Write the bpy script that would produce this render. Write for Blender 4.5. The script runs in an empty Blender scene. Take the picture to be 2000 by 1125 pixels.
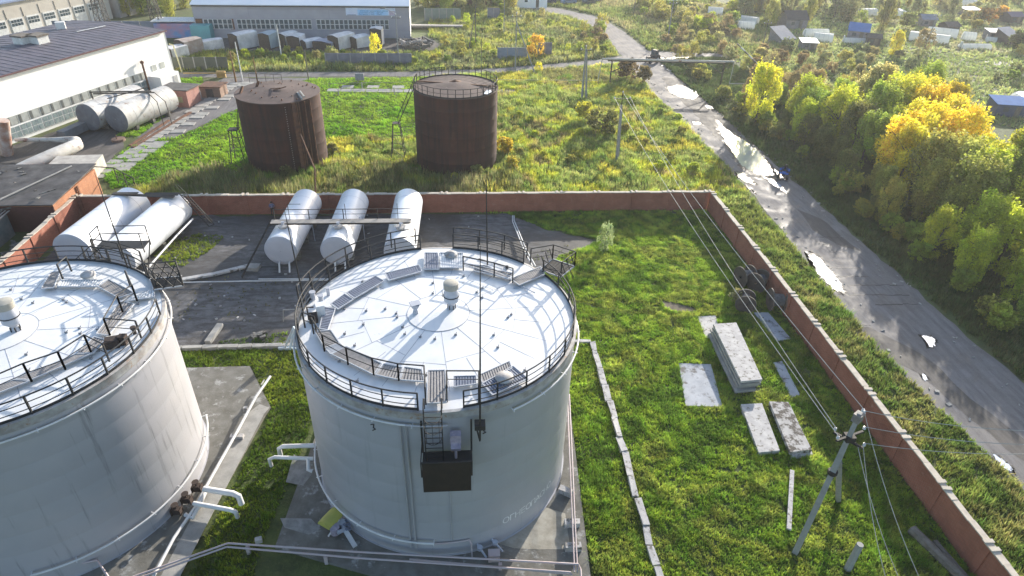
import bpy, math, random
import numpy as np
from mathutils import Vector, Matrix
R = math.radians
random.seed(7); rng = np.random.default_rng(11)
sc = bpy.context.scene; COL = sc.collection

# ---------------- camera ----------------
CAMH = 35.3; FPX = 1265.0
M3 = np.array([[0.99687594, 0.01692672, -0.07714819], [-0.07382323, 0.54693967, -0.83391075], [0.02808003, 0.83700089, 0.54648058]])
cd = bpy.data.cameras.new('camera'); cam = bpy.data.objects.new('camera', cd); COL.objects.link(cam)
cd.sensor_width = 36; cd.lens = FPX / 2000 * 36; cd.clip_end = 3000; cd.clip_start = .5
cam.matrix_world = Matrix(np.vstack([np.hstack([M3, [[0], [0], [CAMH]]]), [0, 0, 0, 1]]).tolist())
sc.camera = cam
def P(px, py, z=0.0):
    """world point at height z that was surveyed at photo coordinate (px, py)"""
    v = M3 @ np.array([px - 1000, -(py - 562.5), -FPX]); t = (z - CAMH) / v[2]
    return Vector((v[0] * t, v[1] * t, z))
# ---------------- light ----------------
SUN_AZ, SUN_EL = R(32), R(16)
w = bpy.data.worlds.new('World'); sc.world = w; w.use_nodes = True
nt = w.node_tree; bg = nt.nodes['Background']
sk = nt.nodes.new('ShaderNodeTexSky'); sk.sky_type = 'NISHITA'; sk.sun_disc = False
sk.sun_elevation = SUN_EL; sk.sun_rotation = SUN_AZ; sk.air_density = 1.0; sk.dust_density = 1.5; sk.ozone_density = 1.2
nt.links.new(sk.outputs[0], bg.inputs[0]); bg.inputs[1].default_value = 0.15
ld = bpy.data.lights.new('sun', 'SUN'); ld.energy = 5.0; ld.angle = R(0.5); ld.color = (1, .93, .82)
sun = bpy.data.objects.new('sun', ld); COL.objects.link(sun)
sdir = Vector((math.sin(SUN_AZ) * math.cos(SUN_EL), math.cos(SUN_AZ) * math.cos(SUN_EL), math.sin(SUN_EL)))
sun.rotation_euler = sdir.to_track_quat('Z', 'Y').to_euler()
sc.view_settings.view_transform = 'Standard'; sc.view_settings.look = 'None'
sc.view_settings.exposure = 1.1; sc.view_settings.gamma = 1.0
# ---------------- materials ----------------
def nodes(name):
    m = bpy.data.materials.new(name); m.use_nodes = True
    return m, m.node_tree, m.node_tree.nodes['Principled BSDF']
def noise(t, scale, detail=6, rough=.6, vec=None, dist=0):
    n = t.nodes.new('ShaderNodeTexNoise'); n.inputs['Scale'].default_value = scale; n.inputs['Detail'].default_value = detail
    n.inputs['Roughness'].default_value = rough; n.inputs['Distortion'].default_value = dist
    if vec is None:
        g = t.nodes.new('ShaderNodeNewGeometry'); vec = g.outputs['Position']
    t.links.new(vec, n.inputs['Vector']); return n.outputs['Fac']
def ramp(t, fac, stops):
    r = t.nodes.new('ShaderNodeValToRGB'); e = r.color_ramp.elements
    while len(e) < len(stops): e.new(.5)
    for i, (p, c) in enumerate(stops): e[i].position = p; e[i].color = (c, c, c, 1) if isinstance(c, (int, float)) else (*c, 1)
    t.links.new(fac, r.inputs[0]); return r.outputs[0]
def mixc(t, f, a, b):
    n = t.nodes.new('ShaderNodeMix'); n.data_type = 'RGBA'
    for s, v in ((n.inputs[0], f), (n.inputs[6], a), (n.inputs[7], b)):
        if isinstance(v, (int, float)): s.default_value = v
        elif isinstance(v, tuple): s.default_value = (*v, 1)
        else: t.links.new(v, s)
    return n.outputs[2]
def bump(t, bs, h, strength=.4, dist=.05):
    b = t.nodes.new('ShaderNodeBump'); b.inputs['Strength'].default_value = strength; b.inputs['Distance'].default_value = dist
    t.links.new(h, b.inputs['Height']); t.links.new(b.outputs[0], bs.inputs['Normal'])
MC = {}
def mat(name, c1, c2=None, scale=3.0, rough=.7, metal=0, bmp=.2, bscale=None, lo=.35, hi=.65, bd=.03, spots=None, streak=None):
    """noisy paint / concrete / metal; spots=(colour, amount, scale); streak=(colour, amount) vertical runs"""
    if name in MC: return MC[name]
    m, t, b = nodes(name); c2 = c2 or tuple(x * .75 for x in c1)
    n1 = noise(t, scale); col = mixc(t, ramp(t, n1, [(lo, 0.0), (hi, 1.0)]), c1, c2)
    n2 = noise(t, (bscale or scale * 6), 8)
    if spots: col = mixc(t, ramp(t, noise(t, spots[2], 9, .7), [(1 - spots[1] - .06, 0.0), (1 - spots[1] + .03, 1.0)]), col, spots[0])
    if streak:
        mp = t.nodes.new('ShaderNodeMapping'); g = t.nodes.new('ShaderNodeNewGeometry'); t.links.new(g.outputs['Position'], mp.inputs[0])
        mp.inputs['Scale'].default_value = (1, 1, .06); s = noise(t, 2.2, 7, .65, mp.outputs[0])
        col = mixc(t, ramp(t, s, [(.62 - streak[1], 0.0), (.72, 1.0)]), col, streak[0])
    t.links.new(col, b.inputs['Base Color']); b.inputs['Roughness'].default_value = rough; b.inputs['Metallic'].default_value = metal
    if bmp: bump(t, b, n2, bmp, bd)
    MC[name] = m; return m
def leafmat(name, mode='attr', trans=.45, amp=.35, nscale=1.2):
    m, t, b = nodes(name); out = t.nodes['Material Output']
    if mode == 'attr':
        a = t.nodes.new('ShaderNodeAttribute'); a.attribute_name = 'Col'; col = a.outputs['Color']
    else:
        o = t.nodes.new('ShaderNodeObjectInfo'); a = t.nodes.new('ShaderNodeAttribute'); a.attribute_name = 'Col'
        mm = t.nodes.new('ShaderNodeMix'); mm.data_type = 'RGBA'; mm.blend_type = 'MULTIPLY'; mm.inputs[0].default_value = 1
        t.links.new(o.outputs['Color'], mm.inputs[6]); t.links.new(a.outputs['Color'], mm.inputs[7]); col = mm.outputs[2]
    n = noise(t, nscale, 3)
    r = t.nodes.new('ShaderNodeMapRange'); t.links.new(n, r.inputs[0]); r.inputs[1].default_value = .3; r.inputs[2].default_value = .7
    r.inputs[3].default_value = 1 - amp; r.inputs[4].default_value = 1 + amp
    vm = t.nodes.new('ShaderNodeVectorMath'); vm.operation = 'SCALE'; t.links.new(col, vm.inputs[0]); t.links.new(r.outputs[0], vm.inputs['Scale']); col = vm.outputs[0]
    t.links.new(col, b.inputs['Base Color']); b.inputs['Roughness'].default_value = .6; b.inputs['Specular IOR Level'].default_value = .25
    tr = t.nodes.new('ShaderNodeBsdfTranslucent'); t.links.new(col, tr.inputs[0]); mx = t.nodes.new('ShaderNodeMixShader'); mx.inputs[0].default_value = trans
    t.links.new(b.outputs[0], mx.inputs[1]); t.links.new(tr.outputs[0], mx.inputs[2]); t.links.new(mx.outputs[0], out.inputs[0])
    MC[name] = m; return m
def brickmat(name, c1, c2, mortar, s=1.0):
    m, t, b = nodes(name); tc = t.nodes.new('ShaderNodeTexCoord'); g = t.nodes.new('ShaderNodeNewGeometry')
    sx = t.nodes.new('ShaderNodeSeparateXYZ'); t.links.new(g.outputs['Position'], sx.inputs[0])
    ad = t.nodes.new('ShaderNodeMath'); t.links.new(sx.outputs[0], ad.inputs[0]); t.links.new(sx.outputs[1], ad.inputs[1])
    cb = t.nodes.new('ShaderNodeCombineXYZ'); t.links.new(ad.outputs[0], cb.inputs[0]); t.links.new(sx.outputs[2], cb.inputs[1])
    br = t.nodes.new('ShaderNodeTexBrick'); t.links.new(cb.outputs[0], br.inputs[0]); br.inputs['Scale'].default_value = 1
    br.inputs['Brick Width'].default_value = .26 * s; br.inputs['Row Height'].default_value = .085 * s; br.inputs['Mortar Size'].default_value = .009 * s
    br.inputs['Color1'].default_value = (*c1, 1); br.inputs['Color2'].default_value = (*c2, 1); br.inputs['Mortar'].default_value = (*mortar, 1)
    col = mixc(t, ramp(t, noise(t, .5, 8, .7), [(.42, 0.0), (.7, .55)]), br.outputs[0], tuple(x * .5 for x in c2))
    col = mixc(t, ramp(t, noise(t, 1.7, 8, .7), [(.6, 0.0), (.75, .5)]), col, tuple(x * 1.25 + .03 for x in mortar))
    t.links.new(col, b.inputs['Base Color']); b.inputs['Roughness'].default_value = .9
    bump(t, b, br.outputs['Fac'], -.5, .02); MC[name] = m; return m

paint = mat('tank paint', (.40, .40, .43), (.36, .365, .395), .35, .42, .15, .05, 2.0, streak=((.32, .325, .35), .05))
paintL = mat('tank paint warm', (.42, .415, .44), (.38, .38, .41), .35, .42, .15, .05, 2.0, streak=((.2, .2, .21), .05))
roofp = mat('roof paint', (.76, .76, .75), (.66, .665, .68), .6, .33, .1, .12, 1.2, spots=((.42, .42, .45), .28, 1.1))
rimp = mat('rim grime', (.42, .42, .42), (.26, .24, .23), 1.5, .7, 0, .2, spots=((.28, .17, .10), .36, 2.5))
railm = mat('dark railing paint', (.012, .013, .016), (.022, .024, .028), 3, .7, 0, 0)
gratm = mat('grating steel', (.22, .25, .32), (.17, .19, .25), 4, .6, .1, .1)
gratd = mat('worn grating steel', (.26, .25, .25), (.36, .34, .33), 4, .65, .1, .1)
whitep = mat('white pipe paint', (.62, .62, .62), (.5, .5, .5), 1, .5, 0, .1)
pinkp = mat('pinkish pipe paint', (.42, .33, .33), (.40, .36, .37), 1, .5, 0, .1)
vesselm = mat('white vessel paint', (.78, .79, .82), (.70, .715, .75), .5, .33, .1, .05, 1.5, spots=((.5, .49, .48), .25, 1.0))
vesselend = mat('vessel end grey', (.40, .41, .46), (.36, .37, .42), .8, .55, 0, .05)
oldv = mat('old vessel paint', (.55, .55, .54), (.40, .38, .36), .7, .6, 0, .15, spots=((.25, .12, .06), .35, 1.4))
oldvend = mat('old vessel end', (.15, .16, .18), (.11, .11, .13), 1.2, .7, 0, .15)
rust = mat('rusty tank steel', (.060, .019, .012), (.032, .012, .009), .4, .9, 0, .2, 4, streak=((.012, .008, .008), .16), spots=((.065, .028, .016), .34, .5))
rustlit = mat('rusty tank roof', (.10, .066, .06), (.065, .043, .04), .8, .9, 0, .3, 5, spots=((.17, .135, .12), .35, 1.8))  # rust copy for the roofs, lightened to put the sun into the colour
rustst = mat('rusted steel', (.16, .07, .035), (.07, .035, .025), 2, .9, 0, .3)
darkm = mat('dark steel', (.018, .016, .016), (.03, .026, .024), 3, .75, 0, 0)
asphalt = None
conc = mat('weathered concrete', (.34, .33, .31), (.24, .235, .22), 1.2, .9, 0, .5, 9, spots=((.12, .11, .09), .32, 1.6))
concl = mat('pale concrete', (.46, .45, .44), (.34, .33, .33), 1.6, .85, 0, .5, 10, spots=((.13, .12, .10), .405, 2.6))
concd = mat('dark mossy concrete', (.17, .165, .15), (.11, .105, .09), 1.2, .95, 0, .6, 7, spots=((.30, .30, .29), .38, 1.1))
polec = mat('pole concrete', (.30, .30, .29), (.24, .24, .235), 2, .9, 0, .3)
woodm = mat('grey weathered wood', (.17, .15, .13), (.10, .085, .07), 3, .9, 0, .3)
brick = brickmat('red brick', (.33, .095, .055), (.25, .07, .04), (.30, .19, .14), 1.35)
brickb = brickmat('orange brick', (.42, .17, .07), (.33, .12, .05), (.34, .24, .18))
cope = mat('coping stone', (.52, .46, .38), (.40, .35, .29), 2, .9, 0, .3)
glass = mat('dark window glass', (.05, .07, .085), (.09, .11, .12), 1.5, .15, 0, 0)
glassg = mat('greenish glass block', (.30, .36, .35), (.20, .25, .25), 1.2, .25, 0, .1)
framew = mat('white frame', (.7, .7, .68), None, 2, .6, 0, 0)
plaster = mat('white plaster', (.88, .87, .84), (.82, .81, .78), .4, .85, 0, .1)
hallm = mat('grey hall panel', (.33, .32, .36), (.28, .275, .31), .25, .8, 0, .1)
roofgrey = mat('grey sheet roof', (.115, .10, .125), (.085, .078, .10), .4, .6, 0, .1)
roofpale = mat('pale sheet roof', (.55, .60, .66), (.45, .52, .6), .15, .4, .1, .1)
leafA = leafmat('grass blades', 'attr', .5, .32, .45)
leafT = leafmat('tree leaves', 'obj', .5, .3, 1.6)
bark = mat('bark', (.09, .075, .06), (.05, .04, .035), 6, .95, 0, .5)
filmw = mat('greenhouse film', (.92, .92, .88), (.82, .83, .80), .8, .45, 0, .1)
t_ = filmw.node_tree; _tr = t_.nodes.new('ShaderNodeBsdfTranslucent'); _tr.inputs[0].default_value = (.9, .9, .86, 1); _mx = t_.nodes.new('ShaderNodeMixShader'); _mx.inputs[0].default_value = .55
t_.links.new(t_.nodes['Principled BSDF'].outputs[0], _mx.inputs[1]); t_.links.new(_tr.outputs[0], _mx.inputs[2]); t_.links.new(_mx.outputs[0], t_.nodes['Material Output'].inputs[0])
blackrub = mat('black rubber', (.012, .012, .013), None, 3, .6, 0, 0)

# ---------------- mesh builder ----------------
def link(o): COL.objects.link(o); return o
def tag(o, label=None, cat=None, group=None, kind=None):
    if label: o['label'] = label
    if cat: o['category'] = cat
    if group: o['group'] = group
    if kind: o['kind'] = kind
    return o
def empty(name, loc, rz=0, label=None, cat=None, group=None):
    o = bpy.data.objects.new(name, None); link(o); o.location = loc; o.rotation_euler = (0, 0, rz); o.empty_display_size = .3
    return tag(o, label, cat, group)
class MB:
    def __init__(s): s.v = []; s.f = []
    def add(s, vs, fs):
        n = len(s.v); s.v += [tuple(x) for x in vs]; s.f += [tuple(i + n for i in f) for f in fs]; return s
    def box(s, c, d, rz=0, rx=0, ry=0):
        hx, hy, hz = d[0] / 2, d[1] / 2, d[2] / 2
        m = Matrix.Rotation(rz, 3, 'Z') @ Matrix.Rotation(ry, 3, 'Y') @ Matrix.Rotation(rx, 3, 'X')
        vs = [Vector(c) + m @ Vector((x * hx, y * hy, z * hz)) for z in (-1, 1) for x, y in ((-1, -1), (1, -1), (1, 1), (-1, 1))]
        return s.add(vs, [(3, 2, 1, 0), (4, 5, 6, 7), (0, 1, 5, 4), (1, 2, 6, 5), (2, 3, 7, 6), (3, 0, 4, 7)])
    def bar(s, a, b, wd, h=None):
        a, b = Vector(a), Vector(b); h = h or wd; d = (b - a)
        if d.length < 1e-5: return s
        d.normalize(); u = Vector((0, 0, 1)) if abs(d.z) < .95 else Vector((0, 1, 0)); x = d.cross(u).normalized(); u = x.cross(d)
        vs = [p + x * sx * wd / 2 + u * su * h / 2 for p in (a, b) for sx, su in ((-1, -1), (1, -1), (1, 1), (-1, 1))]
        return s.add(vs, [(3, 2, 1, 0), (4, 5, 6, 7), (0, 1, 5, 4), (1, 2, 6, 5), (2, 3, 7, 6), (3, 0, 4, 7)])
    def tube(s, pts, r, n=8, closed=False, caps=True):
        pts = [Vector(p) for p in pts]; k = len(pts); rr = r if isinstance(r, (list, tuple)) else [r] * k
        base = len(s.v); prev = None
        for i, p in enumerate(pts):
            if closed: d = pts[(i + 1) % k] - pts[i - 1]
            else: d = pts[min(i + 1, k - 1)] - pts[max(i - 1, 0)]
            d.normalize()
            if prev is None:
                u = Vector((0, 0, 1)) if abs(d.z) < .9 else Vector((1, 0, 0)); x = d.cross(u).normalized()
            else: x = (prev - d * prev.dot(d)).normalized()
            prev = x; y = d.cross(x)
            for j in range(n):
                a = 2 * math.pi * j / n; s.v.append(tuple(p + (x * math.cos(a) + y * math.sin(a)) * rr[i]))
        m = k if closed else k - 1
        for i in range(m):
            for j in range(n):
                a = base + i * n + j; b2 = base + i * n + (j + 1) % n; c = base + ((i + 1) % k) * n + (j + 1) % n; d2 = base + ((i + 1) % k) * n + j
                s.f.append((a, b2, c, d2))
        if caps and not closed:
            s.f.append(tuple(base + j for j in reversed(range(n)))); s.f.append(tuple(base + (k - 1) * n + j for j in range(n)))
        return s
    def lathe(s, prof, c=(0, 0, 0), n=48, a0=0, a1=2 * math.pi):
        full = abs(a1 - a0 - 2 * math.pi) < 1e-6; k = n if full else n + 1; base = len(s.v)
        for r, z in prof:
            for j in range(k):
                a = a0 + (a1 - a0) * j / n; s.v.append((c[0] + r * math.cos(a), c[1] + r * math.sin(a), c[2] + z))
        for i in range(len(prof) - 1):
            for j in range(n):
                j2 = (j + 1) % k if full else j + 1
                s.f.append((base + i * k + j, base + i * k + j2, base + (i + 1) * k + j2, base + (i + 1) * k + j))
        return s
    def prism(s, poly, z0, z1):
        n = len(poly); vs = [(p[0], p[1], z0) for p in poly] + [(p[0], p[1], z1) for p in poly]
        ar = sum(poly[i][0] * poly[(i + 1) % n][1] - poly[(i + 1) % n][0] * poly[i][1] for i in range(n))
        fs = [tuple(reversed(range(n))), tuple(range(n, 2 * n))] + [(i, (i + 1) % n, n + (i + 1) % n, n + i) for i in range(n)]
        if ar < 0: fs = [tuple(reversed(f)) for f in fs]
        return s.add(vs, fs)
    def build(s, name, m, parent=None, smooth=False, loc=None):
        o0 = Vector((0, 0, 0))
        if parent is not None and getattr(s, 'world', True): o0 = wloc(parent)
        me = bpy.data.meshes.new(name); me.from_pydata([tuple(Vector(v) - o0) for v in s.v], [], s.f)
        me.materials.append(m); me.update()
        if smooth: me.shade_smooth() if smooth is True else smooth_angle(me, smooth)
        o = link(bpy.data.objects.new(name, me))
        if parent is not None: o.parent = parent
        return o
def smooth_angle(me, deg):
    me.shade_smooth()
    try: me.set_sharp_from_angle(angle=R(deg))
    except Exception: pass
def wloc(o):
    v = Vector(o.location); p = o.parent
    while p: v = v + Vector(p.location); p = p.parent
    return v
def single(name, mb, m, label, cat, group=None, smooth=False, origin=None):
    """a thing that is one mesh, origin at its base"""
    if origin is None:
        a = np.array(mb.v); origin = (float(a[:, 0].mean()), float(a[:, 1].mean()), float(a[:, 2].min()))
    o = bpy.data.objects.new(name, None)
    me = bpy.data.meshes.new(name); me.from_pydata([tuple(Vector(v) - Vector(origin)) for v in mb.v], [], mb.f); me.materials.append(m); me.update()
    if smooth: smooth_angle(me, 40)
    o = link(bpy.data.objects.new(name, me)); o.location = origin
    return tag(o, label, cat, group)
def struct(name, mb, m, smooth=False):
    o = mb.build(name, m); o['kind'] = 'structure'; return o
def kids(o): return [c for c in bpy.data.objects if c.parent == o]
def copy_tree(o, parent=None, cache={}):
    c = o.copy(); link(c); c.parent = parent
    ks = cache.get(o.name)
    if ks is None: ks = kids(o); cache[o.name] = ks
    for k in ks: copy_tree(k, c)
    return c
def arc(c, r, z, a0, a1, n=24): return [Vector((c[0] + r * math.cos(R(a0 + (a1 - a0) * i / n)), c[1] + r * math.sin(R(a0 + (a1 - a0) * i / n)), z)) for i in range(n + 1)]
def pol(c, r, a, z): return Vector((c[0] + r * math.cos(R(a)), c[1] + r * math.sin(R(a)), z))

# ================= SETTING =================
def groundmat():
    m, t, b = nodes('soil and turf')
    n1 = noise(t, .05, 6, .6); n2 = noise(t, .6, 8, .7); n3 = noise(t, 5, 6, .7)
    c = mixc(t, ramp(t, n1, [(.35, 0.0), (.65, 1.0)]), (.06, .10, .02), (.11, .12, .035))
    c = mixc(t, ramp(t, n2, [(.4, 0.0), (.7, 1.0)]), c, (.035, .045, .015))
    c = mixc(t, ramp(t, n3, [(.5, 0.0), (.7, .6)]), c, (.12, .13, .04))
    t.links.new(c, b.inputs['Base Color']); b.inputs['Roughness'].default_value = .95; bump(t, b, n3, .8, .15); return m
struct('ground', MB().add([(-700, -200, 0), (900, -200, 0), (900, 1100, 0), (-700, 1100, 0)], [(0, 1, 2, 3)]), groundmat())

def asphmat(name, ca, cb, cd_, wet=.5, sc1=.22, lo=.42, hi=.6, spec=.15, rmin=.6, trk=(1, .12, 1)):
    m, t, b = nodes(name); n1 = noise(t, sc1, 9, .68, None, .6); n2 = noise(t, 1.3, 9, .7); n3 = noise(t, 22, 4, .7)
    w_ = ramp(t, n1, [(lo, 0.0), (hi, 1.0)])
    mp = t.nodes.new('ShaderNodeMapping'); g_ = t.nodes.new('ShaderNodeNewGeometry'); t.links.new(g_.outputs['Position'], mp.inputs[0]); mp.inputs['Scale'].default_value = trk
    n4 = noise(t, 1.6, 7, .7, mp.outputs[0], .5)
    c = mixc(t, w_, ca, cb); c = mixc(t, ramp(t, n4, [(.44, 0.0), (.6, .75)]), c, tuple(x * .55 for x in cd_)); c = mixc(t, ramp(t, n2, [(.45, 0.0), (.68, .8)]), c, cd_); c = mixc(t, ramp(t, n3, [(.35, .0), (.75, .35)]), c, tuple(min(1, x * 1.6) for x in cb))
    t.links.new(c, b.inputs['Base Color'])
    rr = ramp(t, n1, [(lo, rmin), (hi, .95)]); t.links.new(rr, b.inputs['Roughness']); b.inputs['Specular IOR Level'].default_value = spec
    bump(t, b, n3, .3, .01); MC[name] = m; return m
yard_asph = asphmat('dirty wet asphalt', (.022, .019, .016), (.15, .148, .152), (.06, .052, .044), 1, .12, .36, .56, .2, .5, (.35, 1, 1))
road_m = asphmat('worn road surface', (.115, .106, .102), (.20, .19, .19), (.15, .14, .137), 1, .35, .36, .62)
roadd_m = asphmat('wet mud', (.06, .054, .05), (.13, .12, .115), (.085, .078, .07), 1, .5, .36, .62, .2, .7)
def sheet(name, poly, z, m, jit=0, step=1.5):
    pts = []
    n = len(poly)
    for i in range(n):
        a, b = Vector((poly[i][0], poly[i][1], 0)), Vector((poly[(i + 1) % n][0], poly[(i + 1) % n][1], 0)); k = max(1, int((b - a).length / step)) if jit else 1
        for j in range(k):
            p = a.lerp(b, j / k); pts.append((p.x + random.uniform(-jit, jit), p.y + random.uniform(-jit, jit)))
    mb = MB().add([(x, y, z) for x, y in pts], [tuple(range(len(pts)))])
    o = struct(name, mb, m)
    if o.data.polygons[0].normal.z < 0: o.data.flip_normals()
    return o, pts
YARD = [(-43, 45.3), (-10.2, 45.3), (-10, 46), (-4.5, 49), (-1, 52), (6, 54.5), (9, 57), (10.6, 60), (13.5, 61.5), (15.5, 63.5), (10, 66), (5.5, 70.3), (-43, 70.3)]
sheet('yard_paving', YARD, .012, yard_asph, .35)
ROADL = [(37.5, 0), (38.2, 20), (38.6, 28), (37.8, 35), (37.1, 43), (37.3, 52), (37.6, 62), (38.1, 72), (38.4, 84), (37.6, 96), (37.3, 108), (36.4, 120), (36.2, 131)]
ROADR = [(36.8, 152), (37.4, 162), (37.2, 175), (34.0, 188), (27, 198), (16, 205)]
ROADE = [(18, 211), (30, 205), (38.6, 194.5), (42.2, 180), (43.6, 166), (44.1, 150), (44.4, 128), (45.0, 108), (45.5, 88), (46, 72), (46.2, 55), (46.6, 43), (47.2, 35), (48.2, 22), (49, 0)]
sheet('muddy_road', ROADL + ROADR + ROADE, .02, road_m, .3)
sheet('side_road', [(-140, 128.2), (-52, 128.3), (-9.6, 130.4), (12, 134), (22, 137.5), (36.9, 142.5), (37, 148.5), (30, 144.5), (21, 141), (8, 136.8), (-9.6, 133.6), (-52, 131.8), (-140, 131.5)], .016, road_m, .25)
sheet('side_track', [(44, 146), (52, 148.3), (62, 149), (62, 151.5), (50, 152.5), (43.9, 153.5)], .016, road_m, .25)
sheet('garden_lane', [P(1925, 127)[:2], P(1990, 129)[:2], P(2150, 134)[:2], P(2150, 124)[:2], P(1990, 121)[:2], P(1925, 120)[:2]], .016, road_m, .2)
sheet('yard_track', [(-47.5, 96), (-42, 96), (-36, 112), (-33.5, 122), (-28, 128.4), (-44, 128.4), (-46, 120)], .014, road_m, .3)
sheet('hall_yard', [(-60, 147.5), (-44, 149), (-30, 148.3), (-14, 149.5), (-6, 151), (-4, 158), (-8, 166), (-11, 163), (-59, 160.5)], .014, roadd_m, .5)
sheet('warehouse_yard', [(-70, 70), (-59, 77.5), (-48.5, 79), (-47.5, 92), (-50.5, 98), (-47, 110), (-44, 119), (-50.5, 123), (-63.5, 91), (-73, 65)], .012, roadd_m, .4)
# puddles
pm, pt_, pb = nodes('puddle water'); pb.inputs['Base Color'].default_value = (.10, .10, .10, 1); pb.inputs['Roughness'].default_value = .06; pb.inputs['IOR'].default_value = 1.33
pb.inputs['Specular IOR Level'].default_value = 1.0; pb.inputs['Metallic'].default_value = .55; bump(pt_, pb, noise(pt_, 2.5, 4), .05, .02)
pb.inputs['Base Color'].default_value = (.8, .82, .85, 1)
pz = [0]; mudm = asphmat('dark wet rim', (.05, .044, .038), (.085, .077, .07), (.06, .052, .045), 1, .9, .36, .62, .3, .5)
def puddle(pix, z=.03, jit=1.2):
    out = []
    n = len(pix)
    for i in range(n):
        a, b = pix[i], pix[(i + 1) % n]
        for j in range(8):
            f = j / 8; x = a[0] + (b[0] - a[0]) * f; y = a[1] + (b[1] - a[1]) * f
            p = P(x, y); s = .17 if y < 560 else .07
            out.append((p.x + random.uniform(-s, s), p.y + random.uniform(-s * 2, s * 2)))
    cx = sum(p[0] for p in out) / len(out); cy = sum(p[1] for p in out) / len(out); pz[0] += .0006
    sheet('puddle_mud', [(cx + (p[0] - cx) * 1.22 + random.uniform(-.2, .2), cy + (p[1] - cy) * 1.18 + random.uniform(-.3, .3)) for p in out], .0245 + pz[0], mudm)
    sheet('puddle', out, .045 + pz[0], pm)
puddle([(1303, 170), (1322, 166), (1345, 170), (1362, 180), (1366, 188), (1352, 194), (1330, 190), (1310, 182)])
puddle([(1296, 124), (1318, 121), (1325, 128), (1305, 131), (1292, 129)])
puddle([(1302, 135), (1316, 134), (1320, 138), (1306, 139)])
puddle([(1290, 113), (1345, 112), (1350, 117), (1318, 121), (1300, 121)])
puddle([(1378, 206), (1387, 205), (1393, 212), (1382, 213)])
puddle([(1352, 239), (1366, 239), (1369, 243), (1356, 244)])
puddle([(1400, 233), (1410, 245), (1430, 262), (1455, 275), (1478, 293), (1500, 318), (1512, 340), (1500, 345), (1472, 338), (1446, 322), (1432, 300), (1420, 282), (1412, 268), (1404, 250)])
puddle([(1412, 258), (1420, 268), (1428, 280), (1422, 281), (1414, 270)])
puddle([(1436, 336), (1452, 338), (1470, 354), (1475, 360), (1462, 358), (1445, 350)])
puddle([(1455, 360), (1465, 366), (1473, 376), (1466, 372)])
puddle([(1492, 346), (1512, 352), (1530, 368), (1536, 378), (1520, 368), (1502, 356)])
puddle([(1510, 330), (1522, 338), (1534, 352), (1526, 350)])
puddle([(1578, 499), (1588, 498), (1600, 506), (1625, 533), (1645, 560), (1646, 569), (1636, 570), (1618, 556), (1600, 538), (1590, 520)])
puddle([(1797, 655), (1815, 658), (1828, 664), (1825, 676), (1814, 680), (1808, 668)])
puddle([(1798, 730), (1806, 732), (1812, 741), (1806, 745)])
puddle([(1936, 885), (1960, 900), (1974, 912), (1976, 922), (1955, 912)])
# cracks / slab joints in the road
jb = MB()
for x0, y0, x1, y1 in ((1593, 463, 1637, 464), (1623, 492, 1655, 492), (1617, 523, 1682, 523), (1630, 540, 1696, 540), (1655, 557, 1765, 557), (1660, 576, 1776, 576), (1710, 595, 1795, 594), (1608, 478, 1622, 478), (1640, 636, 1700, 634)):
    for i in range(8):
        a = P(x0 + (x1 - x0) * i / 8, y0 + (y1 - y0) * i / 8 + random.uniform(-1, 1), .026); b = P(x0 + (x1 - x0) * (i + 1) / 8, y0 + (y1 - y0) * (i + 1) / 8 + random.uniform(-1, 1), .026)
        jb.bar(a, b, random.uniform(.05, .13), .012)
struct('road_joints', jb, mat('crack dirt', (.03, .027, .024)))
# mud strips along road
sheet('road_mud', [P(*p)[:2] for p in ((1640, 640), (1700, 640), (1800, 690), (1900, 780), (2000, 860), (2000, 905), (1900, 820), (1790, 730), (1700, 680))], .024, roadd_m, .2)
sheet('road_mud', [P(*p)[:2] for p in ((1560, 410), (1600, 425), (1680, 490), (1640, 480), (1590, 450))], .024, roadd_m, .2)
sheet('road_mud', [P(*p)[:2] for p in ((1290, 150), (1330, 155), (1400, 215), (1440, 250), (1500, 330), (1470, 345), (1400, 270), (1340, 205))], .024, roadd_m, .3)

# concrete aprons under the tanks
CT = (-1.45, 32.6); LT = (-26.25, 31.5); TR = 8.42
def apron(pts, h, name='concrete_apron', m=None): return struct(name, MB().prism(pts, 0.0, h), m or concd)
apron([(-26, 42.5), (-17.5, 42.5), (-14.7, 37.6), (-14.9, 36.9), (-16.9, 23.5), (-17.3, 18), (-38, 18), (-38, 42.5)], .22)
struct('apron_edge', MB().prism([(-15.6, 37.9), (-14.75, 37.5), (-15.0, 36.8), (-16.6, 23.5), (-17.1, 18.1), (-18.4, 18.1), (-17.7, 23.5), (-16.3, 36.8)], .2, .235), conc)
apron([(-11.6, 25.3), (-10.6, 36.5), (-9.5, 39), (-4, 42.6), (7.6, 42.6), (8.5, 41), (7.3, 22.2), (-2.5, 22.0)], .2)
sheet('apron_stain', [P(*p, .205)[:2] for p in ((1000, 1010), (1055, 985), (1100, 1000), (1112, 1075), (1000, 1072), (955, 1060))], .206, mat('sandy dust', (.36, .34, .29), (.24, .22, .18), 1.5, .9, 0, .3), .15)
sheet('apron_stain', [P(*p, .205)[:2] for p in ((575, 890), (605, 900), (612, 925), (588, 950), (560, 945))], .206, mat('pale dust', (.27, .27, .26), (.16, .16, .155), 2, .9, 0, .3), .15)
sheet('apron_stain', [P(*p, .205)[:2] for p in ((545, 1012), (605, 1010), (625, 1035), (600, 1046), (560, 1030))], .206, mat('pale dust', (.27, .27, .26)), .15)

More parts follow.
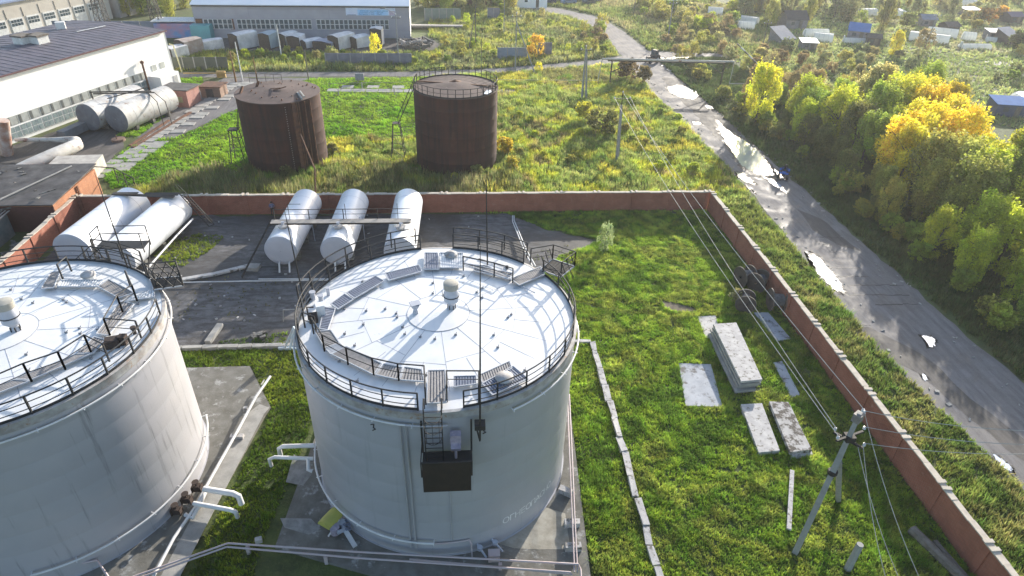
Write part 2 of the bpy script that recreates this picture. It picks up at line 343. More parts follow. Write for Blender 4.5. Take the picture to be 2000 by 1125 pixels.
# ================= GRASS (stuff) =================
def vnoise(x, y, s, seed):
    g = np.random.default_rng(seed).random((256, 256)); X = x / s; Y = y / s
    i = np.floor(X).astype(int); j = np.floor(Y).astype(int); fx = X - i; fy = Y - j; fx = fx * fx * (3 - 2 * fx); fy = fy * fy * (3 - 2 * fy)
    a = g[i % 256, j % 256]; b = g[(i + 1) % 256, j % 256]; c = g[i % 256, (j + 1) % 256]; d = g[(i + 1) % 256, (j + 1) % 256]
    return (a * (1 - fx) + b * fx) * (1 - fy) + (c * (1 - fx) + d * fx) * fy
def fbm(x, y, s, seed): return .5 * vnoise(x, y, s, seed) + .3 * vnoise(x + 31, y + 17, s / 2.3, seed + 1) + .2 * vnoise(x + 7, y + 91, s / 5.1, seed + 2)
def inpoly(x, y, poly):
    r = np.zeros(len(x), bool); n = len(poly); j = n - 1
    for i in range(n):
        xi, yi = poly[i][0], poly[i][1]; xj, yj = poly[j][0], poly[j][1]
        c = ((yi > y) != (yj > y)) & (x < (xj - xi) * (y - yi) / (yj - yi + 1e-12) + xi); r ^= c; j = i
    return r
EXC = []     # polygons kept clear of grass
EXR = [(CT, TR + .1), (LT, TR + .1), ((-.38, 86.8), 5.6), ((-23.7, 87.4), 5.35)]
def rect(x0, x1, y0, y1): return [(x0, y0), (x1, y0), (x1, y1), (x0, y1)]
def grass(name, polys, dens, h, wd, pal, clump=5, hn=(8, .5), lean=.35, seed=1, exc=True, minfac=0.0, z0=0, palscale=9, patch=None, gap=.16):
    xs, ys = [], []
    for poly in polys:
        a = np.array([(p[0], p[1]) for p in poly]); lo, hi = a.min(0), a.max(0); n = int((hi[0] - lo[0]) * (hi[1] - lo[1]) * dens / clump)
        x = rng.uniform(lo[0], hi[0], n); y = rng.uniform(lo[1], hi[1], n); k = inpoly(x, y, poly); xs.append(x[k]); ys.append(y[k])
    x = np.concatenate(xs); y = np.concatenate(ys)
    if exc:
        k = np.ones(len(x), bool)
        for p in EXC: k &= ~inpoly(x, y, p)
        for c, r in EXR: k &= (x - c[0]) ** 2 + (y - c[1]) ** 2 > r * r
        x, y = x[k], y[k]
    if patch is not None:
        k = vnoise(x, y, patch[0], seed + 40) * .6 + vnoise(x, y, patch[0] / 3, seed + 41) * .4 > patch[1]; x, y = x[k], y[k]
    hf = 1 - hn[1] + 2 * hn[1] * fbm(x, y, hn[0], seed); tf = fbm(x, y, palscale, seed + 5); tf = np.clip((tf - .28) / .44, 0, .9999)
    mic = vnoise(x, y, .75, seed + 9) * .7 + vnoise(x, y, .33, seed + 10) * .3; kk = mic > gap; x, y, hf, tf, mic = x[kk], y[kk], hf[kk], tf[kk], mic[kk]; hf = hf * (.45 + 1.05 * mic)
    pal = np.array(pal); q = tf * (len(pal) - 1); i = q.astype(int); f = (q - i)[:, None]; col = pal[i] * (1 - f) + pal[np.minimum(i + 1, len(pal) - 1)] * f
    N = len(x) * clump
    X = np.repeat(x, clump) + rng.normal(0, wd * 1.6, N); Y = np.repeat(y, clump) + rng.normal(0, wd * 1.6, N)
    Hh = np.repeat(hf, clump) * h * rng.uniform(.55, 1.2, N); C = np.repeat(col * (.85 + .35 * mic)[:, None], clump, 0) * rng.uniform(.65, 1.35, (N, 1)) * (1 + rng.normal(0, .08, (N, 3)))
    a = rng.uniform(0, 2 * np.pi, N); la = rng.uniform(0, 2 * np.pi, N); ll = np.abs(rng.normal(0, lean, N)) * Hh; W = wd * rng.uniform(.6, 1.4, N)
    v = np.empty((N, 3, 3)); dx, dy = np.cos(a) * W, np.sin(a) * W
    C = C * 1.15; v[:, 0] = np.stack([X - dx, Y - dy, np.full(N, z0)], 1); v[:, 1] = np.stack([X + dx, Y + dy, np.full(N, z0)], 1)
    v[:, 2] = np.stack([X + np.cos(la) * ll, Y + np.sin(la) * ll, z0 + Hh], 1)
    me = bpy.data.meshes.new(name); me.vertices.add(N * 3); me.vertices.foreach_set('co', v.reshape(-1)); me.loops.add(N * 3); me.loops.foreach_set('vertex_index', np.arange(N * 3, dtype=np.int32))
    me.polygons.add(N); me.polygons.foreach_set('loop_start', np.arange(0, N * 3, 3, dtype=np.int32))
    ca = me.color_attributes.new('Col', 'FLOAT_COLOR', 'POINT'); cc = np.ones((N, 3, 4), dtype=np.float32); cc[:, :, :3] = np.clip(C, .004, 1)[:, None, :]; ca.data.foreach_set('color', cc.reshape(-1))
    me.materials.append(leafA); me.update(calc_edges=True)
    o = link(bpy.data.objects.new(name, me)); o['kind'] = 'stuff'; o['category'] = 'grass' if 'grass' in name else 'ground cover'; o['label'] = GL[name] if name in GL else None
    return o
GL = {'lawn_grass': 'lush bright green grass covering the walled yard floor', 'meadow_grass': 'tall rough yellow-green weeds on the waste ground behind the brick wall',
      'verge_grass': 'rough olive grass on the verge between the brick wall and the muddy road', 'dark_verge_grass': 'dark green weeds along the foot of the trees right of the road',
      'garden_grass': 'low green grass and vegetable rows in the far garden plots', 'far_grass': 'pale green overgrown grass around the far crossroads', 'yard_weeds': 'thin weeds sprouting through the dirty yard paving'}
# slabs & similar that stay clear of grass (filled below before scattering)
PATHSLABS = []
# ================= BIG TANKS =================
def roofz(r): return 12.0 + max(0, TR - r) * .032
def PR(px, py, c, dz=.05):
    z = 12.3
    for _ in range(12):
        p = P(px, py, z); z = roofz(math.hypot(p.x - c[0], p.y - c[1])) + dz
    p = P(px, py, z); return p
def rail(c, r, z, a0, a1, step=12.5, h=1.15, nr=3, toe=True, ends=True):
    mb = MB(); n = max(2, int(round(abs(a1 - a0) / step))); k = n * 3
    for j in range(nr): mb.tube(arc(c, r, z + h * (j + 1) / nr, a0, a1, k), .042 if j == nr - 1 else .026, 6)
    for i in range(n + 1):
        p = pol(c, r, a0 + (a1 - a0) * i / n, z); mb.bar(p, p + Vector((0, 0, h)), .085)
    if toe:
        pts = arc(c, r, z + .08, a0, a1, k)
        for a, b in zip(pts, pts[1:]): mb.bar(a, b, .03, .17)
    return mb
def railpts(pts, h=1.15, nr=3, spacing=1.6):
    mb = MB(); pts = [Vector(p) for p in pts]
    for a, b in zip(pts, pts[1:]):
        for j in range(nr): u = Vector((0, 0, h * (j + 1) / nr)); mb.tube([a + u, b + u], .04 if j == nr - 1 else .024, 6)
        k = max(1, int((b - a).length / spacing))
        for i in range(k + 1): p = a.lerp(b, i / k); mb.bar(p, p + Vector((0, 0, h)), .08)
    return mb
def panel(root, quad, m, bars=True):
    """grating panel: bars across with a light edge frame"""
    a, b, c, d = [Vector(q) for q in quad]; mb = MB()
    L = ((b - a).length + (c - d).length) / 2; n = max(4, int(L / .15))
    for i in range(n):
        f = (i + .5) / n; mb.bar(a.lerp(b, f), d.lerp(c, f), L / n * .55, .03)
    dn = Vector((0, 0, -.035)); mb.add([a + dn, b + dn, c + dn, d + dn], [(0, 1, 2, 3)])
    if not bars: mb = MB().add([a, b, c, d, a + dn, b + dn, c + dn, d + dn], [(0, 1, 2, 3), (7, 6, 5, 4)])
    o = mb.build('walkway_panel', m, root)
    fr = MB()
    for p, q in ((a, b), (b, c), (c, d), (d, a)): fr.bar(p, q, .045, .08)
    fr.build('panel_frame', rimframe, o); return o
lugm = mat('lug metal', (.25, .25, .27))
rimframe = mat('pale frame paint', (.5, .52, .56), None, 2, .5, 0, 0)
def hatch(root, p, r=.42, h=.22):
    mb = MB().lathe([(r * .8, -.1), (r * .8, h * .5)], p, 20); o = mb.build('hatch', roofp, root, 40)
    MB().lathe([(0, h + .08), (r * .6, h + .06), (r, h * .8), (r, h * .5), (0, h * .5)], p, 20).build('hatch_cover', rimp, o, 40); return o
def vent(root, p, s=1.0, m=None):
    """breather valve: flange, tapered neck, fat drum with a flat cap"""
    m = m or roofp2
    o = MB().lathe([(0, -.1), (.22 * s, -.1), (.22 * s, .15 * s), (.18 * s, .3 * s), (.42 * s, .58 * s), (.46 * s, .62 * s), (.46 * s, 1.15 * s), (.38 * s, 1.4 * s), (.4 * s, 1.5 * s)], p, 28).build('vent_stack', m, root, 40)
    MB().lathe([(.47 * s, .95 * s), (.5 * s, .95 * s), (.5 * s, 1.0 * s), (.47 * s, 1.0 * s)], p, 28).build('clamp_band', railm, o, 40)
    MB().lathe([(.4 * s, 1.48 * s), (.46 * s, 1.5 * s), (.46 * s, 1.88 * s), (.42 * s, 1.9 * s), (0, 1.91 * s)], p, 28).build('vent_cap', ventcap, o, 40)
    b = MB()
    for k in range(6):
        q = pol(p, .24 * s, 60 * k, p[2]); b.bar(q + Vector((0, 0, -.02)), q + Vector((0, 0, .3 * s)), .05)
    b.bar(pol(p, .55 * s, 190, p[2] + .9 * s), pol(p, .55 * s, 190, p[2] + 1.4 * s), .04); b.build('flange_bolts', railm, o); return o
roofp2 = mat('vent paint', (.42, .44, .50), (.36, .38, .43), 1, .5, 0, .1)
ventcap = mat('vent cap', (.34, .33, .29), (.26, .25, .22), 2, .6, 0, .2)
def mast(root, base, top, name='lightning_mast'):
    a, b = Vector(base), Vector(top); m1 = a.lerp(b, .45); m2 = a.lerp(b, .8)
    return MB().tube([a, m1, m2, b], [.055, .042, .028, .012], 7).build(name, darkm, root)
def valve(root, p, s=1.0):
    mb = MB().tube([p, p + Vector((0, 0, .5 * s))], .05 * s, 6).lathe([(.02, .5 * s), (.2 * s, .5 * s), (.2 * s, .54 * s), (.02, .54 * s)], p, 14).box(p + Vector((0, 0, .05)), (.34 * s, .34 * s, .4 * s)).box(p + Vector((.25 * s, 0, 0)), (.06, .42 * s, .42 * s)).box(p + Vector((-.25 * s, 0, 0)), (.06, .42 * s, .42 * s))
    return mb.build('valve', rustdark, root)
rustdark = mat('dark rusty fitting', (.05, .03, .022), (.03, .02, .018), 4, .8)
def tank_base(c, name, label, pm_):
    root = empty(name, (c[0], c[1], .2), 0, label, 'storage tank')
    mb = MB(); z = [.22] + [1.5 * k + .22 for k in range(1, 8)] + [11.98]; prof = [(TR + .09, .2), (TR + .09, .235), (TR, .24)]
    for a, b in zip(z, z[1:]): prof += [(TR, a + .02), (TR, b - .01), (TR - .0015, b)]
    mb.lathe(prof, (c[0], c[1], 0), 160).build('shell', pm_, root, 40)
    MB().lathe([(TR + .002, 11.5), (TR + .05, 11.55), (TR + .05, 11.97), (TR + .07, 12.02), (TR - .12, 12.04)], (c[0], c[1], 0), 160).build('rim', rimp, root, 40)
    rm = MB().lathe([(TR - .1, roofz(TR - .1) + .02), (TR * .75, roofz(TR * .75)), (TR * .5, roofz(TR * .5)), (1.9, roofz(1.9)), (1.88, roofz(1.9) + .02), (0.001, roofz(0) + .02)], (c[0], c[1], 0), 144).build('roof', roofp, root, 40)
    sm = MB()
    for k in range(24):
        a = k * 15 + 6; r1 = 1.9 if k % 2 == 0 else 4.6
        sm.bar(pol(c, r1, a, roofz(r1) + .004), pol(c, TR - .15, a, roofz(TR) + .006), .03, .01)
        if k % 2 == 0:
            rr = 4.6 + .3 * math.sin(k * 2.1); p = pol(c, rr, a, 0); q = pol(c, rr, a + 30, 0); sm.bar((p.x, p.y, roofz(rr) + .004), (q.x, q.y, roofz(rr) + .004), .028, .01)
    for a, b in zip(arc(c, 1.9, roofz(1.9) + .02, 0, 360, 36), arc(c, 1.9, roofz(1.9) + .02, 0, 360, 36)[1:]): sm.bar(a, b, .035, .015)
    sm.build('roof_seams', mat('roof seam line', (.40, .41, .45), None, 2, .6, 0, 0), rm)
    rs = random.Random(int(abs(c[0]) * 10)); proto = None
    for k in range(34):
        a = rs.uniform(0, 360); r = rs.uniform(2, 7.6); p = pol(c, r, a, roofz(r))
        if proto is None: proto = MB().box(p + Vector((0, 0, .05)), (.16, .06, .1)).bar(p + Vector((0, 0, .05)), p + Vector((.06, .12, .14)), .03).build('roof_lug', lugm, rm); p0 = p
        else: o = proto.copy(); link(o); o.parent = rm; o.location = p - p0
    return root
    return root
def ringpipe(root, c, r, z, a0, a1, rad=.055, m=None, feet=14):
    mb = MB().tube(arc(c, r, z, a0, a1, 72), rad, 8); n = max(2, int(abs(a1 - a0) / feet))
    for i in range(n + 1):
        a = a0 + (a1 - a0) * i / n; mb.bar(pol(c, TR - .02, a, z - .05), pol(c, r + .12, a, z - .05), .05)
    return mb.build('ring_pipe', m or whitep, root, 40)

# ---- centre tank
T1 = tank_base(CT, 'storage_tank', 'large grey round fuel tank in the centre foreground with a hanging service cage', paint)
c = CT
rail(c, TR - .12, 12.03, 280, 393, 12.5).build('guard_rail', railm, T1)
rail(c, TR - .12, 12.03, 46, 84, 12.5).build('guard_rail', railm, T1)
rail(c, TR - .12, 12.03, 100, 264, 12.6).build('guard_rail', railm, T1)
rail(c, TR + .22, 12.35, 46, 84, 12.6, 1.2, 3, False).build('guard_rail', railm, T1)
rail(c, TR + .22, 12.35, 102, 172, 12.6, 1.2, 2, False).build('guard_rail', railm, T1)
Q = lambda *pp, dz=.22: [PR(x, y, c, dz) for x, y in pp]
panel(T1, Q((829, 494), (855, 494), (858, 526), (828, 526)), gratm)
panel(T1, Q((818, 518), (752, 534), (759, 548), (824, 530)), gratm)
panel(T1, Q((733, 539), (677, 572), (692, 583), (750, 549)), gratm)
panel(T1, Q((673, 574), (646, 594), (660, 604), (690, 585)), gratm)
panel(T1, Q((633, 600), (624, 642), (640, 645), (655, 603)), gratm)
panel(T1, Q((616, 648), (634, 680), (663, 670), (646, 645)), gratd)
panel(T1, Q((637, 682), (646, 692), (672, 680), (664, 671)), rimframe)
panel(T1, Q((648, 692), (730, 732), (745, 710), (676, 677)), gratd)
panel(T1, Q((734, 732), (780, 742), (786, 718), (750, 711)), gratd)
panel(T1, Q((782, 742), (828, 745), (824, 722), (790, 717)), gratd)
panel(T1, [PR(836, 724, c, .25), PR(869, 723, c, .25), PR(872, 786, c, .3), PR(834, 788, c, .3)], gratd)
panel(T1, Q((886, 735), (930, 734), (930, 750), (886, 756)), gratm)
panel(T1, Q((937, 732), (995, 706), (1000, 720), (942, 748)), gratd)
panel(T1, Q((942, 750), (1002, 715), (1032, 740), (962, 772)), gratm)
panel(T1, Q((858, 494), (904, 495), (904, 523), (860, 523)), roofp)
panel(T1, Q((905, 516), (950, 519), (1001, 542), (992, 545), (935, 528))[:4], gratd)
panel(T1, Q((925, 518), (1003, 534), (996, 544), (925, 529)), gratd)
panel(T1, Q((997, 545), (1056, 521), (1064, 536), (1014, 557)), gratd)
plat = [Vector((x, y, 12.3)) for x, y in ((5.35, 37.3), (6.35, 38.7), (7.75, 37.7), (6.6, 36.3))]
panel(T1, plat, railm)
railpts([plat[0] + Vector((-.6, .9, 0)), plat[1], plat[2], plat[3]], 1.15, 3, 1.2).build('guard_rail', railm, T1)
for a, b in ((plat[0], plat[1]), (plat[3], plat[2])):
    tr = MB()
    for k in range(3):
        tr.bar(a.lerp(b, k / 3) + Vector((0, 0, 1.1)), a.lerp(b, (k + 1) / 3), .04); tr.bar(a.lerp(b, k / 3), a.lerp(b, (k + 1) / 3) + Vector((0, 0, -.9)), .04)
    tr.build('bridge_truss', railm, T1)
railpts([PR(613, 652, c, .2), PR(634, 686, c, .2), PR(680, 712, c, .2), PR(730, 732, c, .2), PR(779, 743, c, .2), PR(830, 747, c, .2), PR(832, 790, c, .15)], 1.15, 2, 1.7).build('inner_rail', railm, T1)
railpts([PR(873, 785, c, .15), PR(873, 757, c, .2), PR(935, 757, c, .2), PR(935, 785, c, .15)], 1.15, 2, 2.4).build('inner_rail', railm, T1)
railpts([PR(905, 528, c, .2), PR(965, 541, c, .2), PR(1001, 552, c, .2)], 1.1, 2, 1.7).build('inner_rail', railm, T1)
railpts([PR(618, 648, c, .2), PR(596, 640, c, .2)], 1.1, 2, 1.2).build('inner_rail', railm, T1)
vent(T1, PR(882, 602, c, 0), 1.0); 
sv = PR(812, 612, c, 0)
o = MB().lathe([(0, -.1), (.18, -.1), (.18, .12), (.12, .3), (.16, .45)], sv, 16).build('small_vent', roofp2, T1, 40)
MB().box(sv + Vector((0, 0, .74)), (.62, .5, .05), .4).add([sv + Vector((x * a, y * a, z)) for z, a in ((.42, .14), (.72, .27)) for x, y in ((-1, -1), (1, -1), (1, 1), (-1, 1))], [(0, 1, 5, 4), (1, 2, 6, 5), (2, 3, 7, 6), (3, 0, 4, 7)]).build('vent_hood', roofp2, o)
hatch(T1, PR(881, 501, c, .15), .45, .3); hatch(T1, PR(985, 742, c, .15), .5, .28)
for px, py, s in ((612, 585, .5), (628, 592, .45), (642, 577, .35)):
    p = PR(px, py, c, 0); o = MB().lathe([(.16 * s * 2, -.1), (.16 * s * 2, .5), (.2 * s * 2, .52), (.2 * s * 2, .6), (0, .6)], p, 16).build('gauge_pipe', roofp2, T1, 40)
pb_ = PR(628, 618, c, 0); MB().box(pb_ + Vector((0, 0, .45)), (.5, .5, .9), .3).build('sampler_box', roofp, T1)
MB().box(pb_ + Vector((-.35, -.55, .3)), (.5, .35, .6), .2).tube([pb_ + Vector((-.7, -.3, 0)), pb_ + Vector((-.7, -.3, .9)), pb_ + Vector((-.3, -.3, .9))], .05).build('level_gauge', rustdark, T1)
MB().bar(PR(990, 521, c, .02), PR(990, 521, c, .25), .2).tube([PR(935, 505, c, .08), PR(985, 520, c, .1)], .025, 6).build('cable_stub', darkm, T1)
MB().bar(PR(1008, 553, c, .1), PR(1045, 572, c, .1), .06).bar(PR(1003, 562, c, .05), PR(1018, 560, c, .05), .12, .05).build('loose_bar', roofp2, T1)
ringpipe(T1, c, TR + .22, 11.25, -62, 262, .055); ringpipe(T1, c, TR + .3, 1.75, 170, 267, .06)
dp = MB(); 
for a in (257.6, 259.6): dp.tube([pol(c, TR + .2, a, 11.25), pol(c, TR + .12, a, 11.1), pol(c, TR + .12, a, 2.2), pol(c, TR + .12, a, 1.0)], .06, 8)
dp.tube(arc(c, TR + .22, 11.25, 259.6, 274, 8), .055); dp.build('down_pipe', paint, T1, 40)
MB().tube([pol(c, TR + .05, 266, 8.5), pol(c, TR + .05, 273, .8)][:1] + [pol(c, TR + .05, 274, 7.5), pol(c, TR + .05, 274, 1.6)], .035).build('thin_conduit', paint, T1)
MB().tube(arc(c, TR + .12, 1.5, 267, 281, 8) + [pol(c, TR + .35, 281.5, 1.4), pol(c, TR + .5, 281.6, .3)], .05, 8).build('foam_pipe', pinkp, T1, 40)
# hanging service cage with ladder
cg = MB(); x0, x1, yy, yf, zb, zt = -2.18, .36, 24.0, 22.35, 9.35, 11.6
for x in (x0, x1): cg.bar((x, yy, zb), (x, yy, 11.6), .1); cg.bar((x, yf, zb), (x, yf, zb + 1.0), .06); cg.bar((x, yf, zb + 1.0), (x, yy - .1, zb + 1.0), .05)
cg.box(((x0 + x1) / 2, (yy + yf) / 2, zb), (x1 - x0, yy - yf, .08)); cg.bar((x0, yf, zb + 1.0), (x1, yf, zb + 1.0), .08)
o = cg.build('service_platform', darkm, T1)
MB().box(((x0 + x1) / 2, yf - .03, zb - .05), (x1 - x0 - .1, .05, 2.1)).build('apron_plate', mat('black plate', (.022, .018, .017), (.035, .025, .022), 2, .6, .2, .1), o)
ld_ = MB(); lx0, lx1, ly = -1.98, -1.1, 23.35
for x in (lx0, lx1): ld_.bar((x, ly, 9.4), (x, ly, 13.1), .06); ld_.tube([(x, ly, 13.1), (x, ly + .5, 13.25), (x, ly + .9, 12.9), (x, ly + .9, 12.2)], .03, 6)
for k in range(10): ld_.bar((lx0, ly, 9.6 + k * .36), (lx1, ly, 9.6 + k * .36), .035)
for z in (11.3, 12.0, 12.7):
    ld_.tube([Vector(((lx0 + lx1) / 2 + .45 * math.cos(R(a)), ly - .1 + .62 * math.sin(R(a)), z)) for a in range(180, 361, 20)], .022, 5)
for a in (225, 270, 315): ld_.bar(((lx0 + lx1) / 2 + .45 * math.cos(R(a)), ly - .1 + .62 * math.sin(R(a)), 11.3), ((lx0 + lx1) / 2 + .45 * math.cos(R(a)), ly - .1 + .62 * math.sin(R(a)), 12.7), .025)
ld_.build('caged_ladder', darkm, T1)
fg = MB().box((-.45, 23.75, 10.55), (.55, .4, .75)).box((-.45, 23.55, 10.25), (.5, .5, .25), 0, .3).tube([(-.45, 23.5, 10.2), (-.45, 23.4, 9.5)], .07, 8)
fg.build('foam_chamber', mat('faded lilac paint', (.38, .33, .39), (.24, .21, .26), 4, .7, 0, .2), T1)
mast(T1, (.80, 23.72, 10.4), (.80, 23.72, 21.9)); MB().box((.8, 23.85, 11.35), (.55, .5, .3)).bar((.6, 23.95, 11.2), (.8, 23.75, 10.3), .08).build('mast_bracket', darkm, T1)
mast(T1, P(952, 517, 12.1), P(949, 316, 19.7)); mast(T1, (-9.85, 34.3, 12.0), (-10.05, 34.3, 18.6))
sym = MB()
for a, z in ((247, 10.4), (287, 10.2)):
    p = pol(c, TR + .03, a, z); sym.tube([p + Vector((-.12, 0, .25)), p + Vector((.05, 0, .3)), p + Vector((.0, -.02, .05)), p + Vector((.12, -.02, -.05)), p + Vector((-.05, -.02, -.15))], .03, 5)
sym.build('hook', darkm, T1)
fl = MB()
for a in (284.5, 291): p = pol(c, TR, a, .75); q = pol(c, TR + .9, a + 2, .5); fl.tube([p, p.lerp(q, .5), q], .07, 8); fl.lathe([(0, -.12), (.17, -.12), (.17, .12), (0, .12)], p.lerp(q, .3), 12)
fl.build('drain_valve', roofp2, T1, 40)
# lettering
def lettering(txt, root, c, a0, a1, z, size, m, R0=TR):
    mbs = MB(); n = len(txt)
    for i, ch in enumerate(txt):
        cu = bpy.data.curves.new('t', 'FONT'); cu.body = ch; cu.size = size; cu.align_x = 'CENTER'
        ob = bpy.data.objects.new('t', cu); COL.objects.link(ob); bpy.context.view_layer.update()
        me = bpy.data.meshes.new_from_object(ob.evaluated_get(bpy.context.evaluated_depsgraph_get()))
        a = R(a0 + (a1 - a0) * (i + .5) / n)
        vs = []
        for v in me.vertices:
            aa = a + v.co.x / R0; vs.append((c[0] + (R0 + .012) * math.cos(aa), c[1] + (R0 + .012) * math.sin(aa), z + v.co.y))
        mbs.add(vs, [tuple(p.vertices) for p in me.polygons])
        bpy.data.objects.remove(ob); bpy.data.curves.remove(cu); bpy.data.meshes.remove(me)
    return mbs.build('lettering', m, root)
lettm = mat('worn white lettering', (.80, .80, .80), (.62, .62, .63), 2, .7, 0, 0, spots=((.34, .35, .36), .36, 3))
lettering('ОГНЕОПАСНО', T1, CT, 296, 325.5, 1.75, .72, lettm)

# ---- left tank
T2 = tank_base(LT, 'storage_tank', 'large grey round fuel tank cut off by the left edge of the photo', paintL)
c = LT
rail(c, TR - .12, 12.03, -78, 12, 12.5).build('guard_rail', railm, T2)
rail(c, TR - .12, 12.03, 34, 170, 12.5).build('guard_rail', railm, T2)
rail(c, TR + .22, 12.35, 52, 80, 12.5, 1.2, 3, False).build('guard_rail', railm, T2)
panel(T2, Q((118, 530), (105, 562), (80, 564), (100, 532)), gratd)
panel(T2, Q((118, 548), (202, 547), (190, 560), (112, 560)), roofp)
panel(T2, Q((212, 546), (262, 572), (232, 582), (192, 560)), gratd)
panel(T2, Q((262, 574), (300, 566), (302, 580), (236, 590)), roofp)
panel(T2, Q((236, 588), (262, 594), (212, 655), (188, 652)), gratd)
panel(T2, Q((184, 658), (206, 664), (182, 690), (150, 690)), gratd)
panel(T2, Q((148, 692), (180, 690), (60, 742), (30, 740)), gratd)
panel(T2, Q((28, 742), (58, 744), (-60, 790), (-80, 780)), gratd)
bp = [Vector((x, y, 12.3)) for x, y in ((-18.6, 34.8), (-18.0, 36.6), (-15.9, 36.0), (-16.6, 34.3))]
bp = [P(*q, 12.3) for q in ((300, 566), (292, 545), (352, 540), (358, 558))]
panel(T2, bp, railm)
railpts([bp[1], bp[2], bp[3]], 1.15, 3, 1.1).build('guard_rail', railm, T2)
for a, b in ((bp[1], bp[2]), (bp[0], bp[3])):
    tr = MB()
    for k in range(3): tr.bar(a.lerp(b, k / 3) + Vector((0, 0, 1.1)), a.lerp(b, (k + 1) / 3), .05); tr.bar(a.lerp(b, k / 3), a.lerp(b, (k + 1) / 3) + Vector((0, 0, 1.1)), .05)
    tr.build('bridge_truss', railm, T2)
railpts([PR(-60, 800, c, .2), PR(62, 745, c, .2), PR(128, 722, c, .2), PR(178, 688, c, .2), PR(214, 706, c, .15)], 1.2, 2, 1.7).build('inner_rail', railm, T2)
railpts([PR(276, 660, c, .2), PR(215, 655, c, .2), PR(240, 610, c, .2), PR(268, 588, c, .2), PR(255, 560, c, .2)], 1.2, 2, 1.7).build('inner_rail', railm, T2)
railpts([PR(123, 545, c, .2), PR(140, 530, c, .2)], 1.1, 2, 1.5).build('inner_rail', railm, T2)
vent(T2, PR(32, 645, c, 0), 1.05)
hatch(T2, PR(174, 541, c, .15), .45, .3)
g = PR(222, 676, c, 0); MB().box(g + Vector((0, 0, .25)), (.7, .6, .5), .3).box(g + Vector((.5, .2, .3)), (.4, .4, .55)).build('sampler_box', rustdark, T2); MB().lathe([(.1, 0), (.1, .35), (.16, .36), (.16, .5), (0, .5)], PR(264, 652, c, 0), 12).build('gauge_pipe', rustdark, T2)
ringpipe(T2, c, TR + .22, 11.25, -95, 45, .055); ringpipe(T2, c, TR + .3, 1.75, -75, 26, .06)
mast(T2, (-22.25, 38.75, 12), (-22.35, 38.9, 18.8))
for px, py in ((385, 945), (365, 968), (345, 990)): valve(T2, P(px, py + 8, .75), 1.1)
sw = MB()
for k in range(12): a = P(130 - k * 2, 500 + k * 0, 12) ; 
st0, st1 = Vector((-24.6, 39.6, 12.2)), Vector((-29.5, 44.5, 8.0))
for dx in (0, .8):
    sw.bar(st0 + Vector((dx, 0, 0)), st1 + Vector((dx, 0, 0)), .08, .2); sw.tube([st0 + Vector((dx, 0, 1.1)), st1 + Vector((dx, 0, 1.1))], .03)
for k in range(18): p = st0.lerp(st1, k / 17); sw.bar(p, p + Vector((.8, 0, 0)), .2, .03)
for k in range(6): p = st0.lerp(st1, k / 5); sw.bar(p, p + Vector((0, 0, 1.1)), .04); sw.bar(p + Vector((.8, 0, 0)), p + Vector((.8, 0, 1.1)), .04)
for x, y, z in ((st1.x, st1.y, 8), (st1.x + .8, st1.y, 8), (-26.8, 41.8, 10.2), (-26, 41.8, 10.2)): sw.bar((x, y, .2), (x, y, z), .1)
sw.build('stair', railm, T2)
fr = MB(); base = Vector((-23.6, 40.9, 12.3))
for dx in (-1.6, 1.6):
    for dy in (0, 1.1): fr.bar(base + Vector((dx, dy, -.3)), base + Vector((dx, dy, 1.2)), .06)
for z in (0, .6, 1.2): fr.bar(base + Vector((-1.6, 1.1, z)), base + Vector((1.6, 1.1, z)), .05); fr.bar(base + Vector((-1.6, 0, z)), base + Vector((-1.6, 1.1, z)), .05)
fr.box(base + Vector((0, .55, 0)), (3.2, 1.1, .06)); fr.bar(base + Vector((-1.6, 1.1, -2)), base + Vector((-1.6, 0, 0)), .06); fr.bar(base + Vector((1.6, 1.1, 0)), base + Vector((1.6, -.5, -2)), .06)
fr.build('landing', railm, T2)

# ================= RUSTY TANKS =================
def rusty(c, r, h, label, railing):
    root = empty('rusty_tank', (c[0], c[1], 0), 0, label, 'storage tank')
    prof = [(r, 0)]
    for k in range(1, 7): prof += [(r, h * k / 6 - .03), (r + .006, h * k / 6 - .015), (r, h * k / 6)]
    MB().lathe(prof, (*c, 0), 96).build('shell', rust, root, 40)
    MB().lathe([(r + .1, h - .05), (r + .1, h + .05), (r - .2, h + .06), (r * .5, h + .22), (0.01, h + .5)], (*c, 0), 96).build('roof', rustlit, root, 40)
    if railing: rail(c, r - .05, h + .02, 0, 360, 10, 1.15, 2, True).build('guard_rail', darkm, root)
    return root
RL = rusty((-23.7, 87.4), 5.3, 9.5, 'rusty brown tank without railing, left of the two behind the brick wall', False)
RR = rusty((-.38, 86.8), 5.57, 10.5, 'rusty brown tank with a railing all round its roof, behind the brick wall', True)
cR = (-.38, 86.8); MB().bar((-5.5, 88.5, 10.75), (5.0, 86.2, 10.75), .25, .12).build('roof_beam', rustst, RR)
MB().lathe([(0.01, .3), (.5, .12), (.9, 0)], (-.4, 87.8, 10.85), 10).build('roof_cap', rustst, RR)
MB().add([P(945, 183, 10.72), P(950, 176, 10.75), P(958, 175, 10.75), P(960, 179, 10.72), P(952, 184, 10.72)], [(0, 1, 2, 3, 4)]).build('rain_pool', pm, RR)
la = MB(); A, B_ = P(742, 250, 4.2), Vector((-5.6, 88.2, 10.6))
A = Vector((-8.3, 87.5, 5.2))
for dx in (0, .55):
    la.bar(A + Vector((0, dx, 0)), B_ + Vector((0, dx, 0)), .07); la.bar(A + Vector((0, dx, 1)), B_ + Vector((0, dx, 1)), .05)
for k in range(14): p = A.lerp(B_, k / 13); la.bar(p, p + Vector((0, .55, 0)), .05)
for k in range(5): p = A.lerp(B_, k / 4); la.bar(p, p + Vector((0, 0, 1)), .05)
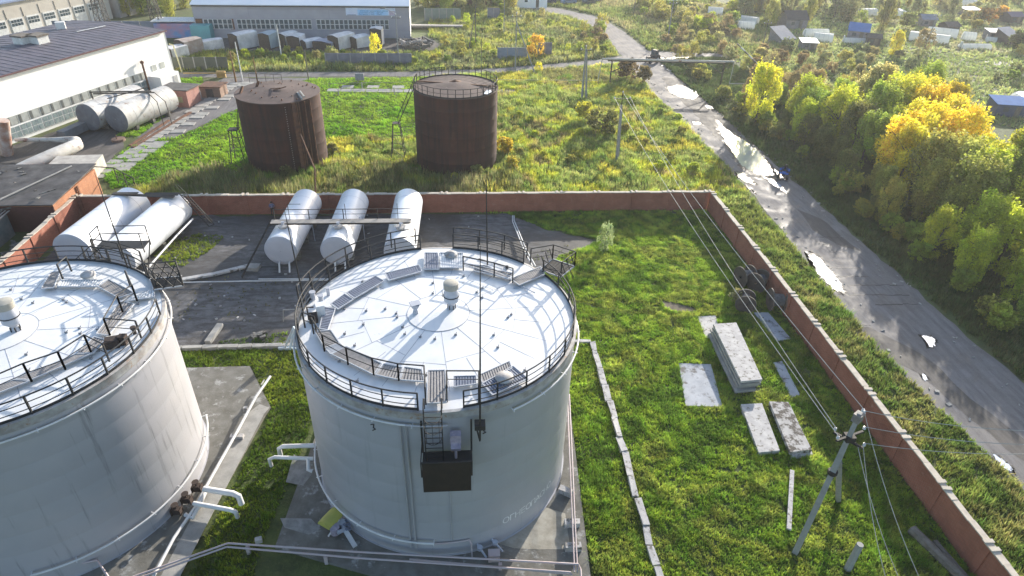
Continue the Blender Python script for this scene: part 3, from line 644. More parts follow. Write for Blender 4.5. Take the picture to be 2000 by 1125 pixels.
for sx, sy in ((-1, -1), (1, -1), (1, 1), (-1, 1)):
    la.bar((A.x - .3 + sx * .45, A.y + .3 + sy * .45, 5.2), (A.x - .3 + sx * 1.0, A.y + .3 + sy * 1.0, 0), .1)
for z, s in ((3.6, .62), (1.9, .82)):
    cs = [(A.x - .3 + sx * s, A.y + .3 + sy * s, z) for sx, sy in ((-1, -1), (1, -1), (1, 1), (-1, 1))]
    for i in range(4): la.bar(cs[i], cs[(i + 1) % 4], .06)
    la.bar(cs[0], (cs[1][0], cs[1][1], z - 1.4), .05); la.bar(cs[1], (cs[2][0], cs[2][1], z - 1.4), .05)
la.box((A.x - .3, A.y + .3, 5.2), (1.0, 1.0, .06)); la.build('stair_tower', darkm, RR)
la = MB(); bx, by = -30.2, 86.9
for sx, sy in ((-1, -1), (1, -1), (1, 1), (-1, 1)): la.bar((bx + sx * .5, by + sy * .5, 4.6), (bx + sx * .9, by + sy * .9, 0), .1)
for z in (4.6, 3.2, 1.8):
    cs = [(bx + sx * .65, by + sy * .65, z) for sx, sy in ((-1, -1), (1, -1), (1, 1), (-1, 1))]
    for i in range(4): la.bar(cs[i], cs[(i + 1) % 4], .06)
    la.bar(cs[0], (cs[1][0], cs[1][1], z - 1.3), .05)
la.bar((bx + .5, by, 4.6), (-28.7, 87.2, 9.5), .08); la.bar((bx + .5, by + .6, 4.6), (-28.7, 87.8, 9.5), .08); la.box((bx, by, 4.6), (1.1, 1.1, .06)); la.build('stair_tower', darkm, RL)
o = MB()
for k in range(5): o.bar((-28.3 + k * 1.1, 91.5 - .1 * k * k * .2, 9.5), (-28.3 + k * 1.1, 91.5 - .1 * k * k * .2, 10.7), .05)
for z in (10.1, 10.7): o.tube([(-28.3 + k * 1.1, 91.5 - .02 * k * k, z) for k in range(5)], .03, 5)
o.build('guard_rail', darkm, RL)
cR = (-23.7, 87.4); o = MB()
for k in range(40):
    a = random.uniform(0, 360); r = random.uniform(.8, 5); p = pol(cR, r, a, 9.55 + .05); o.box(p + Vector((0, 0, .1)), (.14, .14, .2))
o.bar((-24, 86.5, 9.95), (-22.5, 87.3, 10.2), .1); o.bar((-24.5, 87.2, 9.95), (-23, 86.4, 10.3), .08); o.bar((-26.8, 89, 9.6), (-26.5, 89.4, 10.3), .25); o.bar((-28.2, 86.2, 9.5), (-28.0, 87.2, 10.2), .25)
o.build('roof_fittings', rustst, RL)
o = MB(); o.bar(P(581, 181, 9.7), P(590, 193, 9.75), .22); o.bar(P(586, 178, 9.9), P(594, 189, 9.9), .18); o.build('roof_flap', conc, RL)
o = MB(); aa = 292
for k in range(30): p = pol(cR, 5.36, 291 + .22 * k * 0, .3 + k * .3); o.box(p, (.07, .07, .09))
for k in range(30): p = pol(cR, 5.36, 300, .3 + k * .3); o.box(p, (.07, .07, .09))
o.build('rivet_row', mat('pale rivets', (.3, .27, .25)), RL)
o = MB()
for a in (306, 309, 318, 327): o.tube([pol(cR, 5.5, a, 9.4), pol(cR, 5.5, a, .2)], .09, 7)
o.box(pol(cR, 5.45, 302, 5.0), (.25, .5, 9.0), R(302)); o.build('stiffener', rustst, RL)
MB().tube([pol(cR, 5.8, 304, 5.5), Vector((-17.6, 75.5, 3.6)), Vector((-17.4, 72.2, .1))], .09, 6).build('drop_pipe', rustst, RL)

# ================= HORIZONTAL VESSELS =================
def vessel(name, a, b, r, label, group, m, me_, z, hatchf=None, saddles=3, endr=.16):
    a, b = Vector((*a, z)), Vector((*b, z)); d = (b - a).normalized(); L = (b - a).length
    root = empty(name, (a.x, a.y, 0), 0, label, 'horizontal tank', group)
    u = Vector((0, 0, 1)); x = d.cross(u).normalized(); n = 48
    def ring(t, rr): return [a + d * t + (x * math.cos(2 * math.pi * j / n) + u * math.sin(2 * math.pi * j / n)) * rr for j in range(n)]
    mb = MB(); ts = [(0, r)] + [(L * k / 6, r) for k in range(1, 6)] + [(L, r)]; base = []
    rs = [ring(t, rr) for t, rr in ts]; vs = [v for q in rs for v in q]; fs = []
    for i in range(len(rs) - 1):
        for j in range(n): fs.append((i * n + j, i * n + (j + 1) % n, (i + 1) * n + (j + 1) % n, (i + 1) * n + j))
    mb.add(vs, fs).build('body', m, root, 40)
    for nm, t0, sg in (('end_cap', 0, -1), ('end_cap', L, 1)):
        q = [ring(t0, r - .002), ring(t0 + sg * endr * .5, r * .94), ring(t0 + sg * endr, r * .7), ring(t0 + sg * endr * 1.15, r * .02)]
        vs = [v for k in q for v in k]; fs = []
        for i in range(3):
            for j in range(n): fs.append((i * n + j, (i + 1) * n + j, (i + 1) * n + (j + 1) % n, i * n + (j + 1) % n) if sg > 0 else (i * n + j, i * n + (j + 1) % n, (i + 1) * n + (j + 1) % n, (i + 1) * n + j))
        MB().add(vs, fs).build(nm, me_ if sg < 0 else m, root, 60)  # near cap takes the grey end colour, far cap the body colour
    rz = math.atan2(d.y, d.x)
    sdl = []
    for k in range(saddles):
        p = a + d * (L * (k + .6) / (saddles + .2)); MB().box((p.x, p.y, (z - r * .75) / 2), (.5, r * 1.5, z - r * .75), rz).build('saddle', concd, root)
    bnd = MB()
    for k in (1, 3, 5): t = L * k / 6; q = ring(t, r + .006); q2 = ring(t + .05, r + .006); bnd.add(q + q2, [(j, (j + 1) % n, n + (j + 1) % n, n + j) for j in range(n)])
    bnd.build('weld_band', me_, root, 40)
    if hatchf:
        p = a + d * (L * hatchf) + u * (r - .05); o = MB().lathe([(.38, 0), (.38, .25), (.48, .26), (.48, .34), (0, .36)], p, 20).build('manhole', rimp, root, 40)
        MB().tube([p + Vector((0, 0, .34)), p + Vector((0, 0, .7)), p + Vector((.3, 0, .7))], .07).box(p + Vector((.05, 0, .6)), (.25, .25, .3)).build('relief_valve', roofp2, o)
    return root
VG = 'white horizontal tanks in the walled yard'
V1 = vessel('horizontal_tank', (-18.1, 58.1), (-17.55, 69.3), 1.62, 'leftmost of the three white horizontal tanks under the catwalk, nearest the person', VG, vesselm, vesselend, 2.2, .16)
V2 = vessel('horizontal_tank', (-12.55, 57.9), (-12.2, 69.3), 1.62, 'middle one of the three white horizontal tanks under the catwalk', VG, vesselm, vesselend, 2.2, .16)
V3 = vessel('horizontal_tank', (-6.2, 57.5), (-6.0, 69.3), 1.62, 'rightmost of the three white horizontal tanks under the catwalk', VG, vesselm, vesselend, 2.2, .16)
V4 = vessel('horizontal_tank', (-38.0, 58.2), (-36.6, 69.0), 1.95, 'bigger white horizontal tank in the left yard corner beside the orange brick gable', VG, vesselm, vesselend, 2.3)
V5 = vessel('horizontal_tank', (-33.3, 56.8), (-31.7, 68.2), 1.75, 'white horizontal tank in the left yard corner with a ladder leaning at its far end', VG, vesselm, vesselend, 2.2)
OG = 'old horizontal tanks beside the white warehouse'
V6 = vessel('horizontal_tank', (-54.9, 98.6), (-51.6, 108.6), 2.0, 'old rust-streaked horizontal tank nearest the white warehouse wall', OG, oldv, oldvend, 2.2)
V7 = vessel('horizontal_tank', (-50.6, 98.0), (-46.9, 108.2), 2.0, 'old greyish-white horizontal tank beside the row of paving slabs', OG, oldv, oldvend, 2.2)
pp = MB()
for v, x in ((V1, -18.1), (V2, -12.55)):
    for dx in (-.25, .75): p = Vector((x + dx, 57.6, 1.0)); pp = MB().tube([p + Vector((0, .3, 0)), p, p + Vector((0, -.1, -.35)), Vector((p.x, 57.2, .15))], .09, 8); pp.build('outlet_pipe', whitep, v, 40)
for v, x in ((V1, -16.3), (V2, -10.9)):
    MB().tube([(x, 63.6, 3.0), (x + .3, 63.6, 3.15), (x + .35, 63.6, .2)], .05, 6).build('drain_pipe', roofp2, v)
# catwalk over the three vessels
cw = empty('catwalk', (-12, 60.3, 0), 0, 'narrow pale catwalk with thin railings crossing the tops of three white tanks', 'catwalk')
MB().box((-12.2, 60.6, 4.15), (14.2, .85, .08)).build('deck', mat('pale boards', (.30, .28, .26), (.22, .21, .20), 2, .8), cw)
MB().bar((-19.3, 60.15, 4.1), (-5.1, 60.15, 4.1), .06, .16).bar((-19.3, 61.05, 4.1), (-5.1, 61.05, 4.1), .06, .16).build('side_beam', darkm, cw)
railpts([(-19.0, 61.05, 4.2), (-5.1, 61.05, 4.2)], 1.1, 2, 3.2).build('guard_rail', darkm, cw)
q = MB()
for x in (-17.5, -11.8, -6.5): q.bar((x, 61.05, 4.2), (x, 61.05, 5.9), .05)
q.bar((-17.5, 61.05, 5.9), (-16.2, 61.05, 5.9), .04); q.build('handhold', darkm, cw)
ml = MB()
for dx in (0, .7): ml.bar((-19.4, 60.3 + dx, 4.1), (-21.9, 56.5 + dx * .9, .1), .08, .16)
for k in range(15): a = Vector((-19.4, 60.3, 4.1)).lerp(Vector((-21.9, 56.5, .1)), k / 14); ml.bar(a, a + Vector((0, .7, 0)), .06)
ml.build('step_ladder', darkm, cw)
# ladder over V5
L5 = empty('ladder', (-30, 66, 0), 0, 'dark steel ladder leaning over the far end of a white horizontal tank', 'ladder')
q = MB(); a, b = P(350, 378, 4.1), P(408, 442, .3)
for o_ in (Vector((0, 0, 0)), Vector((.45, .45, 0))): q.bar(a + o_, b + o_, .08)
for k in range(17): p = a.lerp(b, k / 16); q.bar(p, p + Vector((.45, .45, 0)), .05)
q.build('rungs', darkm, L5)
q = MB(); q.tube([P(342, 362, 5.0), P(414, 436, 1.3)], .03, 5); q.tube([P(346, 360, 5.3), P(416, 432, 1.6)], .03, 5); q.build('hand_line', darkm, L5)
q = MB(); pl = P(338, 378, 4.2); q.box((pl.x - 1.2, pl.y, 4.15), (3.6, .7, .06)); q.box((-36.2, 67.2, 4.35), (2.6, .6, .06)); q.bar((-37.5, 67.2, 4.3), (-31, 66.8, 4.1), .5, .06); q.build('top_plank', darkm, L5)
single('bar_rack', MB().bar((-56.5, 104.2, 4.3), (-47.5, 104.6, 4.4), .16).bar((-55.5, 103.2, 4.35), (-46.8, 103.9, 4.4), .16).bar((-52.5, 101, 4.3), (-49, 107, 4.3), .12).tube([(-48, 104.3, 4.3), (-46.2, 102.6, 3.4), (-45.2, 100.6, .2)], .06).tube([(-47, 104.3, 4.3), (-45.2, 103.2, 3.2), (-44.4, 101.6, .2)], .06).bar((-56.3, 104.2, 0), (-56.3, 104.2, 4.3), .14), darkm, 'dark frame of bars lying across the tops of the two old horizontal tanks', 'frame')
# ================= BRICK WALLS =================
def bwall(label, a, b, h, pil, side, m=brick):
    """brick wall from a to b with a pale coping; pilasters every few metres"""
    a, b = Vector((*a, 0)), Vector((*b, 0)); d = (b - a).normalized(); L = (b - a).length; rz = math.atan2(d.y, d.x); mid = (a + b) / 2
    root = empty('brick_wall', a, 0, label, 'wall')
    MB().box((mid.x, mid.y, h / 2 - .02), (L, .3, h - .04), rz).build('wall', m, root)
    cp = MB(); n = max(1, int(L / 1.5))
    for i in range(n):
        p = a.lerp(b, (i + .5) / n); cp.box((p.x, p.y, h + .03 + random.uniform(-.03, .03)), (L / n - .02, .42 + random.uniform(-.05, .08), .09), rz + random.uniform(-.02, .02))
    cp.build('coping', cope, root)
    k = int(L / pil)
    for i in range(k + 1):
        p = a + d * min(L, i * pil)
        o = MB().box((p.x, p.y, h / 2), (.5, .46, h + .02), rz).build('pillar', m, root)
        MB().box((p.x - d.x * .28, p.y - d.y * .28, h + .11), (.26, .62, .08), rz + random.uniform(-.15, .15)).box((p.x + d.x * .28, p.y + d.y * .28, h + .11), (.26, .62, .08), rz + random.uniform(-.15, .15)).build('pillar_cap', cope, o)
    return root
bwall('red brick wall at the back of the yard, in shade, facing the camera', (-43.3, 70.75), (30.6, 71.0), 2.42, 4.6, -1)
bwall('long red brick wall with pale coping running beside the muddy road', (30.75, 70.4), (30.9, 8), 2.45, 4.45, -1)
bwall('red brick wall along the left side of the yard, beside the sheds', (-43.6, 70.4), (-43.6, 38), 2.42, 4.6, 1)

# ================= WAREHOUSES =================
WB = Vector((-51.9, 125.3, 0)); WT = Vector((-.347, -.938, 0)).normalized(); WN = Vector((.938, -.347, 0)).normalized()
def Wp(u, v, z): return WB + WT * u - WN * v + Vector((0, 0, z))
def wbox(mb, u0, u1, v0, v1, z0, z1, W=Wp):
    vs = [W(u, v, z) for z in (z0, z1) for u, v in ((u0, v0), (u1, v0), (u1, v1), (u0, v1))]
    return mb.add(vs, [(0, 1, 2, 3), (7, 6, 5, 4), (4, 5, 1, 0), (5, 6, 2, 1), (6, 7, 3, 2), (7, 4, 0, 3)])
wh = empty('warehouse', Wp(0, 0, 0), 0, 'long warehouse with a bright white wall and dark ribbed roof at the left', 'warehouse')
wbox(MB(), 0, 62, 0, 20, 0, 8.9).build('wall', plaster, wh)
mb = MB()
for k in range(2):
    v0, v1, z0, z1 = ((-.35, 10, 8.95, 9.5), (10, 20.3, 9.5, 8.95))[k]
    mb.add([Wp(-.3, v0, z0), Wp(62, v0, z0), Wp(62, v1, z1), Wp(-.3, v1, z1), Wp(-.3, v0, z0 + .12), Wp(62, v0, z0 + .12), Wp(62, v1, z1 + .12), Wp(-.3, v1, z1 + .12)], [(0, 1, 2, 3), (7, 6, 5, 4), (4, 5, 1, 0), (5, 6, 2, 1), (6, 7, 3, 2), (7, 4, 0, 3)])
rf = mb.build('roof', roofgrey, wh)
mb = MB()
for k in range(50):
    u = -.1 + k * 1.25; mb.bar(Wp(u, -.35, 9.09), Wp(u, 10, 9.64), .09, .05); mb.bar(Wp(u, 10, 9.64), Wp(u, 20.3, 9.09), .09, .05)
mb.build('roof_ribs', mat('roof rib', (.26, .24, .28), (.035, .03, .035), .5, .5), rf)
MB().bar(Wp(-.3, -.37, 9.0), Wp(62, -.37, 9.0), .08, .22).build('eave_strip', mat('maroon strip', (.12, .05, .06)), rf)
for i, vp in enumerate((P(46, 80, 9.9), P(76, 79, 9.9))):
    o = MB().box(vp, (2.0, 2.0, 1.5), math.atan2(WT.y, WT.x)).build('roof_vent', framew, rf)
    MB().box(vp + Vector((0, 0, .85)), (2.3, 2.3, .25), math.atan2(WT.y, WT.x)).build('vent_lid', woodm, o)
MB().box(Wp(7, 15, 9.9), (1.4, 1.0, 1.2), .4).build('roof_vent', framew, rf)
MB().bar(Wp(3.5, 9, 9.72), Wp(9, 9.6, 9.75), .3, .04).build('roof_patch', framew, rf)
for k in range(30):
    u = 6.6 + k * 1.8
    if u > 58: break
    fr = wbox(MB(), u, u + 1.72, -.09, .02, 2.35, 3.55).build('window', mat('pale window panel', (.42, .44, .41), (.30, .31, .29), 1.3, .6), wh)
    wbox(MB(), u + 1.1, u + 1.45, -.12, -.03, 2.4, 3.5).build('pane', mat('window gap', (.12, .13, .12)), fr)
    fr = wbox(MB(), u, u + 1.72, -.09, .02, .5, 2.15).build('window', framew, wh)
    for j in range(2):
        wbox(MB(), u + .08 + j * .84, u + .8 + j * .84, -.11, .0, 1.38, 2.08).build('pane', glassg, fr); wbox(MB(), u + .08 + j * .84, u + .8 + j * .84, -.11, .0, .58, 1.3).build('pane', glassg, fr)
for u in (1.9, 3.9): fr = wbox(MB(), u, u + 1.2, -.08, .02, 3.1, 4.1).build('window', mat('pale window panel', (.42, .44, .41)), wh)
an = wbox(MB(), 1.6, 6.2, -2.4, 0.0, 0, 2.6).build('porch', plaster, wh)
wbox(MB(), 2.2, 3.2, -2.46, -2.38, 0, 2.1).build('door', mat('pale door', (.5, .5, .48)), an)
wbox(MB(), -.02, .1, -.04, .3, 0, 8.8).build('corner_pipe', whitep, wh)
MB().tube([Wp(7.3, -.5, 0), Wp(7.3, -.5, 5.0)], .16, 10).lathe([(.1, 0), (.3, .1), (.3, .4), (0, .6)], Wp(7.3, -.5, 5.0), 12).build('flue', rustst, wh)

GB = Vector((-86.7, 181.4, 0))
def Gp(u, v, z): return GB + WT * u - WN * v + Vector((0, 0, z))
gh = empty('garage_building', Gp(0, 0, 0), 0, 'long pale garage block with a row of white gates at the top left', 'garage building')
beige = mat('beige plaster', (.52, .48, .42), (.45, .41, .36), .5, .9)
wbox(MB(), 0, 60, 0, 16, 0, 7.6, Gp).build('wall', beige, gh)
wbox(MB(), -.3, 60, -.5, 16.4, 7.62, 7.95, Gp).build('roof', mat('blue sheet roof', (.22, .27, .40), (.18, .22, .33), .5, .4, .1), gh)
for k in range(12):
    u = 3.4 + k * 4.15
    d_ = wbox(MB(), u, u + 3.2, -.1, .02, 0, 4.5, Gp).build('gate', framew, gh)
    for i in range(4):
        for j in range(2): wbox(MB(), u + .25 + i * .72, u + .8 + i * .72, -.14, -.05, 2.95 + j * .68, 3.5 + j * .68, Gp).build('pane', glass, d_)
    wbox(MB(), u + 3.6, u + 3.72, -.06, .02, 4.5, 6.4, Gp).build('wall_joint', woodm, gh)
wbox(MB(), -8, -1.5, -1, 14, 0, 6.5, Gp).build('annex', mat('greyer plaster', (.44, .40, .38), (.36, .33, .3), .5, .9), gh)
mb = MB().box(P(185, 47, 1.2) + Vector((0, 0, 0)), (1, 1, 1)); 
cf = empty('concrete_fence', P(212, 46, 0), 0, 'low blue-grey parapet wall just behind the dark warehouse roof', 'wall')
a, b = Vector((-77, 140, 0)), Vector((-53.8, 131.8, 0))
a, b = P(110, 72, 0), P(314, 72, 0)
for k in range(6): p, q = a.lerp(b, k / 6 + .004), a.lerp(b, (k + 1) / 6 - .004); MB().bar(p + Vector((0, 0, 1.7)), q + Vector((0, 0, 1.7)), .25, 3.4).build('panel', mat('blue grey concrete', (.20, .22, .27), (.15, .165, .2), .6, .85), cf)

# far hall
fh = empty('factory_hall', (-59, 161.5, 0), 0, 'grey factory hall with a long window band and a blue banner', 'factory hall')
def Hp(f, z): a, b = Vector((-59.4, 160.9, 0)), Vector((-11.2, 163.3, 0)); p = a.lerp(b, f); p.z = z; return p
hd = (Hp(1, 0) - Hp(0, 0)).normalized(); hn = Vector((hd.y, -hd.x, 0))
def hbox(f0, f1, z0, z1, out=.06, dep=.1):
    mb = MB(); vs = [Hp(f, z) + hn * o for z in (z0, z1) for f, o in ((f0, out), (f1, out), (f1, out - dep), (f0, out - dep))]
    return mb.add(vs, [(3, 2, 1, 0), (4, 5, 6, 7), (0, 1, 5, 4), (1, 2, 6, 5), (2, 3, 7, 6), (3, 0, 4, 7)])
mb = MB(); D = -hn * 17; vs = [Hp(0, 0), Hp(1, 0), Hp(1, 0) + D, Hp(0, 0) + D]; vs += [v + Vector((0, 0, 7.1)) for v in vs]
rg = [Hp(1, 8.9) - hn * 8.5, Hp(0, 8.9) - hn * 8.5]
mb.add(vs + rg, [(0, 1, 5, 4), (1, 2, 6, 8, 5), (2, 3, 7, 6), (3, 0, 4, 9, 7)]); mb.build('wall', hallm, fh)
o = hn * .3
mb = MB(); e = [Hp(-.005, 7.12) + o, Hp(1.004, 7.12) + o, Hp(1.004, 8.98) - hn * 8.5, Hp(-.005, 8.98) - hn * 8.5, Hp(-.005, 7.12) + D - o, Hp(1.004, 7.12) + D - o]; up = Vector((0, 0, .14))
mb.add(e + [x + up for x in e], [(1, 0, 3, 2), (3, 4, 5, 2), (6, 7, 8, 9), (9, 8, 11, 10), (0, 1, 7, 6), (1, 2, 8, 7), (2, 5, 11, 8), (0, 6, 9, 3), (3, 9, 10, 4)]); mb.build('roof', roofpale, fh)
hbox(0, 1.002, 6.85, 7.1, .35, .4).build('eave_strip', darkm, fh)
mb = MB(); q = Hp(1.0, 0) ; vs = [Hp(1, 0) + hd * .06, Hp(1, 0) + hd * .06 + D]; mb.add([vs[0], vs[1], vs[1] + Vector((0, 0, 7.0)), Hp(1, 8.7) + hd * .06 - hn * 8.5, vs[0] + Vector((0, 0, 7.0))], [(0, 1, 2, 3, 4)]); mb.build('gable', plaster, fh)  # grey hall's side wall overlaid in white; the sunlit look is in the colour
k = 0; f = .04; 
while f < .88:
    if not (.155 < f < .18 or .53 < f < .548):
        w_ = hbox(f, f + .0205, 2.0, 4.15, .05, .1).build('window', framew, fh)
        for j in range(2): hbox(f + .002, f + .0185, 2.1 + j * 1.05, 3.02 + j * 1.05, .08, .1).build('pane', glass, w_)
    f += .0215
hbox(.005, .035, 1.9, 4.2, .03, .1).build('brick_panel', rustst, fh); hbox(.157, .176, 1.9, 4.2, .03, .1).build('brick_panel', rustst, fh)
for f in (.13, .135, .14): pass
for f0, f1, z0, z1 in ((0, .25, 4.4, 6.8), (.25, .62, 4.35, 6.2), (.62, .88, 4.4, 6.0), (.0, 1.0, .0, 1.5)):
    hbox(f0 + .002, f1 - .002, z0, z1, .02, .06).build('wall_panel', mat('grey hall panel light', (.36, .35, .385), (.31, .30, .335), .5, .8), fh)
bn = empty('banner', Hp(.80, 5.9) + hn * .1, 0, 'pale blue advertising banner with rows of writing on the grey factory hall', 'banner')
bluew = mat('banner cloth', (.62, .68, .80), (.55, .60, .75), .6, .7, 0, 0); 
hbox(.70, .934, 5.1, 6.75, .1, .04).build('cloth', bluew, bn)
hbox(.755, .90, 5.12, 6.35, .11, .03).build('blue_field', mat('banner blue', (.28, .55, .85), (.42, .62, .85), .6, .7), bn)
hbox(.705, .748, 5.12, 5.3, .11, .03).build('picture', mat('banner slate blue', (.25, .30, .45)), bn)  # small slate-blue strip low on the left of the cloth
hbox(.905, .932, 5.15, 6.1, .11, .03).build('picture', mat('banner picture', (.28, .2, .3), (.55, .5, .6), 2, .7), bn)
def flattext(txt, f, z, size, m, parent, out=.135, sx=1.0):
    cu = bpy.data.curves.new('t', 'FONT'); cu.body = txt; cu.size = size; ob = bpy.data.objects.new('t', cu); COL.objects.link(ob); bpy.context.view_layer.update()
    me = bpy.data.meshes.new_from_object(ob.evaluated_get(bpy.context.evaluated_depsgraph_get()))
    mb = MB().add([Hp(f, z) + hd * v.co.x * sx + Vector((0, 0, v.co.y)) + hn * out for v in me.vertices], [tuple(p.vertices) for p in me.polygons])
    bpy.data.objects.remove(ob); bpy.data.curves.remove(cu); bpy.data.meshes.remove(me); mb.build('lettering', m, parent)
tx = mat('banner ink', (.03, .16, .34)); tg = mat('banner grey ink', (.25, .28, .38))
flattext('ПИЛОМАТЕРИАЛЫ  СТРОИТЕЛЬНЫЕ  КОНСТРУКЦИИ', .757, 6.45, .27, tg, bn, sx=1.15)
for i, (a_, b_) in enumerate((('Пиломатериалы', 'Брус, доска'), ('Половая рейка', 'Двери'), ('Вагонная рейка', 'Окна'))):
    flattext(a_, .768 - i * .004, 5.95 - i * .36, .42, tx, bn, sx=1.1); flattext(b_, .845, 5.95 - i * .36, .42, tx, bn, sx=1.1)

# other far buildings at top
def shed(label, c, d, h, rz, wm, rm, rh=.8, name='garden_shed', cat='shed', mono=False, win=True):
    root = empty(name, (c[0], c[1], 0), rz, label, cat); hx, hy = d[0] / 2, d[1] / 2
    mb = MB(); mb.world = False
    if mono: t1, t2 = h, h + rh
    base = [(-hx, -hy), (hx, -hy), (hx, hy), (-hx, hy)]
    if mono:
        vs = [(x, y, 0) for x, y in base] + [(x, y, t1 if y < 0 else t2) for x, y in base]
        mb.add(vs, [(0, 1, 5, 4), (1, 2, 6, 5), (2, 3, 7, 6), (3, 0, 4, 7)]); o = .25
        r = MB(); r.world = False; s_ = rh / d[1]
        e = [(-hx - o, -hy - o, t1 - s_ * o + .02), (hx + o, -hy - o, t1 - s_ * o + .02), (hx + o, hy + o, t2 + s_ * o + .02), (-hx - o, hy + o, t2 + s_ * o + .02)]
        r.add(e + [(x, y, z + .08) for x, y, z in e], [(3, 2, 1, 0), (4, 5, 6, 7), (0, 1, 5, 4), (1, 2, 6, 5), (2, 3, 7, 6), (3, 0, 4, 7)])
    else:
        vs = [(x, y, 0) for x, y in base] + [(x, y, h) for x, y in base] + [(-hx, 0, h + rh), (hx, 0, h + rh)]
        mb.add(vs, [(0, 1, 5, 4), (1, 2, 6, 9, 5), (2, 3, 7, 6), (3, 0, 4, 8, 7)]); o = .3; s_ = rh / hy
        r = MB(); r.world = False
        for sg in (-1, 1):
            e = [(-hx - o, sg * (hy + o), h - s_ * o + .02), (hx + o, sg * (hy + o), h - s_ * o + .02), (hx + o, 0, h + rh + .02), (-hx - o, 0, h + rh + .02)]
            if sg > 0: e = e[::-1]
            r.add(e + [(x, y, z + .08) for x, y, z in e], [(3, 2, 1, 0), (4, 5, 6, 7), (0, 1, 5, 4), (1, 2, 6, 5), (2, 3, 7, 6), (3, 0, 4, 7)])
    mb.build('wall', wm, root); r.build('roof', rm, root)
    if win:
        q = MB(); q.world = False; q.box((hx * .35, -hy - .01, h * .45), (.9, .08, h * .85)).build('door', woodm, root)
        q = MB(); q.world = False; q.box((-hx * .4, -hy - .01, h * .6), (.9, .08, .8)).build('window', glass, root)
    return root
orig_build = MB.build
def build_local(s, name, m, parent=None, smooth=False, loc=None):
    if getattr(s, 'world', True) or parent is None: return orig_build(s, name, m, parent, smooth)
    me = bpy.data.meshes.new(name); me.from_pydata([tuple(v) for v in s.v], [], s.f); me.materials.append(m); me.update()
    if smooth: smooth_angle(me, 40)
    o = link(bpy.data.objects.new(name, me)); o.parent = parent; return o
MB.build = build_local
def LMB(): m_ = MB(); m_.world = False; return m_
blue = mat('blue painted sheet', (.10, .21, .46), (.08, .17, .38), .8, .9, 0, 0); blue.node_tree.nodes['Principled BSDF'].inputs['Specular IOR Level'].default_value = .1
greyr = mat('blue grey slate', (.17, .20, .26), (.13, .15, .19), 1, .6); darkw = mat('dark boards', (.05, .045, .045), (.08, .07, .065), 2, .9); bluw = mat('dark blue wall', (.05, .08, .15), None, 1, .7)
gw = mat('grey boards', (.22, .21, .22), (.16, .155, .16), 2, .9)
shed('small shed with a bright blue sheet roof beyond the golden trees', P(1962, 222, 0)[:2], (5.4, 3.6), 2.1, R(-12), bluw, blue, .5, mono=True)
shed('grey cottage with a light blue gabled roof in the garden plots', P(1672, 76, 0)[:2], (4.6, 4.2), 2.4, R(-28), gw, blue, 1.5)
shed('dark grey gabled shed half hidden by tall trees near the top', P(1545, 54, 0)[:2], (6, 5), 2.6, R(4), gw, darkw, 1.8)
shed('shed with a steep slate-blue lean-to roof behind a round bush', P(1525, 84, 0)[:2], (4.4, 4.4), 1.4, R(22), gw, greyr, 2.0, mono=True)
shed('small shed with a tilted grey sheet roof near the right edge', P(1966, 84, 0)[:2], (4.4, 4.6), 1.6, R(18), darkw, greyr, 1.7, mono=True)
shed('small bluish hut left of the tilted grey roof', P(1935, 76, 0)[:2], (3.2, 3), 1.9, R(-8), gw, greyr, .4, mono=True)
shed('dark purple-roofed shed behind the orange garden tree', P(1972, 44, 0)[:2], (4.5, 4), 2.1, R(5), darkw, mat('purple roof', (.10, .08, .14)), .9)
shed('grey hut standing left of the far slanting power pole', P(1805, 52, 0)[:2], (4, 3.6), 2.3, R(-6), gw, greyr, 1.0)
shed('low dark barn among bushes right of the power pole', P(1850, 62, 0)[:2], (4, 3.6), 1.8, R(10), darkw, darkw, .8)
shed('tiny dark hut beside the blue-roofed cottage', P(1702, 88, 0)[:2], (3, 3), 2.0, R(-20), darkw, darkw, .7)
shed('grey hut with a flat roof near the far right horizon', P(1890, 30, 0)[:2], (5, 3.4), 1.8, R(3), gw, greyr, .4, mono=True)
shed('pale flat-roofed shelter behind the brown bushes', P(1576, 95, 0)[:2], (3.6, 3), 1.7, R(-10), gw, framew, .35, mono=True)
shed('long blue-roofed shed beyond the far meadow at the top', P(945, 6, 0)[:2], (16, 6), 3.0, R(2), rustst, blue, 1.0, name='shed')
shed('white-walled workshop at the top of the photo above the meadow', P(1036, 12, 0)[:2], (9, 6), 3.4, R(3), plaster, gw, .6, name='shed', mono=True)
def greenhouse(label, c, d, rz, h=2.0):
    root = empty('greenhouse', (c[0], c[1], 0), rz, label, 'greenhouse', 'film greenhouses in the garden plots'); hx, hy = d[0] / 2, d[1] / 2; n = 10
    prof = [(-hx * 0 + hy * -math.cos(math.pi * i / n), h * math.sin(math.pi * i / n) ** .75) for i in range(n + 1)]
    vs = [(x, y, z) for x in (-hx, hx) for y, z in prof]; m = n + 1
    LMB().add(vs, [(i, i + 1, m + i + 1, m + i) for i in range(n)] + [tuple(range(m))[::-1], tuple(range(m, 2 * m))]).build('film', filmw, root)
    fr = LMB()
    for k in range(5): x = -hx + d[0] * k / 4; fr.tube([(x, y * 1.01, z * 1.01 + .01) for y, z in prof], .03, 4)
    fr.tube([(-hx, 0, h + .03), (hx, 0, h + .03)], .03, 4); fr.build('hoop_frame', framew, root)
    LMB().box((-hx - .03, 0, .85), (.06, .8, 1.7)).build('door', framew, root); return root
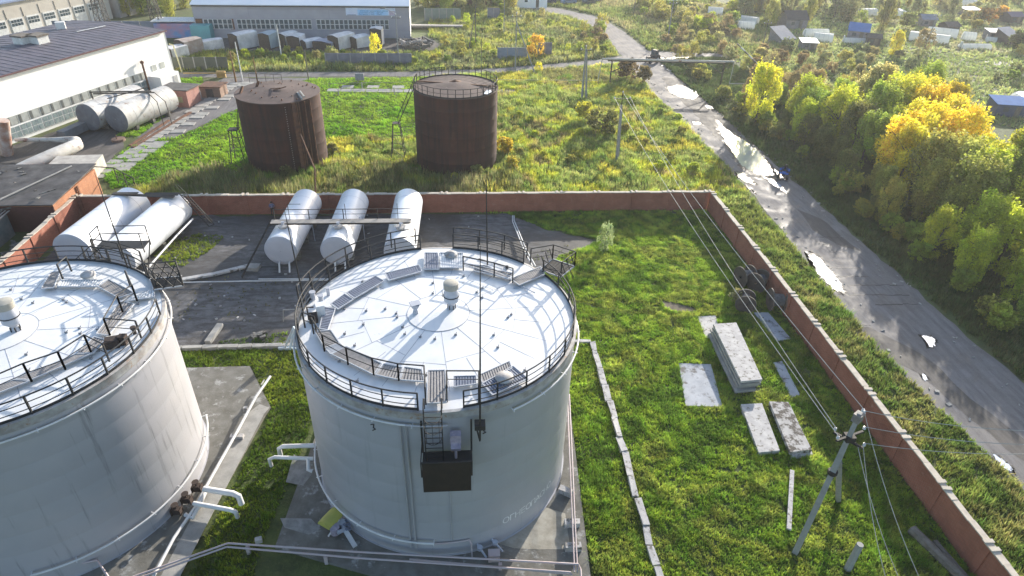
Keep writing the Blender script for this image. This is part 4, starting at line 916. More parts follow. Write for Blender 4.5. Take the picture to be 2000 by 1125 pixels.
GH = [((1692, 30), (5.5, 3), 5, 'arched white greenhouse left of the tall olive garden tree'), ((1756, 32), (3.2, 3.4), 80, 'short bright greenhouse right of the tall olive garden tree'),
      ((1812, 80), (9, 4), -32, 'largest white greenhouse, beside the slanting power pole'), ((1838, 70), (7, 3), -30, 'long white greenhouse right behind the largest one'),
      ((1886, 10), (5, 4.4), -8, 'white domed greenhouse at the top near the right'), ((1902, 95), (7.6, 2.4), 1, 'low long white greenhouse near the garden lane'),
      ((1396, 28), (4.2, 3.6), -20, 'lone white greenhouse on the bright green slope'), ((1457, 46), (6, 4.6), -35, 'rounded white greenhouse between the green slope and the dark shed'),
      ((1456, 57), (4, 2.6), -10, 'smaller white greenhouse in front of the rounded one'), ((1592, 72), (6, 2.6), 0, 'box-like pale greenhouse above the brown bushes'),
      ((1606, 80), (4.4, 3.4), -25, 'ribbed white greenhouse next to the box-like one'), ((1668, 84), (5.6, 1.6), -6, 'low white tunnel in front of the blue-roofed cottage'),
      ((1890, 78), (2.8, 2.6), -20, 'small domed greenhouse left of the bluish hut'), ((1998, 205), (4.5, 4), 70, 'white greenhouse cut by the right edge above the yellow trees'),
      ((1322, 6), (6, 4), -10, 'white greenhouse at the very top left of the green slope'), ((1935, 22), (5, 3), 10, 'pale greenhouse at the far top right'),
      ((1860, 4), (5, 2.4), 0, 'flat white greenhouse at the top behind bushes'), ((1934, 82), (2.4, 1.6), -30, 'tiny white tunnel below the bluish hut')]
for (px, py), d_, rz, lb in GH: greenhouse(lb, P(px, py)[:2], d_, R(rz), 2.0 if d_[1] > 2.5 else 1.2)

# brick shack, sheds and ducts at the left
bs = empty('brick_shack', (-51, 72, 0), 0, 'brick shack with an orange sunlit gable and black felt roof at the left', 'shack')
MB().box((-50.9, 71.8, 1.6), (14, 9.8, 3.2)).build('wall', brickb, bs)
MB().box((-50.9, 66.86, 1.5), (13.9, .1, 3.0)).build('dark_wall', mat('shaded red brick', (.10, .03, .025)), bs)  # thin sheet darkens the south brick wall; its shade is in the colour
MB().add([(-43.7, 66.5, 3.3), (-43.7, 77, 3.7), (-58.5, 77, 3.5), (-58.5, 66.5, 3.1), (-43.7, 66.5, 3.42), (-43.7, 77, 3.82), (-58.5, 77, 3.62), (-58.5, 66.5, 3.22)], [(3, 2, 1, 0)[::-1], (4, 5, 6, 7), (0, 1, 5, 4), (1, 2, 6, 5), (2, 3, 7, 6), (3, 0, 4, 7)]).build('roof', mat('black roofing felt', (.03, .028, .03), (.10, .095, .095), .6, .8, 0, .4, spots=((.2, .19, .18), .3, 1.2)), bs)
MB().tube([(-46, 76, 3.9), (-49.5, 67, 3.65)], .09).build('roof_pipe', polec, bs)
MB().box((-43.75, 71.9, 1.6), (.12, .25, 3.1)).build('drain_pipe', rustst, bs)
s1 = empty('lean_to_shed', (-53, 62.5, 0), 0, 'shed with a slatted timber roof in front of the brick shack', 'shed')
MB().box((-53.2, 63.2, 1.2), (9.4, 6.0, 2.4)).build('wall', mat('teal and grey boards', (.10, .13, .13), (.2, .19, .18), 1, .9), s1)
q = MB()
for k in range(26): q.bar((-58.3 + k * .4, 60.1, 2.5 + random.uniform(0, .06)), (-58.3 + k * .4, 66.5, 2.75), .2, .05)
q.build('roof', mat('slat timber', (.36, .30, .25), (.15, .12, .10), 2.5, .9), s1)
s2 = empty('lean_to_shed', (-53, 57, 0), 0, 'low shed with a dirty grey sheet roof at the left edge', 'shed')
MB().box((-53.6, 57.4, 1.1), (9.0, 4.0, 2.2)).build('wall', concd, s2); MB().box((-53.7, 57.4, 2.3), (9.8, 4.9, .1), 0, .03).build('roof', mat('dirty sheet', (.22, .22, .22), (.10, .095, .09), 1, .7), s2)
jm = mat('mixed junk', (.20, .2, .19), (.06, .05, .045), 3, .9)
for k, (x, y) in enumerate(((-47.2, 60.5), (-46.3, 63), (-46.9, 57.4))):
    q = MB()
    for j in range(12): q.box((x + random.uniform(-.9, .9), y + random.uniform(-1, 1), random.uniform(.1, .7)), (random.uniform(.1, .7), random.uniform(.1, .9), random.uniform(.05, .5)), random.uniform(0, 3), random.uniform(-.4, .4))
    single('scrap_pile', q, jm, ('heap of grey scrap beside the slatted shed', 'heap of scrap in the corner by the brick shack', 'heap of scrap next to the low grey shed')[k], 'scrap')
dk = MB(); path = [P(60, 345, 1.0), P(90, 315, 1.3), P(140, 293, 1.6)]; e0 = P(150, 288, 1.6)
cc_ = [P(25, 338, 1.1), P(60, 322, 1.4), P(100, 305, 1.6), P(138, 289, 1.7), P(150, 283, 1.7), P(148, 276, 1.7), P(136, 273, 1.7), P(100, 273, 1.7), P(50, 273, 1.7)]
ductm = mat('rust-streaked white duct', (.56, .55, .52), (.40, .38, .35), .8, .6, 0, .2, spots=((.22, .10, .07), .38, .8))
single('duct', MB().tube(cc_[:8] + [P(30, 273, 1.7)], [.75, .8, .85, .85, .8, .7, .45, .3, .25], 20), ductm, 'fat white duct with rust patches bending back beside the warehouse', 'duct', None, True)
single('conveyor_box', MB().bar(P(120, 265, .8), P(230, 215, 1.0), 1.3, 1.2), mat('grey box duct', (.18, .19, .21), (.14, .14, .15), 1, .8), 'long grey boxed duct lying under the warehouse windows', 'duct')
single('chimney', MB().tube([P(14, 302, .1), P(6, 235, 5.0)], .7, 18), mat('rusty white chimney', (.5, .45, .42), (.30, .15, .10), .9, .8, 0, .2), 'stubby rusty white chimney at the left edge by the warehouse', 'chimney', None, True)
single('ash_box', MB().box((-49.5, 82.5, .9), (5.5, 4.5, 1.8), .1), mat('pale hopper', (.46, .44, .40), (.3, .28, .26), 1, .9), 'pale dented bin below the fat rusty duct', 'bin')
q = MB()
for k in range(3): q.bar((-43.2 + k * 1.8, 79.5 - k * 1.6, 0), (-43.2 + k * 1.8, 79.5 - k * 1.6, 2.2), .09)
q.bar((-46.5, 80, 2.2), (-43.2, 79.5, 2.2), .09).bar((-43.2, 79.5, 2.2), (-39.6, 76.3, 2.2), .09).bar((-46.5, 80, 0), (-46.5, 80, 2.2), .09).bar((-43.2, 79.5, 1.1), (-39.6, 76.3, 1.1), .06)
single('bar_rack', q, darkm, 'dark bent pipe handrail between the brick shack and the grass', 'railing')
q = MB()
for k in range(9): q.bar((-42.8 + random.uniform(-.6, .6), 72.4 + k * .28, .1 + .05 * k % .3), (-38.8 + random.uniform(-.6, .6), 72.8 + k * .3, .2), .16)
single('plank_pile', q, woodm, 'pile of old planks behind the wall beside the orange gable', 'planks')
for sh, (xa, xb, ya, yb, zz) in ((bs, (-58, -44.5, 67.2, 76.2, 3.62)), (s1, (-58, -48.8, 60.5, 66, 2.82)), (s2, (-57.5, -49.5, 55.5, 59.3, 2.42))):
    q = MB()
    for k in range(26):
        x, y = random.uniform(xa, xb), random.uniform(ya, yb)
        if random.random() < .5: q.box((x, y, zz + .05), (random.uniform(.2, .9), random.uniform(.2, .7), random.uniform(.04, .2)), random.uniform(0, 3), random.uniform(-.1, .1))
        else: q.bar((x, y, zz + .06), (x + random.uniform(-1.5, 1.5), y + random.uniform(-1.5, 1.5), zz + random.uniform(.05, .2)), random.uniform(.05, .16))
    q.build('roof_debris', jm, sh)['kind'] = 'stuff'
q = MB()
for k in range(9): q.box((-44.6 + .02 * k, 68.2 + k * 1.0, 3.35 + random.uniform(-.05, .12)), (1.2, .95, .05), 0, random.uniform(-.12, .12), random.uniform(-.1, .1))
q.build('roof_edge', mat('torn felt', (.05, .045, .045), (.14, .13, .13), 1.2, .9), bs)
# brick huts
h1 = empty('brick_hut', (-46.6, 112.3, 0), 0, 'small brick hut with a pinkish sunlit side behind the old tanks', 'hut')
MB().box((-46.6, 112.6, 1.35), (4.6, 4.2, 2.7), -.15).build('wall', brickmat('pink brick', (.36, .17, .14), (.28, .12, .10), (.3, .2, .18)), h1)
MB().box((-46.6, 112.6, 2.8), (5.2, 4.7, .14), -.15, -.04).build('roof', mat('black roofing felt', (.03, .028, .03)), h1)
MB().box((-45.9, 110.35, 1.3), (.9, .1, .9), -.15).build('window', mat('yellowish pane', (.30, .28, .15)), h1); MB().box((-47.4, 110.6, 1.0), (1.0, .1, 1.9), -.15).build('door', darkw, h1)
h2 = empty('brick_hut', (-42.5, 116.8, 0), 0, 'lower hut with a flat roof and dark doorway right of the brick hut', 'hut')
MB().box((-42.6, 117.2, .9), (3.4, 3.0, 1.8), -.1).build('wall', brickmat('brown brick', (.30, .18, .12), (.22, .13, .10), (.3, .25, .2)), h2); MB().box((-42.6, 117.2, 1.88), (3.9, 3.4, .14), -.1).build('roof', rustst, h2); MB().box((-42.9, 115.65, .8), (1.2, .1, 1.5), -.1).build('door', darkw, h2)
# slab path
q = MB()
for k in range(27):
    y = 82 + k * 1.62; xc = -46.9 + (y - 82) * .14
    for j in range(2):
        if random.random() < (.9 if j == 0 else .62):
            o = (xc - .2 + j * 2.15 + random.uniform(-.15, .15), y + random.uniform(-.15, .15) + j * .6); q.box((o[0], o[1], .05), (2.0, 1.4, .12), random.uniform(-.05, .05), 0, random.uniform(-.02, .02))
            EXC.append(rect(o[0] - .95, o[0] + .95, o[1] - .65, o[1] + .65))
struct('slab_path', q, conc)
q = MB()
for k in range(16):
    for j in range(2):
        if random.random() < .55: x, y = -17 + k * 2.3 - 8, 120.5 + j * 2.3; q.box((x, y, .05), (2.2, 1.9, .1), random.uniform(-.06, .06)); EXC.append(rect(x - 1.1, x + 1.1, y - 1, y + 1))
struct('slab_path', q, conc)
single('rusty_rail', MB().bar((-46.4, 91.8, .12), (-43.6, 107.6, .12), .5, .2), rustst, 'rusty beam lying in the grass beside the paving slabs', 'beam')
single('rusty_rail', MB().bar((-47.1, 92.6, .12), (-45.6, 103.6, .12), .35, .2), rustst, 'shorter rusty beam left of the longer one by the slabs', 'beam')
single('manhole_ring', MB().lathe([(.9, 0), (.9, .35), (0, .4)], P(232, 275, 0), 16).tube([P(228, 272, .3), P(226, 264, 1.0)], .08), mat('brown concrete', (.2, .13, .10)), 'round brown well cover in the grass before the old tanks', 'well cover')
EXC += [YARD, ROADL + ROADR + ROADE, [(-140, 128.4), (-52, 128.4), (-9.6, 130.6), (12, 134.2), (36, 142.6), (37, 148), (30, 144.3), (8, 136.6), (-9.6, 133.4), (-52, 131.6), (-140, 131.4)], [(44, 146), (62, 149), (62, 151.5), (50, 152.5), (43.9, 153.5)],
        [(-38, 18), (-38, 42.5), (-17.5, 42.5), (-14.7, 37.6), (-17.3, 18)], [(-11.6, 25.3), (-10.6, 36.5), (-9.5, 39), (-4, 42.6), (7.6, 42.6), (8.5, 41), (7.3, 22.2), (-2.5, 22.0)],
        [(-47.5, 96), (-42, 96), (-36, 112), (-33.5, 122), (-28, 128.4), (-44, 128.4), (-46, 120)], rect(-58, -43.4, 55, 77), rect(-51.6, -44.2, 110.2, 115), rect(-44.5, -40.8, 115.6, 118.8),
        [tuple(Wp(-.2, -.5, 0)[:2]), tuple(Wp(62, -.5, 0)[:2]), tuple(Wp(62, 20, 0)[:2]), tuple(Wp(-.2, 20, 0)[:2])], [tuple(Hp(0, 0)[:2]), tuple(Hp(1, 0)[:2]), tuple((Hp(1, 0) + D)[:2]), tuple((Hp(0, 0) + D)[:2])]]
# ================= YARD OBJECTS =================
def rough_block(mb, c, d, rz, jit=.03, ry=0):
    n0 = len(mb.v); mb.box(c, d, rz, 0, ry)
    for i in range(n0, len(mb.v)): mb.v[i] = tuple(v + random.uniform(-jit, jit) for v in mb.v[i])
    return mb
# kerb blocks
ky = 44.6; i = 0
while ky > 19.5:
    L = random.uniform(1.3, 2.3); x = 11.42 + random.uniform(-.05, .05)
    single('kerb_block', rough_block(MB(), (x, ky - L / 2, .16 + random.uniform(-.05, .03)), (random.uniform(.38, .5), L - random.uniform(.04, .16), .34), random.uniform(-.07, .07), .05), concl, 'pale concrete kerb block in the long line on the lawn right of the centre tank', 'kerb block', 'kerb blocks along the lawn right of the tank')
    EXC.append(rect(x - .2, x + .2, ky - L, ky)); ky -= L
for k in range(2): single('kerb_block', rough_block(MB(), (9.6 + k * 1.15, 44.75, .14), (1.1, .35, .3), 0), concl, 'kerb block in the short row touching the back right of the tank', 'kerb block', 'short kerb row behind the tank')
kx = -25.5
while kx < -11.2:
    L = random.uniform(1.0, 1.9); single('kerb_block', rough_block(MB(), (kx + L / 2, 45.15, .16), (L - .07, .42, .34), random.uniform(-.03, .03)), conc, 'mossy kerb block in the row between the two big tanks', 'kerb block', 'kerb row between the two big tanks'); kx += L
EXC.append(rect(-25, -11, 44.9, 45.4))
single('concrete_post', rough_block(MB(), (-21.7, 47.1, .2), (.55, 2.6, .35), -.12), conc, 'short concrete post lying on the dirty paving near the kerb row', 'concrete post')
# slab stack and loose slabs
def slab(label, quad, z0, z1, m=concl, group=None):
    m = m or concl; mb = MB(); q = [(p[0], p[1]) for p in quad]; mb.prism(q, z0, z1); n = 4
    o = single('concrete_slab', mb, m, label, 'concrete slab', group); EXC.append(q); return o
st = [P(1393, 633, 1.25), P(1438, 630, 1.25), P(1489, 741, 1.25), P(1448, 745, 1.25)]
for k, (dx, dy, lb) in enumerate(((-.35, -.15, 'bottom slab of the tall stack on the lawn'), (-.12, .1, 'second slab from the bottom of the tall stack'), (-.05, -.05, 'third slab from the bottom of the tall stack'), (0, 0, 'top slab of the tall stack on the lawn'))):
    slab(lb, [(p[0] + dx, p[1] + dy) for p in st], .12 + k * .31, .12 + k * .31 + .22, conc if k < 3 else None)
slab('pale slab half hidden under the far end of the tall stack', [P(*q)[:2] for q in ((1362, 620), (1397, 618), (1410, 660), (1378, 662))], 0, .12)
slab('wide bluish slab lying flat left of the tall stack', [P(*q)[:2] for q in ((1325, 711), (1388, 713), (1411, 796), (1339, 794))], 0, .1, mat('wet bluish slab', (.37, .39, .43), (.28, .30, .33), .9, .85, 0, .4, spots=((.10, .095, .09), .43, .8)))
slab('mossy slab lying in front of the tall stack', [P(*q, .35)[:2] for q in ((1447, 790), (1488, 788), (1523, 880), (1482, 884))], .0, .38)
slab('lower hollow slab of the pair nearest the pole', [P(*q, .3)[:2] for q in ((1506, 790), (1544, 790), (1588, 886), (1546, 892))], 0, .25)
slab('upper blackened slab of the pair nearest the pole', [P(*q, .6)[:2] for q in ((1503, 783), (1540, 784), (1586, 877), (1544, 882))], .26, .55, mat('blackened slab', (.42, .41, .40), (.33, .32, .31), 1.4, .9, 0, .5, spots=((.07, .06, .05), .47, 1.5)))
slab('grey slab lying between the cable drums and the brick wall', [P(*q)[:2] for q in ((1472, 612), (1500, 612), (1545, 664), (1516, 668))], 0, .12, mat('wet bluish slab', (.40, .42, .46)))
slab('small overgrown slab between the stack and the brick wall', [P(*q)[:2] for q in ((1510, 709), (1528, 706), (1562, 772), (1545, 778))], 0, .06, mat('wet bluish slab', (.40, .42, .46)))
single('plank', MB().bar((20.55, 24.75, .3), (22.85, 29.4, .34), .28, .14), concl, 'long pale plank lying on the lawn left of the pole', 'plank')
sheet('bare_patch', [P(*q)[:2] for q in ((1290, 588), (1310, 590), (1358, 602), (1360, 610), (1325, 610), (1300, 602))], .02, mat('bare soil', (.16, .13, .09), (.09, .07, .05), 1.5, .95), .15)
EXC.append([P(*q)[:2] for q in ((1290, 588), (1310, 590), (1358, 602), (1360, 610), (1325, 610), (1300, 602))])
# cable drums
def drum(c, rz, label, r=1.05, tilt=0):
    root = empty('cable_drum', (c[0], c[1], 0), rz, label, 'cable drum', 'cable drums by the brick wall')
    for s_ in (-1, 1):
        f = LMB(); f.lathe([(.15, -.04), (r, -.04), (r, .04), (.15, .04), (.15, -.04)], (0, 0, 0), 28)
        f.v = [(v[2] + s_ * .62, v[0], v[1] + r) for v in f.v]; f.build('flange', mat('weathered drum wood', (.075, .06, .055), (.045, .037, .035), 3, .9), root)
        g = LMB(); g.lathe([(r - .03, -.05), (r + .015, -.05), (r + .015, .05), (r - .03, .05)], (0, 0, 0), 28); g.v = [(v[2] + s_ * .62, v[0], v[1] + r) for v in g.v]; g.build('rim_band', woodm, root)
    f = LMB(); f.lathe([(r * .55, -.6), (r * .55, .6)], (0, 0, 0), 24); f.v = [(v[2], v[0], v[1] + r) for v in f.v]; f.build('core', mat('drum core boards', (.16, .15, .15), (.09, .085, .085), 5, .9), root)
    return root
drum(P(1452, 556), R(15), 'cable drum farthest from the stack, with a pale edge'); drum(P(1478, 566), R(35), 'dark cable drum in the middle of the group by the brick wall')
drum(P(1512, 604), R(-8), 'cable drum closest to the slab, its ribbed core showing', 1.1); drum(P(1452, 604), R(70), 'cable drum at the left front of the group, behind the pale bush', .95)
# concrete pole with brace
cp = empty('power_pole', (20.45, 23.3, 0), 0, 'near concrete power pole with a leaning brace on the lawn', 'power pole')
top = Vector((20.75, 23.45, 11.7)); b0 = Vector((20.4, 23.3, 0)); mid = b0.lerp(top, .62)
q = MB(); q.tube([b0, mid], [.24, .2], 4).build('shaft', polec, cp)
MB().tube([mid + Vector((0, 0, -.1)), top], [.23, .15], 4).build('upper_shaft', polec, cp); MB().tube([mid + Vector((0, 0, -.15)), mid + Vector((0, 0, .1))], .27, 8).build('collar', darkm, cp)
MB().tube([P(1637, 978), mid + Vector((.1, 0, .9))], [.2, .17], 4).build('brace', polec, cp)
q = MB().box(top + Vector((0, 0, -.3)), (.5, .4, .5), .6).build('head_clamp', mat('clamp metal', (.22, .2, .19), (.12, .11, .1), 3, .6), cp)
cross = MB().bar(top + Vector((-.9, -.3, -1.7)), top + Vector((.9, .3, -1.7)), .12).bar(top + Vector((-.5, .6, -2.0)), top + Vector((.5, -.6, -2.0)), .12).box(top + Vector((0, 0, -1.8)), (.5, .5, .35)).build('crossarm', darkm, cp)
for d_ in ((-.9, -.3, -1.55), (.9, .3, -1.55), (-.5, .6, -1.85), (.5, -.6, -1.85), (.1, 0, .1), (.3, .1, -.15)):
    MB().lathe([(.05, 0), (.09, .06), (.05, .12), (.08, .18), (0, .2)], top + Vector(d_), 10).build('insulator', mat('white porcelain', (.6, .6, .6), None, 2, .3, 0, 0), cp)
def wire(pts_a, pts_b, sag=.8, n=18, r=.018):
    a, b = Vector(pts_a), Vector(pts_b); return MB().tube([a.lerp(b, i / n) - Vector((0, 0, sag * 4 * (i / n) * (1 - i / n))) for i in range(n + 1)], r, 4, caps=False)
wm = mat('aluminium wire', (.45, .43, .38), None, 2, .5, .4, 0)
ftop = P(1216, 188, 9.4); EXR.append(((20.4, 23.3), .4))
WL = (('the uppermost wire from the near concrete pole to the far one', 'left wire of the lower pair between the two concrete poles', 'right wire of the lower pair between the two concrete poles'))
for k, (da, db) in enumerate((((.1, 0, .3), (.0, 0, .5)), ((-.9, -.3, -1.35), (-1.1, 0, -.2)), ((-.5, .6, -1.65), (1.1, 0, -.2)))):
    single('power_line', wire(top + Vector(da), ftop + Vector(db), .9, 20, .028), wm, WL[k], 'wire')
for k, (da, pe) in enumerate((((.3, .1, .05), P(2150, 842, 11.2)), ((.9, .3, -1.35), P(2150, 868, 10.2)), ((.5, -.6, -1.65), P(2150, 880, 9.8)))):
    single('power_line', wire(top + Vector(da), pe, .5, 14, .022), wm, ('top wire running right from the near pole', 'middle wire running right from the near pole', 'lowest wire running right from the near pole')[k], 'wire')
for k, (da, pe) in enumerate((((.5, -.6, -1.9), P(1752, 1200, 5.0)), ((.2, -.6, -1.9), P(1790, 1200, 6.0)), ((.4, .1, -.2), P(1830, 1200, 6.5)))):
    single('power_line', wire(top + Vector(da), pe, .6, 14, .02), wm, ('left wire dropping from the near pole to the bottom edge', 'middle wire dropping from the near pole to the bottom edge', 'right wire dropping from the near pole to the bottom edge')[k], 'wire')
fp = empty('power_pole', P(1205, 315), 0, 'tapered concrete pole in the meadow carrying the wires over the wall', 'power pole')
MB().tube([P(1205, 315), ftop + Vector((0, 0, -1.2))], [.3, .17], 6).build('shaft', polec, fp)
MB().tube([ftop + Vector((0, 0, -1.3)), ftop + Vector((0, 0, .5))], .06, 6).bar(ftop + Vector((-1.15, 0, -.35)), ftop + Vector((1.15, 0, -.35)), .1).build('crossarm', darkm, fp)
for dx, dz in ((-1.1, -.3), (1.1, -.3), (0, .5)): MB().lathe([(.07, 0), (.12, .1), (.06, .2), (0, .3)], ftop + Vector((dx, 0, dz)), 8).build('insulator', mat('white porcelain', (.6, .6, .6)), fp)
single('standing_post', MB().tube([(23.1, 22.0, 0), (23.2, 22.1, 2.3)], [.22, .2], 8), polec, 'short thick concrete post sticking up near the bottom of the photo', 'post')
q = MB().tube([(28.5, 24.3, .35), (29.6, 20.6, .35)], [.34, .32], 8)
single('log', q, woodm, 'thick grey log lying by the brick wall at the bottom', 'log'); single('log', MB().tube([(29.5, 23.4, .25), (29.9, 20.8, .25)], .2, 8), woodm, 'thinner grey log beside the thick one by the wall', 'log')
for k in range(3): pass
# pipes
def pipe(label, pts, r, m, name='pipe', n=10, cat='pipe'): return single(name, MB().tube(pts, r, n), m, label, cat, None, True)
pipe('long white pipe running beside the left tank over its concrete apron', [P(528, 735, .9), P(500, 775, .8), P(462, 845, .6), P(400, 955, .6), P(385, 985, .6), P(340, 1050, .6), P(300, 1125, .6)], .1, whitep)
q = MB().tube([P(516, 742, .7), P(510, 752, .7)], .05).box(P(463, 853, .35), (.9, .35, .3)).box(P(480, 800, .3), (.3, .25, .5))
single('pipe_support', q, concl, 'small concrete support under the long white pipe', 'support')
pipe('lower elbow pipe from the valves of the left tank', [P(362, 1005, .5), P(376, 1012, .5), P(388, 990, .6), P(402, 958, .6)], .14, whitep)
def fix(pts, r, label): pipe(label, pts, r, whitep)
fix([P(398, 955, 1.0), P(455, 964, 1.0), P(466, 969, .9), P(472, 985, .3)], .19, 'thick white pipe bending into the grass, upper of two by the left tank')
fix([P(378, 983, 1.0), P(450, 996, 1.0), P(460, 1000, .8), P(464, 1010, .2)], .14, 'thinner white pipe bending into the grass, lower of two by the left tank')
fix([P(614, 870, 1.1), P(552, 872, 1.1), P(545, 876, .9), P(548, 890, .2)], .16, 'upper of two pale pipes sticking out left of the centre tank')
fix([P(612, 896, 1.0), P(536, 893, 1.0), P(526, 897, .9), P(530, 910, .2)], .13, 'lower of two pale pipes sticking out left of the centre tank')
fix([P(602, 897, 1.0), P(602, 918, .7), P(610, 920, .6)], .13, 'short bent pipe dropping from the lower pale pipe')
pk = dict(m=pinkp)
def pk_(pts, r, label): pipe(label, pts, r, pinkp)
pk_([P(100, 1112, .9), P(190, 1094, 1.0), P(210, 1125, .4), P(220, 1150, .1)], .07, 'red and pink bent pipe at the foot of the left tank')
pk_([P(250, 1130, .9), P(445, 1061, .9), P(700, 1078, .9), P(1130, 1102, .9), P(1134, 1112, .9), P(1136, 1150, .9)], .06, 'upper pinkish pipe of the pair along the bottom edge')
pk_([P(240, 1140, .7), P(443, 1068, .8), P(700, 1090, .8), P(1115, 1118, .8)], .06, 'lower pinkish pipe of the pair along the bottom edge')
pk_([P(800, 1092, .6), P(1000, 1110, .6), P(1118, 1122, .6)], .06, 'lowest pinkish pipe at the bottom right of the centre tank')
pk_([P(1108, 770, .8), P(1112, 880, .8), P(1117, 1000, .8), P(1122, 1118, .8)], .05, 'left pipe of the pale pair running along the right edge of the apron')
pk_([P(1112, 770, .8), P(1117, 880, .8), P(1122, 1000, .8), P(1128, 1118, .8)], .05, 'right pipe of the pale pair running along the right edge of the apron')
for k, (px, py, l) in enumerate(((1117, 1022, 'upper concrete block under the pale pipe pair'), (1119, 1068, 'lower concrete block under the pale pipe pair'), (1105, 960, 'tilted concrete block beside the pale pipe pair'))):
    single('support_block', rough_block(MB(), P(px, py, .4), (1.0 if k < 2 else .9, .4, .45), 0 if k < 2 else -.6), concl, l, 'block')
single('support_block', MB().box(P(965, 1085, .5), (.7, .5, .6)), pinkp, 'pinkish box standing among the pipes at the foot of the tank', 'box')
for k, (px, py) in enumerate(((485, 1066), (637, 1085), (977, 1100))): single('pipe_stand', MB().box(P(px, py + 8, .35), (.2, .2, .7)), pinkp, ('stand under the pink pipes at their left bend', 'stand under the pink pipes below the yellow hood', 'stand under the pink pipes below the pinkish box')[k], 'stand')
single('floodlight_box', MB().box(P(505, 1055, .4), (.4, .3, .3), .3), concl, 'small white box beside the pink pipes in the shade', 'box')
pipe('thin white pipe crossing the dirty paving between the tanks', [P(340, 552, .3), P(480, 549, .3), P(645, 547, .3)], .06, whitep)
pipe('thin white pipe just above the long one behind the centre tank', [P(505, 545, .5), P(600, 545, .5), P(660, 545, .5)], .06, whitep)
pipe('white pipe running along the right side of the white horizontal tank', [P(376, 428, 1.4), P(345, 460, 1.2), P(290, 522, 1.0), P(270, 545, .9)], .1, whitep)
pipe('left pipe of the thin white pair behind the centre tank', [P(1001, 421, .4), P(1001, 432, .4), P(1024, 490, .6), P(1040, 520, 1.0)], .06, whitep)
pipe('right pipe of the thin white pair behind the centre tank', [P(1004, 421, .4), P(1004, 430, .4), P(1028, 488, .6), P(1046, 520, 1.0)], .06, whitep)
single('white_tray', MB().bar(P(345, 548, .2), P(420, 535, .2), .5, .2).bar(P(420, 535, .2), P(490, 518, .2), .5, .2), concl, 'white concrete trough bending across the dirty paving', 'trough')
single('step_block', rough_block(MB(), P(494, 522, .2), (1.3, 1.0, .4), -.1), conc, 'concrete block at the foot of the catwalk ladder', 'block')
single('pipe_stand', MB().tube([P(554, 628, 0), P(553, 605, 1.2), P(590, 604, 1.2)], .05), polec, 'small grey pipe frame at the back left of the centre tank', 'frame')
single('blue_bracket', MB().bar(P(556, 680, .2), P(574, 638, 2.2), .14).bar(P(566, 682, .2), P(575, 640, 2.2), .3, .1).bar(P(545, 678, .15), P(580, 679, .15), .5, .25), mat('blue white paint', (.35, .48, .58), (.5, .5, .5), 2, .6), 'blue and white slanted bracket wedged beside the centre tank', 'bracket')
pts = [P(*q, .06) for q in ((392, 752), (402, 748), (425, 748), (440, 755), (446, 768), (456, 778), (470, 780), (480, 778))]
pipe('dark hose snaking over the grass between the two tanks', pts, .05, mat('hose', (.10, .10, .08)), 'hose')
single('brick_heap', MB().box(P(628, 665, .1), (.1, .1, .1)), jm, 'x', 'x') if False else None
q = MB()
for k in range(10): q.box(P(505 + random.uniform(-10, 12), 655 + random.uniform(-5, 5), .12), (random.uniform(.2, .5), random.uniform(.2, .4), .2), random.uniform(0, 3), random.uniform(-.3, .3))
single('scrap_pile', q, jm, 'small dark junk heap on the paving above the kerb row', 'scrap')
# yellow hood and foam nozzle
yh = empty('pump_unit', P(660, 1030, .2), 0, 'pump unit with a yellow hood lying open at the foot of the centre tank', 'pump')
u0 = P(660, 1035, .2)
q = MB(); a0 = P(645, 1013, .9); ax = (P(666, 995, .9) - P(638, 1025, .9)).normalized(); sd = ax.cross(Vector((0, 0, 1)))
vs = []; 
for t_ in (-.62, -.2, .25, .62):
    for k in range(9):
        an = math.pi * k / 8; w_ = .5 * (1 - .12 * abs(t_)); vs.append(a0 + ax * t_ + sd * math.cos(an) * w_ + Vector((0, 0, math.sin(an) * .42 - .1)))
q.add(vs, [(r_ * 9 + k, r_ * 9 + k + 1, (r_ + 1) * 9 + k + 1, (r_ + 1) * 9 + k) for r_ in range(3) for k in range(8)] + [tuple(range(9))[::-1], tuple(range(27, 36))])
q.build('hood', mat('faded yellow plastic', (.42, .40, .08), (.34, .33, .08), 2, .6, 0, .1), yh, 40)
MB().lathe([(.0, 0), (.3, 0), (.3, .55), (0, .6)], P(655, 1040, .3), 14).build('motor', mat('faded lilac paint', (.38, .33, .39)), yh, 40)
MB().tube([P(668, 1020, .5), P(672, 1035, .6), P(660, 1040, .7)], .14, 10).lathe([(0, 0), (.25, 0), (.25, .3), (0, .3)], P(668, 1025, .4), 10).build('pump_head', roofp2, yh, 40)
q = MB()
for k in range(9): q.lathe([(.05, 0), (.1, 0), (.1, .1), (.05, .1)], P(672 + (k % 3) * 5 + random.uniform(-1, 1), 1018 + (k // 3) * 8, .5 + .1 * (k % 2)), 8)
q.build('valve_cluster', gratm, yh)
MB().bar(P(672, 1032, .6), P(694, 1068, .3), .28, .1).build('chute', whitep, yh); MB().bar(P(663, 1015, .8), P(641, 1048, .4), .08).build('lever', whitep, yh)

